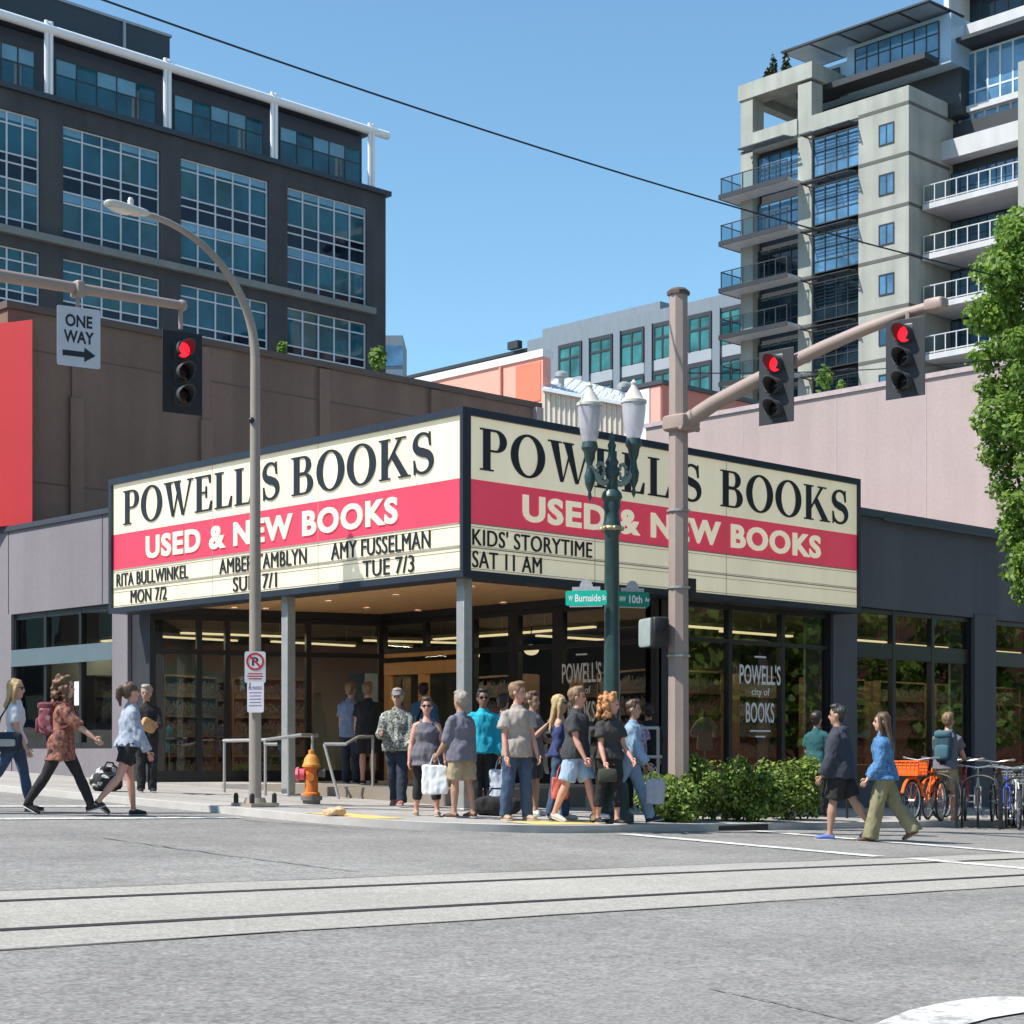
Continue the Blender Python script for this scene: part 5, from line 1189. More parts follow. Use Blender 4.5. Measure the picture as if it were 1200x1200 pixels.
# ================================================================== planting
LB = leafmat('shrub_leaf', (.04, .10, .015), (.36, .47, .10), .4)
LT = leafmat('street_tree_leaf', (.07, .16, .025), (.32, .46, .09), .5)
BARK = mat('bark', (.13, .10, .08), .9, .25, 6, .4)
def shrub(label, px, yc, hw, h, seed):
    d = dY(px, yc); p = P(px, d); g = gz(p.x, p.y); r6 = random.Random(seed); t = thing('shrub', label, 'shrub', (p.x, p.y, g), 0, 'kerbside shrubs')
    cl = [((0, 0, h * .45), (hw, hw * .75, h * .45))]
    for k in range(11): a = r6.uniform(0, 6.28); cl.append(((hw * .75 * math.cos(a), hw * .6 * math.sin(a), h * r6.uniform(.2, .8)), (hw * r6.uniform(.28, .45),) * 2 + (h * r6.uniform(.2, .32),)))
    m_ = MB(); leaves(m_, cl, 4200, .056, r6, .5); leaves(m_, [((c_[0] * 1.12, c_[1] * 1.12, c_[2] * 1.06 + .03), [q_ * .7 for q_ in r_]) for c_, r_ in cl[1:]], 1300, .075, r6, .9); obj('foliage', m_, LB, t, local=True, fixn=False)
    m_ = MB()
    for k in range(9): a = r6.uniform(0, 6.28); m_.tube([(0, 0, 0), (hw * .3 * math.cos(a), hw * .3 * math.sin(a), h * .35), (hw * .7 * math.cos(a), hw * .55 * math.sin(a), h * .7)], [.025, .018, .008], 6)
    obj('stems', m_, BARK, t, local=True)
shrub('leftmost low dense green shrub at the kerb beside the tan pole', 782, -2.75, .50, .70, 1)
shrub('middle bushy shrub of the kerbside row with a rounded taller top', 836, -2.6, .56, .95, 2)
shrub('low shrub in the kerbside row between the two taller mounds', 880, -2.8, .46, .72, 3)
shrub('rightmost and tallest yellow green shrub at the kerb beside the drain', 922, -2.6, .52, 1.06, 4)
def tree(label, x, y, h0, h1, rx, seed, nleaf=9000, size=.15, group=None, m=None, name='street_tree', prof=None):
    r7 = random.Random(seed); g = ground(x, y); t = thing(name, label, 'tree', (x, y, g), 0, group); H = h1 - h0
    cl = []
    for k in range(44):
        f = r7.uniform(.04, .98); rr = rx * (math.sin(math.pi * min(.97, .14 + f * .76)) ** .5); a = r7.uniform(0, 6.28); q_ = r7.uniform(.3, .85)
        cl.append(((rr * q_ * math.cos(a), rr * q_ * math.sin(a), h0 + H * f), (rx * r7.uniform(.3, .48),) * 2 + (H * r7.uniform(.07, .13),)))
    if prof:
        cl = []
        for k in range(95):
            z = PROF[0][0] + (PROF[-1][0] - PROF[0][0]) * ((k + r7.random()) / 95); rr = prof(z); a = k * 2.4 + r7.uniform(-.3, .3); c_ = r7.uniform(.36, .58); q_ = max(0, rr - c_ * .75) * (1 if k % 4 else .4)
            cl.append(((q_ * math.cos(a), q_ * math.sin(a), z - g), (c_, c_, c_ * .8)))
    m_ = MB(); leaves(m_, cl, nleaf, size, r7, .5); obj('crown', m_, m or LT, t, local=True, fixn=False)
    m_ = MB(); m_.tube([(0, 0, 0), (.03, 0, h0), (.05, .04, h0 + H * .45), (0, 0, h0 + H * .8)], [.17, .13, .08, .03], 10)
    for c, r_ in cl[::2]: z = max(h0 * .8, c[2] - .8); m_.tube([(.03, .02, z - .3), (c[0] * .5, c[1] * .5, z + .2), c], [.05, .03, .012], 6)
    obj('trunk', m_, BARK, t, local=True)
X9, Y9 = P(1247, 32.5).xy
PROF = [(3.75, .8), (4.5, 1.05), (5.3, 1.2), (6.2, 1.42), (7.1, 1.62), (8.0, 1.78), (9.1, 1.72), (9.9, 1.55), (10.4, 1.15), (10.75, .6)]
def rad(z):
    for (a, b), (c, d_) in zip(PROF[:-1], PROF[1:]):
        if a <= z <= c: return b + (d_ - b) * (z - a) / (c - a)
    return .5
tt = tree('tall leafy green street tree at the right photo edge', X9, Y9, 3.6, 10.9, 1.85, 21, 62000, .105, prof=rad)
# trees and a brick building across the right hand street, seen only in the shop windows
for i, (x, y) in enumerate(((9, -13.5), (16, -15), (22, -13.5), (29, -14.5), (37, -14))):
    tree(['round', 'wide', 'tall', 'slim', 'far'][i] + ' street tree across the right street mirrored in the windows', x, y, 2.2, 8 + (i % 3), 3.0, 40 + i, 4200, .34, 'trees across the right street')
bs = thing('brick_building', 'red brick building across the street mirrored in the right windows', 'building', (30, -26, 0))
b_ = MB(); b_.box(-6, 70, -44, -25, -4, 15); obj('wall', b_, mat('red_brick', (.20, .075, .05), .9, .15, 1.2, fine=9), bs)
for k in range(9):
    for z in (1.5, 5.5, 9.5): b_ = MB(); b_.box(-3 + k * 7, -.8 + k * 7, -25, -24.9, z, z + 2.4); obj('window', b_, GTEAL, bs)
bw2 = thing('stone_building', 'dim stone building across the left street mirrored in the left windows', 'building', (-34, 25, 0))  # added out of view to darken reflections in the left glass
b_ = MB(); b_.box(-46, -27, -12, 75, -3, 12.5); obj('wall', b_, mat('dim_stone', (.13, .12, .11), .9, .15, .8, fine=7), bw2)
for k in range(12):
    for z in (1.5, 5.5, 9.2): b_ = MB(); b_.box(-27, -26.9, -9 + k * 7, -6 + k * 7, z, z + 2.3); obj('window', b_, GTEAL, bw2)
# weeds and saplings on the roof edges
for px, y, d, hpx, lab, cat in ((330, 411, 44, 17, 'small green weed sapling on the brown wall top left of centre', 'plant'), (443, 437, 46, 34, 'leafy sapling on the brown wall top beside the dark office corner', 'plant'), (966, 458, 47.5, 36, 'leafy roof plant behind the pink wall beside the smaller signal', 'plant'), (986, 456, 47.5, 14, 'tiny roof plant right of the leafy one behind the pink wall', 'plant')):
    h = hpx / FPX * d; p = P(px, d, 10.2 if px < 500 else 10.12); 
    if px < 500: p = Vector((XonY(px, YW + .3), YW + .3, 10.2))
    else: p = Vector((XP + .4, YonX(px, XP + .4), 10.12))
    t = thing('roof_plant', lab, cat, p); r8 = random.Random(px); m_ = MB(); leaves(m_, [((0, 0, h * .55), (h * .28, h * .28, h * .45)), ((h * .12, 0, h * .8), (h * .14, h * .14, h * .2))], 150, .13, r8); obj('foliage', m_, LT, t, local=True, fixn=False)
    m_ = MB(); m_.tube([(0, 0, 0), (.02, 0, h * .8)], [.02, .008], 6); obj('stem', m_, BARK, t, local=True)
# ================================================================== people
SK = dict(fair=mat('skin_fair', (.56, .33, .24), .55, .08, 8), tan=mat('skin_tan', (.44, .25, .17), .55, .08, 8), brown=mat('skin_brown', (.24, .125, .08), .55, .08, 8), pink=mat('skin_pink', (.58, .30, .22), .55, .08, 8))
def cloth(name, col, var=.14, scale=14): return mat('cloth_' + name, col, .88, var, scale, .12, fine=90)
HAIR = dict(blonde=mat('hair_blonde', (.48, .33, .16), .55, .35, 22, stretch=(1, 1, .15)), brown=mat('hair_brown', (.085, .05, .03), .55, .35, 22, stretch=(1, 1, .15)), curly=mat('hair_curly_brown', (.15, .08, .045), .6, .5, 26),
            dark=mat('hair_dark', (.025, .02, .018), .5, .3, 22, stretch=(1, 1, .15)), grey=mat('hair_grey', (.31, .275, .24), .6, .2, 22), red=mat('hair_ginger', (.44, .20, .075), .6, .4, 26), short=mat('hair_light_brown', (.22, .13, .07), .6, .3, 22))
EYE_M = mat('eye_dark', (.02, .015, .015), .2); LIP = mat('lips', (.38, .13, .11), .5); SHADES = mat('sunglasses_black', (.008, .008, .009), .15); SOLE = mat('shoe_sole', (.6, .58, .54), .7)
HEAD0 = math.atan2(RT.y, RT.x)
def person(label, px, d, th, H=1.75, skin='fair', girth=1.0, female=False, top=None, bottom=None, shoes=None, hair=None, legs=((0, 0), (0, 0)), arms=((5, 6, 12), (5, 6, 12)), lean=0, head=(0, 0), specs=False, cap=None, group='people on the street corner', lift=None, stance=.0, lip=True, collar=None, hood=False, pos=None):
    """px, d: where the figure stands; th: facing, 0 = towards photo right, 90 = away, 180 = left, 270 = towards the camera.
    legs: (thigh forward, knee bend); arms: (swing forward, abduct, elbow bend); index 0 is the person's left"""
    s = H / 1.75; seed = int(px) + len(label)
    p = pos or P(px, d); z0 = ground(p.x, p.y)
    hipw = .092 if not female else .10; shw = (.178 if not female else .150) * (.5 + .5 * girth); lx = math.tan(R(lean))
    def TR(z): return Vector(((z - .92) * lx, 0, z))       # the leaning trunk
    J = {}; low = 9
    for i, sd in ((0, 1), (1, -1)):
        a, k = legs[i]; hip = Vector((0, sd * hipw, .90)); st = stance * sd
        kn = hip + Vector((math.sin(R(a)), math.sin(R(st)), -math.cos(R(a)))) * .42
        b = a - k; an = kn + Vector((math.sin(R(b)), math.sin(R(st)), -math.cos(R(b)))) * .42
        pit = 0 if b > -14 else min(55, (-b - 8) * 1.1)         # the heel lifts behind
        if b > 12: pit = -min(18, b - 8)
        fd = Vector((math.cos(R(pit)), .10 * sd, -math.sin(R(pit)))); toe = an + fd * .17 + Vector((0, 0, -.055)); heel = an - fd * .05 + Vector((0, 0, -.06)) 
        J[i] = (hip, kn, an, fd, toe, heel); low = min(low, toe.z - .028, heel.z - .022)
    up = -low if lift is None else lift
    zoff = Vector((0, 0, up))
    t = thing('person', label, 'person', (p.x, p.y, z0), HEAD0 + R(th), group)
    Ms = Matrix.Scale(s, 4) @ Matrix.Translation(zoff)
    def put(name, mb, m, par=t, sharp=None): return obj(name, MB().merge(mb, Ms), m, par, local=True, sharp=sharp)
    def trunk(mb, secs, dep=1.0, infl=0):
        mb.loft([(TR(z), (0, (wd + infl), 0), ((dp * dep + infl), 0, 0)) for z, wd, dp in secs], 18)
    g = girth
    if female: T0 = [(.80, .15 * g, .115 * g), (.90, .172 * g, .125 * g), (1.0, .15 * g, .11 * g), (1.10, .125 * g, .095 * g), (1.24, .138 * g, .118 * g), (1.33, .140, .105), (1.395, .108, .085), (1.45, .062, .06), (1.49, .05, .05)]
    else: T0 = [(.80, .15 * g, .115 * g), (.90, .163 * g, .118 * g), (1.0, .155 * g, .112 * g), (1.10, .15 * g, .11 * g), (1.24, .168 * g, .118 * g), (1.33, .168 * g, .115), (1.395, .132, .095), (1.45, .078, .068), (1.49, .06, .058)]
    A = {}
    for i, sd in ((0, 1), (1, -1)):
        a, ab, e = arms[i]; sh = TR(1.345) + Vector((0, sd * (shw - .014), 0))
        el = sh + Vector((math.sin(R(a)) * math.cos(R(ab)), sd * math.sin(R(ab)), -math.cos(R(a)) * math.cos(R(ab)))) * .29
        f = a + e; inw = -.25 if e > 50 else 0; fdir = Vector((math.sin(R(f)), sd * (math.sin(R(ab)) * .5 + inw), -math.cos(R(f)))).normalized()
        wr = el + fdir * .245; A[i] = (sh, el, wr, fdir, sd)
    hc = TR(1.478); Mh = (Matrix.Rotation(R(head[0]), 3, 'Z') @ Matrix.Rotation(R(head[1] + lean * .3), 3, 'Y')) * 1.065
    def HP(x, y, z): return hc + Mh @ Vector((x, y, z - 1.49))
    # ---- body
    b = MB(); trunk(b, [(z, w_ * .90, dp * .90) for z, w_, dp in T0])
    b.tube([TR(1.43), HP(.0, 0, 1.50), HP(.012, 0, 1.58)], [.066, .055 if not female else .047, .052], 12)
    b.ell(HP(-.004, 0, 1.655), (.097, .077, .095), 9, Mh); b.ell(HP(.020, 0, 1.595), (.074, .062, .082), 9, Mh); b.ell(HP(.05, 0, 1.535), (.035, .035, .022), 6, Mh)
    b.ell(HP(.098, 0, 1.612), (.020, .014, .025), 6, Mh)
    for sd in (1, -1): b.ell(HP(-.005, sd * .078, 1.625), (.024, .012, .033), 6, Mh)
    for i in (0, 1):
        hip, kn, an, fd, toe, heel = J[i]; lg_ = .5 + .5 * g
        b.tube([hip + Vector((0, 0, .04)), hip.lerp(kn, .35), kn, kn.lerp(an, .3), an.lerp(kn, .12), an + Vector((0, 0, -.03))], [.082 * lg_, .079 * lg_, .054, .057 * lg_, .037, .04], 12)
        b.loft([(heel + Vector((0, 0, .022)), (0, .032, 0), (0, 0, .032)), (heel.lerp(toe, .35) + Vector((0, 0, .022)), (0, .037, 0), (0, 0, .04)), (heel.lerp(toe, .75) + Vector((0, 0, .006)), (0, .044, 0), (0, 0, .026)), (toe + Vector((0, 0, -.002)), (0, .03, 0), (0, 0, .016))], 10)
        sh, el, wr, fdir, sd = A[i]; ag = .6 + .4 * g
        b.tube([TR(1.37) + Vector((0, sd * shw * .55, 0)), sh, sh.lerp(el, .5), el, el.lerp(wr, .3), wr, wr + fdir * .02], [.048, .050 * ag, .047 * ag, .039, .042 * ag, .028, .027], 12)
        b.ell(wr + fdir * .055, (.035, .018, .052), 7, fdir.to_track_quat('Z', 'Y').to_matrix() )
    body = fuse(b, .0135, 3)
    hands = {}
    for i in (0, 1):
        sh, el, wr, fdir, sd = A[i]; pn = Vector((0, -sd, 0)); pn = (pn - fdir * pn.dot(fdir)).normalized(); wx = fdir.cross(pn) 
        if wx.x < 0: wx = -wx
        base = wr + fdir * .085
        for k, (ln, off) in enumerate(((.068, .028), (.078, .010), (.073, -.009), (.058, -.027))):
            a0 = base + wx * off; a1 = a0 + fdir * ln * .5 + pn * .008; a2 = a1 + (fdir * .75 + pn * .65).normalized() * ln * .32; a3 = a2 + (fdir * .3 + pn * .95).normalized() * ln * .3
            body.tube([a0 - fdir * .02, a1, a2, a3], [.0095, .009, .008, .006], 6)
        a0 = wr + fdir * .035 + wx * .028; a1 = a0 + (fdir * .7 + wx * .7).normalized() * .038; a2 = a1 + (fdir * .95 + pn * .35).normalized() * .035; body.tube([a0 - wx * .01, a1, a2], [.012, .0105, .008], 6)
        hands[i] = wr + fdir * .10 + pn * .02
    put('body', body, SK[skin])
    # ---- face
    if specs:
        m_ = MB()
        for sd in (1, -1): m_.ell(HP(.086, sd * .032, 1.643), (.012, .028, .02), 6, Mh); m_.tube([HP(.085, sd * .055, 1.648), HP(.0, sd * .082, 1.648)], .005, 5)
        m_.tube([HP(.096, -.012, 1.648), HP(.096, .012, 1.648)], .005, 5); put('sunglasses', m_, SHADES)
    else:
        for sd in (1, -1): m_ = MB(); m_.ell(HP(.083, sd * .031, 1.640), (.011, .014, .008), 6, Mh); put('eye', m_, EYE_M)
        m_ = MB()
        for sd in (1, -1): m_.ell(HP(.086, sd * .031, 1.662), (.009, .022, .005), 5, Mh)
        put('eyebrows', m_, HAIR[hair[0]] if hair and hair[0] in HAIR else HAIR['brown'])
    m_ = MB(); m_.ell(HP(.083, 0, 1.572), (.009, .023, .008), 6, Mh); put('mouth', m_, LIP)
    # ---- trousers / shorts / skirt
    def legsleeve(mb, i, f0, rs, infl=.014):
        hip, kn, an, fd, toe, heel = J[i]; full = [hip + Vector((0, 0, .05)), hip.lerp(kn, .35), kn, kn.lerp(an, .35), kn.lerp(an, .9), an + Vector((0, 0, -.035))]
        tt = [0, .2, .5, .67, .94, 1.0]; pp, rr = [], []
        for q_, u_, r_ in zip(full, tt, rs):
            if u_ <= f0: pp.append(q_); rr.append(r_ + infl)
            else:
                j = len(pp); u0 = tt[j - 1]; f_ = (f0 - u0) / (u_ - u0)
                if f_ > .02: pp.append(full[j - 1].lerp(q_, f_)); rr.append((rs[j - 1] + (r_ - rs[j - 1]) * f_) + infl)
                break
        mb.tube(pp, rr, 14)
    kind, col, *ex = bottom; fit = ex[0] if ex else 'mid'; lg_ = .5 + .5 * g
    rs = dict(tight=[.084, .080, .055, .058, .041, .040], mid=[.088, .086, .068, .066, .060, .062], loose=[.092, .094, .086, .088, .095, .100], shorts=[.092, .098, .100, .1, .1, .1])[fit]; rs = [r_ * lg_ for r_ in rs]
    m_ = MB(); m_.loft([(TR(z), (0, w_ * g, 0), (dp * g, 0, 0)) for z, w_, dp in ((.80, .15, .112), (.86, .176, .132), (.93, .180, .134), (1.02, .166, .124))], 16)
    cut = dict(pants=1.0, capri=.80, shorts=.46, short=.30)[kind]
    for i in (0, 1): legsleeve(m_, i, cut, rs)
    put({'pants': 'trousers', 'capri': 'trousers', 'shorts': 'shorts', 'short': 'shorts'}[kind], fuse(m_, .0145, 3, .017 if fit != 'tight' else .006, 12, seed, (1, 1, .55)), col)
    # ---- shirt
    kind, col, *ex = top; hem = ex[0] if ex else .84; loose = ex[1] if len(ex) > 1 else .014
    m_ = MB(); secs = [(z, w_ + (.02 if z < 1.06 else 0), dp + (.024 if z < 1.06 else 0)) for z, w_, dp in T0 if z > hem + .03 and z < 1.40]
    f0 = T0[1] if hem < .9 else (.95, T0[1][1] * .97, T0[1][2]); flare = 1.0 + (.10 if female and kind != 'fitted' else .02)
    allz = [(hem, (f0[1] + loose + .016) * flare, (f0[2] + loose + .02) * flare)] + [(z, w_ + loose, dp + loose) for z, w_, dp in secs]
    if kind == 'tank': allz = [q_ for q_ in allz if q_[0] < 1.36] + [(1.375, .118, .10), (1.40, .095, .088)]
    else: allz += [(1.43, .098 if not female else .085, .084), (1.462, .076 if not female else .066, .072), (1.485, .064, .063)]
    if kind == 'bandeau': allz = [q_ for q_ in allz if q_[0] < 1.36]
    m_.loft([(TR(z), (0, w_, 0), (dp, 0, 0)) for z, w_, dp in allz], 18)
    if kind == 'tank':
        for sd in (1, -1): m_.tube([TR(1.36) + Vector((.06, sd * .075, 0)), TR(1.425) + Vector((0, sd * .085, 0)), TR(1.36) + Vector((-.07, sd * .075, 0))], [.036, .034, .036], 8)
    cutA = dict(short=.62, long=2.0, half=1.15, tank=0, bandeau=1.3)[kind]
    if cutA:
        for i in (0, 1):
            sh, el, wr, fdir, sd = A[i]; l_ = loose + .006; ag = .6 + .4 * g
            pp = [TR(1.375) + Vector((0, sd * shw * .42, 0)), TR(1.368) + Vector((0, sd * shw * .72, 0)), sh + Vector((0, sd * .004, -.008)), sh.lerp(el, .18)]; rr = [.060, .060, .055 * ag + l_ * .7, .053 * ag + l_]
            if kind == 'bandeau': pp = [TR(1.30) + Vector((0, sd * shw * .5, 0)), sh.lerp(el, .2)]; rr = [.06, .055]
            if cutA < 1: pp.append(sh.lerp(el, cutA)); rr.append(.055 * ag + l_ * 1.4)
            else:
                pp += [sh.lerp(el, .5), el]; rr += [.05 * ag + l_, .046 * ag + l_]
                if cutA > 1: f_ = min(1, cutA - 1); pp += [el.lerp(wr, f_ * .5), el.lerp(wr, f_)]; rr += [.045 * ag + l_, .036 + l_ * .9]
            m_.tube(pp, rr, 12)
    if hood: m_.ell(TR(1.43) + Vector((-.085, 0, .01)), (.06, .115, .07), 8)
    if collar: m_.tube([TR(1.46) + Vector((.06 * math.cos(R(k * 40)), .066 * math.sin(R(k * 40)), .012)) for k in range(10)], .018, 6)
    put('shirt' if kind != 'tank' else 'tank_top', fuse(m_, .0135, 2, .019, 10, seed + 1, (1, 1, .6)), col)
    # ---- shoes
    if shoes and shoes != 'bare':
        scol, hi = shoes
        for i in (0, 1):
            hip, kn, an, fd, toe, heel = J[i]; m_ = MB(); uz = Vector((0, 0, 1)); up_ = fd.cross(Vector((0, 1, 0))); up_ = up_ if up_.z > 0 else -up_
            m_.loft([(heel - fd * .012 + up_ * .012, (0, .036, 0), up_ * .034), (heel.lerp(toe, .3) + up_ * .022, (0, .043, 0), up_ * .046), (heel.lerp(toe, .7) + up_ * .010, (0, .051, 0), up_ * .036), (toe + fd * .012 + up_ * .001, (0, .038, 0), up_ * .024)], 12)
            if hi: m_.tube([an + Vector((0, 0, -.03)), an.lerp(kn, hi)], [.05, .052], 12)
            so = put('shoe', fuse(m_, .011, 2), scol)
            m_ = MB(); m_.loft([(heel - fd * .016 - up_ * .016, (0, .036, 0), up_ * .010), (heel.lerp(toe, .4) - up_ * .018, (0, .041, 0), up_ * .010), (heel.lerp(toe, .75) - up_ * .020, (0, .052, 0), up_ * .010), (toe + fd * .016 - up_ * .018, (0, .036, 0), up_ * .010)], 12); put('sole', m_, SOLE if scol is not shoes else SOLE, so)
    # ---- hair, cap
    if hair:
        hm, style = hair; m_ = MB()
        if style != 'bald': m_.ell(HP(-.020, 0, 1.672), (.100, .087, .096), 10, Mh); m_.ell(HP(-.045, 0, 1.63), (.065, .078, .085), 8, Mh)
        else: m_.ell(HP(-.05, 0, 1.62), (.058, .081, .05), 8, Mh)
        if style == 'short': m_.ell(HP(.012, 0, 1.742), (.078, .072, .036), 7, Mh); m_.ell(HP(-.06, 0, 1.68), (.07, .084, .08), 7, Mh)
        if style in ('long', 'vlong'):
            zb = 1.36 if style == 'long' else 1.22
            m_.loft([(HP(-.04, 0, 1.66), Mh @ Vector((0, .088, 0)), Mh @ Vector((.07, 0, 0))), (HP(-.065, 0, 1.56), Mh @ Vector((0, .093, 0)), Mh @ Vector((.05, 0, 0))), (TR(1.47) + Mh @ Vector((-.085, 0, 0)), (0, .10, 0), (.045, 0, 0)), (TR(zb + .04) + Vector((-.125, 0, 0)), (0, .095, 0), (.035, 0, 0)), (TR(zb) + Vector((-.125, 0, 0)), (0, .05, 0), (.02, 0, 0))], 14)
            for sd in (1, -1): m_.tube([HP(.03, sd * .068, 1.70), HP(.015, sd * .086, 1.60), TR(1.46) + Vector((.0, sd * .085, 0)), TR(1.38) + Vector((.02, sd * .085, 0))], [.025, .03, .03, .012], 8)
        if style == 'pony': m_.tube([HP(-.11, 0, 1.70), HP(-.15, 0, 1.66), HP(-.155, 0, 1.56), HP(-.13, 0, 1.45)], [.035, .045, .042, .015], 10)
        if style == 'curly':
            r9 = random.Random(seed)
            for k in range(70):
                a = r9.uniform(0, 6.28); z = r9.uniform(1.44, 1.77); rr = (.118 if hm == 'red' else .105) if z < 1.7 else .06
                x = rr * math.cos(a) - .035; y = rr * .98 * math.sin(a)
                if x > .035 and z < 1.70: continue
                m_.ell(HP(x, y, z), r9.uniform(.03, .048), 5)
        hm_ = fuse(m_, .011, 2, .012 if style in ('curly',) else .011, 20 if style != 'curly' else 26, seed, (1, 1, .35) if style != 'curly' else (1, 1, 1))
        ho = put('hair', hm_, HAIR[hm])
    if cap:
        m_ = MB(); m_.ell(HP(-.012, 0, 1.69), (.108, .092, .075), 9, Mh); m_.loft([(HP(.08, 0, 1.685), Mh @ Vector((0, .078, 0)), (0, 0, .008)), (HP(.135, 0, 1.672), Mh @ Vector((0, .066, 0)), (0, 0, .006)), (HP(.165, 0, 1.662), Mh @ Vector((0, .035, 0)), (0, 0, .005))], 12); put('cap', fuse(m_, .010, 2), cap)
    W_ = worldm(t) @ Ms
    return dict(t=t, hand=[W_ @ hands[0], W_ @ hands[1]], W=W_, TR=TR, J=J, A=A, HP=HP)
def shopping_bag(label, hand, w_, h_, dp, m, ang=0, name='shopping_bag', slump=.0, group=None):
    o = Vector(hand) - Vector((0, 0, .16 + h_)); t = thing(name, label, 'bag', o, HEAD0 + R(ang), group); m_ = MB(); n = 6; rings = []
    for k in range(n + 1):
        f = k / n; ww = w_ / 2 * (1 + .10 * math.sin(math.pi * f) - .25 * slump * f); dd = dp / 2 * (1 - .55 * f)
        rings.append([Vector((ww * sx * c_[0], dd * c_[1], h_ * f)) for sx in (1,) for c_ in ((1, -.8), (.85, -1), (0, -1.15), (-.85, -1), (-1, -.8), (-1.04, 0), (-1, .8), (-.85, 1), (0, 1.15), (.85, 1), (1, .8), (1.04, 0))])
    m_.rings(rings); mm = fuse(m_, .012, 1, .018, 10, len(label), (1, 1, .6)); obj('sack', mm, m, t, local=True, sharp=None)
    for sd in (1, -1): b_ = MB(); b_.tube([(-w_ * .22, sd * dp * .2, h_ - .01), (-w_ * .12, sd * .02, h_ + .10), (0, 0, h_ + .165), (w_ * .12, sd * .02, h_ + .10), (w_ * .22, sd * dp * .2, h_ - .01)], .007, 6); obj('handle', b_, m, t, local=True)
    return t
def backpack(label, P_, m, m2, w_=.30, h_=.44, dp=.17, z=1.22, extra=None):
    t = thing('backpack', label, 'backpack', P_['W'] @ (P_['TR'](z) + Vector((-.20, 0, -h_ / 2))), P_['t'].rotation_euler.z); b_ = MB()
    b_.rbox((0, 0, h_ / 2), (dp / 2, w_ / 2, h_ / 2), 8, None, .5); obj('sack', fuse(b_, .013, 2, .010, 8, 2), m, t, local=True, sharp=None)
    b_ = MB(); b_.rbox((-dp * .5, 0, h_ * .32), (dp * .22, w_ * .38, h_ * .25), 7, None, .5); obj('pocket', b_, m2, t, local=True)
    b_ = MB(); b_.rbox((-.01, 0, h_ * .93), (dp * .55, w_ * .47, h_ * .13), 7, None, .55); obj('flap', b_, m2, t, local=True)
    for sd in (1, -1):
        q_ = [(dp * .4, sd * .085, h_ * .9), (dp * .4 + .06, sd * .10, h_ * 1.06), (dp * .4 + .21, sd * .115, h_ * .98), (dp * .4 + .265, sd * .12, h_ * .6), (dp * .4 + .20, sd * .17, h_ * .28), (dp * .4, sd * .13, h_ * .1)]; b_ = MB(); b_.tube(q_, .018, 6); obj('strap', b_, m2, t, local=True)
    return t
C = dict(
 white=cloth('white', (.66, .66, .68)), black=cloth('black', (.018, .018, .02), .3), jeans=cloth('jeans', (.045, .078, .145), .55, 6), dkjeans=cloth('dark_jeans', (.022, .032, .052), .5, 7), ltjeans=cloth('light_jeans', (.25, .36, .50), .35, 7),
 rust=patterned('cloth_rust_floral', [(.26, .095, .06), (.30, .115, .075), (.22, .085, .06), (.10, .05, .04), (.34, .15, .10)], 30), grey_sweat=patterned('cloth_pale_blue_sweat', [(.33, .37, .46), (.40, .44, .52), (.30, .34, .43)], 9, 'noise'),
 plaid=patterned('cloth_blue_plaid', [(.10, .17, .33), (.26, .34, .50), (.06, .10, .22), (.36, .42, .55)], 9, 'plaid'), camo=patterned('cloth_camouflage', [(.12, .125, .11), (.30, .30, .27), (.07, .08, .065), (.42, .42, .39), (.2, .2, .18)], 11, 'noise'),
 blue=cloth('blue_shirt', (.05, .16, .34)), tank=cloth('grey_tank', (.13, .125, .15)), greyshirt=cloth('grey_shirt', (.15, .15, .19)), khaki=cloth('khaki', (.36, .29, .19)), teal=cloth('teal_jacket', (.01, .36, .48), .18, 8), taupe=cloth('taupe', (.38, .33, .29)),
 navy=cloth('navy', (.03, .045, .14)), charcoal=cloth('charcoal', (.045, .048, .052)), denimshort=cloth('pale_denim', (.34, .46, .62), .3, 8), bk2=cloth('washed_black', (.045, .042, .042)), floral=patterned('cloth_lilac_floral', [(.42, .36, .52), (.50, .44, .60), (.22, .16, .34), (.60, .55, .66), (.35, .22, .36)], 26),
 hoodie=cloth('dark_navy_hoodie', (.035, .04, .058), .2), denimjk=patterned('cloth_denim_jacket', [(.055, .17, .35), (.075, .205, .41), (.045, .14, .30), (.12, .27, .48), (.07, .19, .38)], 14, 'noise'), olive=cloth('olive', (.24, .22, .125)), dkteal=cloth('dark_teal', (.02, .10, .11)), greytee=cloth('grey_tee', (.14, .13, .16)))
SHO = dict(black=(mat('shoe_black', (.015, .015, .016), .5), 0), boot=(mat('boot_black', (.014, .013, .013), .45), .22), brown=(mat('shoe_brown', (.11, .055, .035), .5), .0), white=(mat('shoe_white', (.6, .56, .54), .6), 0), tan=(mat('shoe_tan', (.42, .28, .18), .6), 0), blue=(mat('sandal_blue', (.10, .17, .50), .5), 0), red=(mat('shoe_red', (.40, .12, .10), .6), 0))
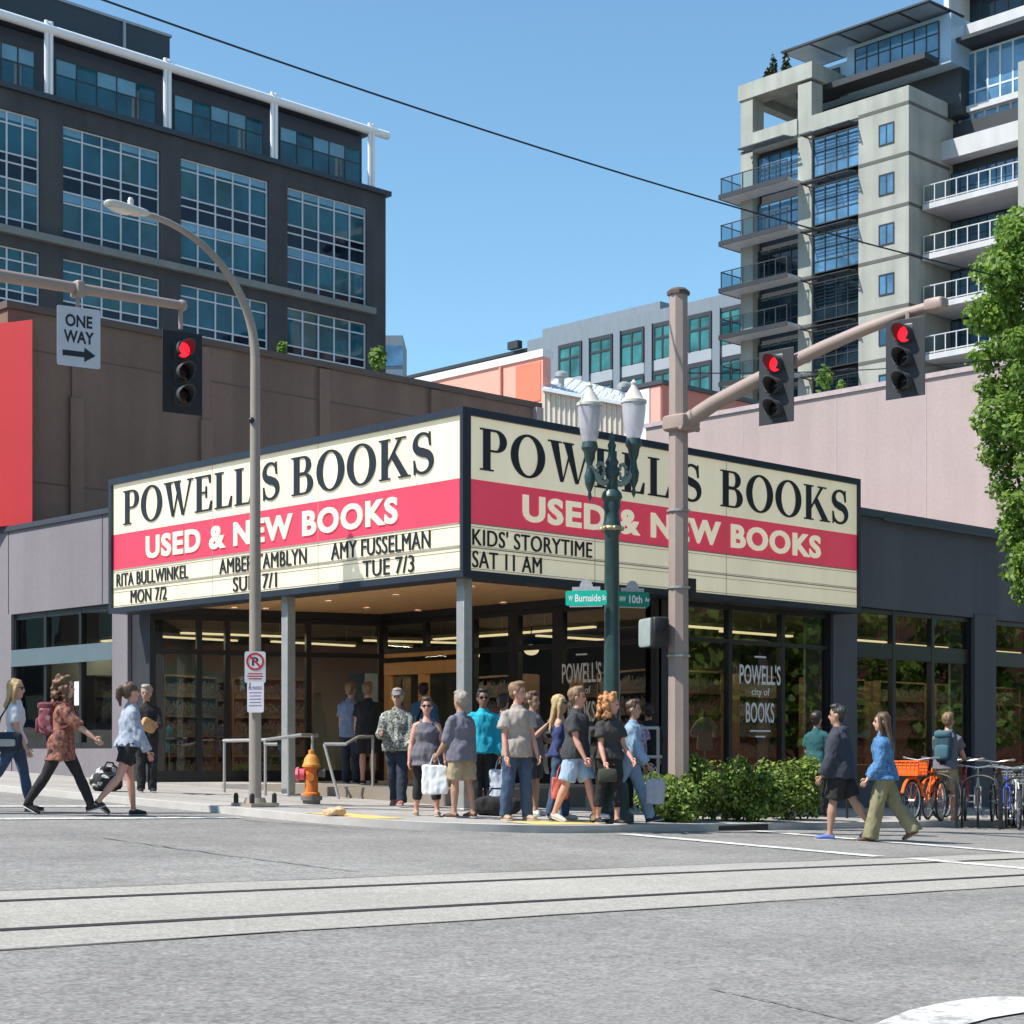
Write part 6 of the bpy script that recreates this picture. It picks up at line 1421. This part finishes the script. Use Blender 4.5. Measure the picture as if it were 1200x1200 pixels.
# --- left crossing
a = person('blonde woman in white t-shirt and jeans walking right with dark shoulder bag', 17, 23.0, 0, 1.70, 'fair', .95, True, ('short', C['white'], .90), ('pants', C['jeans'], 'tight'), SHO['black'], ('blonde', 'long'), ((14, 4), (-26, 16)), ((-6, 8, 10), (14, 8, 14)), 2, specs=True)
hp_ = a['W'] @ Vector((-.03, -.21, .92)); t = thing('shoulder_bag', 'small dark bag at the hip of the woman in white', 'bag', hp_ - Vector((0, 0, .16)), HEAD0); m_ = MB(); m_.rbox((0, 0, .16), (.19, .07, .13), 7, None, .4); obj('sack', m_, C['dkjeans'], t, local=True)
m_ = MB(); m_.tube([(-.15, .0, .26), (-.12, .10, .48), (-.02, .16, .66), (.10, .27, .62)], .012, 6); obj('strap', m_, C['black'], t, local=True); m_ = MB(); m_.rbox((0, -.07, .15), (.12, .012, .05), 5, None, .4); obj('buckle', m_, M['steel'], t, local=True)
a = person('woman in rust floral jacket and black leggings striding right with curly brown hair', 72, 22.6, 2, 1.74, 'fair', 1.0, True, ('half', C['rust'], .70, .03), ('pants', C['black'], 'tight'), SHO['boot'], ('curly', 'curly'), ((27, 4), (-24, 10)), ((-22, 8, 10), (46, 8, 6)), 5)
backpack('maroon and pink patterned backpack on the woman in the rust jacket', a, patterned('bag_maroon', [(.30, .08, .10), (.22, .05, .07), (.42, .22, .24), (.12, .03, .04)], 16), cloth('bag_dark_maroon', (.16, .04, .05)), .28, .40, .2)
hb_ = a['hand'][0]; t = thing('drink_cup', 'pale mint drink cup in the trailing hand of the striding woman', 'cup', hb_ - Vector((.0, .0, .05)), 0); m_ = MB(); m_.lathe([(.036, 0), (.048, .15), (.052, .155), (.052, .17)], n=14); obj('cup', m_, mat('mint_cup', (.45, .58, .52), .5), t, local=True)
person('woman in pale blue grey sweatshirt and black shorts walking away to the right', 150, 23.0, 28, 1.70, 'pink', 1.0, True, ('long', C['grey_sweat'], .90, .022), ('short', C['black'], 'shorts'), SHO['black'], ('brown', 'pony'), ((8, 2), (-20, 22)), ((-8, 12, 10), (14, 8, 12)), 4)
a = person('grey haired man in black standing by the doorway pier holding a tan parcel', 172, 28.4, 285, 1.68, 'tan', 1.0, False, ('long', C['black'], .84), ('pants', C['black'], 'mid'), SHO['black'], ('grey', 'short'), arms=((20, 6, 70), (20, 6, 75)), head=(-20, 8))
h_ = (a['hand'][0] + a['hand'][1]) / 2; m_ = MB(); m_.rbox((0, 0, 0), (.13, .06, .10), 6, Matrix.Rotation(R(25), 3, 'Y'), .4); o = obj('paper_parcel', MB().merge(m_, Matrix.Translation(h_)), mat('tan_parcel', (.48, .27, .12), .7), origin=h_); props(o, 'small tan paper parcel in the hands of the man in black', 'parcel')
# bundle on the pavement
p = P(124, 28.3); z = ground(p.x, p.y); t = thing('luggage_bundle', 'black and white patterned bundle of bags on the pavement', 'bag', (p.x, p.y, z)); m_ = MB(); m_.rbox((0, 0, .15), (.24, .2, .15), 7, None, .6); m_.rbox((.05, .05, .3), (.17, .15, .1), 6, None, .6); obj('sack', fuse(m_, .015, 2, .03, 9, 1, (1, 1, 1)), patterned('bag_black_white', [(.015, .015, .016), (.02, .02, .02), (.42, .42, .43), (.05, .05, .05), (.015, .015, .015)], 14), t, local=True, sharp=None); m_ = MB(); m_.tube([(-.1, -.1, .36), (-.04, -.1, .46), (.08, -.08, .45), (.14, -.05, .36)], .015, 6); obj('handle', m_, C['black'], t, local=True)
# --- at the entrance
person('man in blue plaid shirt with his back turned, left of the man in black', 411, 31.6, 75, 1.76, 'fair', 1.0, False, ('short', C['plaid'], .80, .022), ('pants', C['dkjeans'], 'mid'), SHO['black'], ('short', 'short'), collar=True)
person('man in black t-shirt and black shorts standing with his back turned', 431, 31.0, 80, 1.74, 'pink', 1.15, False, ('short', C['black'], .82, .022), ('shorts', C['black'], 'shorts'), SHO['black'], ('short', 'short'), arms=((5, 8, 10), (8, 10, 16)))
person('man in camouflage jacket and grey cap walking out towards the street', 466, 26.6, 262, 1.72, 'tan', 1.15, False, ('long', C['camo'], .82, .035), ('pants', C['dkjeans'], 'mid'), SHO['red'], ('grey', 'short'), ((14, 6), (-12, 12)), ((10, 10, 30), (20, 10, 70)), 0, cap=mat('cloth_grey_cap', (.20, .195, .185), .85), hood=True, specs=False)
a = person('man in plain blue shirt with a dark strap going in at the door', 497, 32.0, 70, 1.76, 'tan', 1.1, False, ('long', C['blue'], .82, .022), ('pants', C['dkjeans'], 'mid'), SHO['black'], ('dark', 'short'), ((10, 4), (-8, 8)))
m_ = MB(); m_.tube([a['W'] @ (a['TR'](1.45) + Vector((-.05, -.10, 0))), a['W'] @ (a['TR'](1.3) + Vector((-.155, -.02, 0))), a['W'] @ (a['TR'](1.0) + Vector((-.15, .12, 0)))], .022, 6); sb2 = obj('bag_strap', m_, C['black'], a['t'])
person('woman in grey tank top, black leggings and sunglasses facing the street', 500, 24.0, 272, 1.56, 'pink', 1.32, True, ('tank', C['tank'], .74, .02), ('capri', C['black'], 'tight'), SHO['tan'], ('brown', 'short'), ((2, 2), (-3, 2)), ((6, 16, 10), (4, 14, 8)), 0, specs=True, stance=4)
a = person('grey haired older man in grey shirt and khaki shorts seen from behind at the kerb', 541, 23.7, 140, 1.66, 'tan', 1.2, False, ('half', C['greyshirt'], .78, .024), ('shorts', C['khaki'], 'shorts'), SHO['brown'], ('grey', 'short'), ((6, 4), (-6, 6)), ((16, 6, 24), (0, 8, 14)), 2)
shopping_bag('big white plastic shopping bag held low by the grey haired older man', a['hand'][0] + Vector((0, 0, .08)), .32, .38, .18, mat('white_plastic_bag', (.72, .74, .76), .4, .06, 6), 0)
a = person('man in bright teal jacket, black trousers and sunglasses facing the street', 566, 25.5, 280, 1.74, 'brown', 1.05, False, ('long', C['teal'], .84, .028), ('pants', C['black'], 'mid'), SHO['black'], ('dark', 'short'), arms=((4, 8, 10), (6, 8, 12)), specs=True)
shopping_bag('tall translucent pale plastic bag held by the man in the teal jacket', a['hand'][0] + Vector((0, 0, .04)), .24, .40, .14, mat('pale_plastic_bag', (.55, .62, .70), .35, .12, 5), 0)
p = P(583, 24.8); z = ground(p.x, p.y); t = thing('duffel_bag', 'black duffel bag on the pavement behind the man in taupe', 'bag', (p.x, p.y, z), HEAD0); m_ = MB(); m_.rbox((0, 0, .14), (.33, .15, .14), 7, None, .6); obj('sack', fuse(m_, .015, 2, .02, 8, 1), C['black'], t, local=True, sharp=None); m_ = MB(); m_.tube([(-.15, 0, .26), (-.08, 0, .38), (.08, 0, .38), (.15, 0, .26)], .014, 6); obj('handle', m_, C['black'], t, local=True)
person('man in taupe t-shirt and blue jeans standing at the kerb looking right', 606, 23.6, 300, 1.80, 'pink', 1.0, False, ('short', C['taupe'], .80, .026), ('pants', C['jeans'], 'mid'), SHO['tan'], ('short', 'short'), ((3, 3), (-4, 3)), ((8, 8, 16), (4, 7, 12)), 0, head=(35, 4), stance=3)
person('man in grey shirt and shorts raising a phone behind the man in taupe', 624, 25.2, 330, 1.72, 'tan', 1.0, False, ('short', C['greytee'], .82, .022), ('shorts', C['charcoal'], 'shorts'), SHO['white'], ('brown', 'short'), arms=((20, 8, 60), (30, 10, 105)))
person('person in dark navy clothes partly hidden behind the man in teal', 590, 27.2, 60, 1.72, 'tan', 1.05, False, ('long', C['navy'], .82, .022), ('pants', C['black'], 'mid'), SHO['black'], ('dark', 'short'))
a = person('blonde woman in navy off shoulder top and jeans with sunglasses facing right', 656, 24.3, 350, 1.68, 'fair', .95, True, ('bandeau', C['navy'], .88, .02), ('pants', C['jeans'], 'mid'), SHO['white'], ('blonde', 'vlong'), ((5, 2), (-5, 6)), ((4, 6, 14), (4, 8, 16)), 0, specs=True)
shopping_bag('flat coral red shopping bag held beside the blonde woman', a['hand'][1] + Vector((0, 0, .02)) + RT * -.10, .22, .30, .08, mat('coral_bag', (.66, .14, .10), .6, .06, 5), 5)
person('man in dark grey t-shirt and pale denim shorts striding right', 675, 23.6, 340, 1.76, 'pink', 1.15, False, ('short', C['charcoal'], .82, .022), ('shorts', C['denimshort'], 'shorts'), SHO['white'], ('short', 'short'), ((20, 6), (-14, 10)), ((-6, 10, 14), (12, 8, 16)), 2, head=(10, 0))
a = person('woman with big ginger curls in black t-shirt and black capri trousers', 714, 23.5, 300, 1.68, 'pink', 1.05, True, ('short', C['bk2'], .88, .024), ('capri', C['black'], 'mid'), SHO['black'], ('red', 'curly'), ((4, 2), (-8, 4)), ((14, 8, 30), (10, 8, 20)), 2, head=(40, 8))
t = thing('clutch_bag', 'small dark olive clutch in the hand of the ginger woman', 'bag', a['hand'][1] - Vector((0, 0, .2)), HEAD0); m_ = MB(); m_.rbox((0, 0, .10), (.13, .05, .09), 6, None, .4); m_.tube([(-.08, 0, .17), (0, 0, .22), (.08, 0, .17)], .008, 6); obj('sack', m_, cloth('olive_bag', (.05, .055, .035)), t, local=True)
a = person('person in blue denim jacket and light jeans behind the ginger woman', 737, 24.0, 345, 1.66, 'tan', 1.0, True, ('long', C['ltjeans'], .88, .024), ('pants', C['ltjeans'], 'mid'), SHO['black'], ('brown', 'short'), ((22, 4), (-24, 14)), ((8, 8, 12), (20, 8, 16)), 6)
shopping_bag('grey plastic bag hanging beside the light jeans near the shrubs', a['hand'][1] + Vector((0, 0, .02)) + RT * .06, .24, .34, .14, mat('grey_plastic_bag', (.36, .37, .42), .45, .12, 6), 0)
person('person with dark hair in lilac floral shirt behind the guard rail', 742, 29.0, 100, 1.66, 'tan', 1.2, False, ('short', C['floral'], .82, .03), ('pants', C['black'], 'mid'), SHO['black'], ('dark', 'short'))
person('shadowed person in black beside the floral shirt near the corner post', 760, 29.4, 95, 1.70, 'tan', 1.0, False, ('long', C['black'], .82), ('pants', C['black'], 'mid'), SHO['black'], ('dark', 'short'))
# --- right crossing
person('man in dark navy hoodie, black shorts and blue sandals crossing leftwards', 984, 23.6, 160, 1.76, 'tan', 1.28, False, ('long', C['hoodie'], .80, .03), ('shorts', C['black'], 'shorts'), SHO['blue'], ('dark', 'short'), ((10, 4), (-22, 14)), ((12, 8, 14), (-10, 8, 14)), 3, hood=True)
person('long haired woman in blue denim jacket and wide olive trousers crossing leftwards', 1036, 23.5, 170, 1.70, 'fair', 1.0, True, ('long', C['denimjk'], .84, .036), ('pants', C['olive'], 'loose'), SHO['brown'], ('brown', 'vlong'), ((14, 3), (-22, 14)), ((8, 8, 30), (-6, 8, 20)), 3)
person('person in dark teal t-shirt by the window behind the navy hoodie', 957, 28.8, 60, 1.66, 'tan', 1.0, False, ('short', C['dkteal'], .82), ('pants', C['black'], 'mid'), SHO['black'], ('dark', 'short'), arms=((10, 8, 60), (14, 10, 40)))
# mannequin torso in the window wearing a pale t-shirt
t = thing('shop_mannequin', 'pale mint t-shirt on a display bust in the front right window', 'mannequin', (XonY(826, .88), .88, .28), R(-90)); m_ = MB(); m_.loft([((0, 0, .62), (0, .17, 0), (.11, 0, 0)), ((0, 0, .85), (0, .16, 0), (.11, 0, 0)), ((0, 0, 1.05), (0, .2, 0), (.12, 0, 0)), ((0, 0, 1.15), (0, .16, 0), (.09, 0, 0)), ((0, 0, 1.19), (0, .08, 0), (.06, 0, 0))], 16)
for sd in (1, -1): m_.tube([(0, sd * .14, 1.1), (0, sd * .27, .98), (0, sd * .32, .86)], [.07, .07, .075], 10)
obj('shirt', fuse(m_, .015, 2, .008, 9, 3), cloth('mint_shirt', (.66, .80, .78)), t, local=True, sharp=None); m_ = MB(); m_.lathe([(.16, 0), (.16, .03), (.02, .05), (.02, .62)], n=14); obj('stand', m_, M['steel'], t, local=True)
m_ = MB(); m_.lathe([(.05, 1.15), (.05, 1.27), (.03, 1.29)], n=12); obj('neck', m_, mat('bust_linen', (.10, .08, .06)), t, local=True)
# ================================================================== bicycles and racks
TY = mat('tyre_rubber', (.02, .02, .021), .8); CH = mat('bike_chrome', (.55, .56, .58), .3, .05, 5, metal=.8)
def bicycle(label, pos, ang, col, basket=None, basketm=None, saddle=.92, bars='flat', fender=False):
    z0 = ground(pos.x, pos.y); t = thing('bicycle', label, 'bicycle', (pos.x, pos.y, z0), ang, 'bicycles parked along the right storefront'); rr = .335
    for x in (-.52, .52):
        w_ = MB(); n = 28; w_.rings([[Vector((x + (rr - .018 + .018 * math.cos(a)) * math.cos(b), .018 * math.sin(a), rr + (rr - .018 + .018 * math.cos(a)) * math.sin(b))) for a in [2 * math.pi * k / 8 for k in range(8)]] for b in [2 * math.pi * j / n for j in range(n + 1)]], False)
        wo = obj('wheel', w_, TY, t, local=True)
        w_ = MB(); w_.rings([[Vector((x + (rr - .045 + .010 * math.cos(a)) * math.cos(b), .012 * math.sin(a), rr + (rr - .045 + .010 * math.cos(a)) * math.sin(b))) for a in [2 * math.pi * k / 6 for k in range(6)]] for b in [2 * math.pi * j / n for j in range(n + 1)]], False); w_.tube([(x, -.05, rr), (x, .05, rr)], .022, 8)
        for k in range(16): a = 2 * math.pi * k / 16; s_ = .025 if k % 2 else -.025; w_.tube([(x, s_, rr), (x + (rr - .045) * math.cos(a), 0, rr + (rr - .045) * math.sin(a))], .0025, 4)
        obj('rim', w_, CH, wo, local=True)
        if fender: w_ = MB(); w_.tube([(x + (rr + .03) * math.cos(R(a)), 0, rr + (rr + .03) * math.sin(R(a))) for a in range(20, 171, 15)], .028, 6); obj('mudguard', w_, col, t, local=True)
    f = MB(); bb_ = Vector((-.08, 0, .29)); st_ = Vector((-.24, 0, saddle - .12)); hd0 = Vector((.34, 0, .70)); hd1 = Vector((.31, 0, .86)); ra = Vector((-.52, 0, rr)); fa_ = Vector((.52, 0, rr))
    f.tube([bb_, st_ + Vector((-.01, 0, .04))], .017); f.tube([bb_, hd0], .019); f.tube([st_ - Vector((-.02, 0, .06)), hd1 - Vector((0, 0, .03))], .016); f.tube([hd0 - Vector((-.01, 0, .03)), hd1], .022)
    for s_ in (.05, -.05): f.tube([ra + Vector((0, s_, 0)), bb_ + Vector((0, s_ * .4, 0))], .010, 6); f.tube([ra + Vector((0, s_, 0)), st_ + Vector((0, s_ * .3, -.05))], .009, 6)
    obj('frame', f, col, t, local=True)
    f = MB()
    for s_ in (.05, -.05): f.tube([fa_ + Vector((0, s_, 0)), hd0 + Vector((.05, s_, -.04)), hd0 + Vector((0, s_ * .3, -.01))], .011, 6)
    obj('fork', f, col, t, local=True)
    f = MB(); top_ = hd1 + Vector((-.02, 0, .12)); f.tube([hd1, top_], .014); f.tube([top_ + Vector((-.10, -.30, .04)), top_ + Vector((.0, -.2, .03)), top_ + Vector((.03, 0, 0)), top_ + Vector((.0, .2, .03)), top_ + Vector((-.10, .30, .04))], .013); f.tube([top_ + Vector((-.12, -.31, .04)), top_ + Vector((-.03, -.24, .035))], .02); f.tube([top_ + Vector((-.12, .31, .04)), top_ + Vector((-.03, .24, .035))], .02); obj('handlebar', f, CH, t, local=True)
    f = MB(); f.tube([st_, st_ + Vector((-.03, 0, .12))], .013); f.rbox((st_.x - .06, 0, saddle + .02), (.13, .07, .035), 7, None, .6); f.rbox((st_.x + .08, 0, saddle + .025), (.09, .03, .025), 6, None, .7); obj('saddle', f, TY, t, local=True)
    f = MB(); f.tube([bb_ + Vector((0, .05, 0)), bb_ + Vector((0, .062, 0))], .09, 18); f.tube([bb_ + Vector((0, .07, 0)), bb_ + Vector((.12, .07, -.12))], .01, 6); f.tube([bb_ + Vector((0, -.07, 0)), bb_ + Vector((-.12, -.07, .12))], .01, 6); f.box(bb_.x + .07, bb_.x + .17, .07, .16, bb_.z - .135, bb_.z - .11); f.box(bb_.x - .17, bb_.x - .07, -.16, -.07, bb_.z + .11, bb_.z + .135); obj('crank', f, CH, t, local=True)
    if basket:
        f = MB(); w2, l2, h2 = basket; c = Vector((.56, 0, .74))
        for k in range(5):
            z = c.z + h2 * k / 4; e = 1 + .12 * k / 4; f.tube([(c.x - l2 * e, -w2 * e, z), (c.x + l2 * e, -w2 * e, z), (c.x + l2 * e, w2 * e, z), (c.x - l2 * e, w2 * e, z), (c.x - l2 * e, -w2 * e, z)], .012 if k in (0, 4) else .008, 6)
        f.box(c.x - l2, c.x + l2, -w2, w2, c.z - .005, c.z + .01)
        for k in range(7):
            y = -w2 + 2 * w2 * k / 6
            for x in (-l2, l2): f.tube([(c.x + x, y, c.z), (c.x + x * 1.12, y * 1.12, c.z + h2)], .009, 5)
        for k in range(4):
            x = -l2 + 2 * l2 * k / 3
            for y in (-w2, w2): f.tube([(c.x + x, y, c.z), (c.x + x * 1.12, y * 1.12, c.z + h2)], .009, 5)
        if fender: f.box(c.x - l2 * 1.06, c.x - l2 * 1.04, -w2, w2, c.z + .02, c.z + h2 - .02); f.box(c.x + l2 * 1.04, c.x + l2 * 1.06, -w2, w2, c.z + .02, c.z + h2 - .02)
        f.tube([hd0, (c.x - l2, 0, c.z + .02)], .014, 6); obj('basket', f, basketm or col, t, local=True)
    return t
aR = HEAD0
ORG = mat('bike_orange', (.85, .16, .025), .4, .05, 4)
bicycle('orange share bike with a big front basket between the denim jacket and cyclist', P(1085, 28.9), aR + R(232), ORG, (.20, .16, .22), ORG, .95, fender=True)
bicycle('second orange share bike partly hidden behind the cyclist\'s leg', P(1098, 29.7), aR + R(60), ORG, None, None, .95, fender=True)
cy = P(1112, 29.2)
cb = bicycle('dark bicycle carrying the cyclist with the blue backpack', cy, aR + R(62), mat('bike_dark_blue', (.03, .10, .12), .4))
zc_ = ground(cy.x, cy.y); adir = aR + R(62); sp_ = Vector((cy.x + math.cos(adir) * -.26, cy.y + math.sin(adir) * -.26, 0))
a = person('cyclist in grey t-shirt and khaki shorts riding away with a backpack', 1108, 29.4, 62, 1.78, 'pink', 1.0, False, ('short', C['greytee'], .86, .024), ('shorts', C['khaki'], 'shorts'), SHO['tan'], ('short', 'short'), ((62, 70), (22, 22)), ((38, 6, 10), (38, 6, 10)), 20, lift=-.03, pos=sp_)
backpack('dark teal hiking backpack on the cyclist', a, cloth('bag_teal', (.025, .075, .10)), cloth('bag_teal_light', (.06, .14, .18)), .30, .48, .2)
bicycle('red bicycle leaning at the rack right of the cyclist', P(1131, 29.6), aR + R(75), mat('bike_red', (.55, .03, .07), .4), None, None, .93)
bicycle('silver grey bicycle at the rack in front of the pier', P(1146, 29.3), aR + R(255), CH, None, None, .93)
bicycle('bright blue bicycle parked near the right photo edge', P(1181, 29.6), aR + R(252), mat('bike_blue', (.05, .10, .50), .4), None, None, .93)
bicycle('dark grey bicycle with a wire basket at the right photo edge', P(1197, 30.0), aR + R(245), mat('bike_grey', (.12, .12, .13), .4), (.18, .14, .2), CH, .93)
bicycle('black bicycle leaning at the rack left of the bright blue one', P(1166, 29.9), aR + R(70), mat('bike_black', (.02, .02, .022), .4), None, None, .93)
bicycle('white bicycle at the rack between the blue and grey bicycles', P(1190, 29.2), aR + R(80), mat('bike_white', (.6, .6, .6), .35), None, None, .93)
for i, (px, lab) in enumerate(((972, 'dark rack hoop behind the man in the hoodie'), (1099, 'dark rack hoop under the orange bike'), (1149, 'dark rack hoop beside the silver bicycle'), (1196, 'dark rack hoop at the right edge beside the grey bicycle'))):
    p = P(px, 28.5); z = ground(p.x, p.y); m_ = MB(); n_ = 9; v_ = Vector((0, 1, 0)) * .34
    m_.tube([p - v_ + Vector((0, 0, z))] + [p + v_ * -math.cos(R(180 * k / n_)) + Vector((0, 0, z + .66 + .20 * math.sin(R(180 * k / n_)))) for k in range(n_ + 1)] + [p + v_ + Vector((0, 0, z))], .021, 8)
    o = obj('bicycle_rack', m_, mat('rack_dark', (.014, .014, .016), .45), origin=(p.x, p.y, z)); props(o, lab, 'bicycle rack', 'bicycle racks')
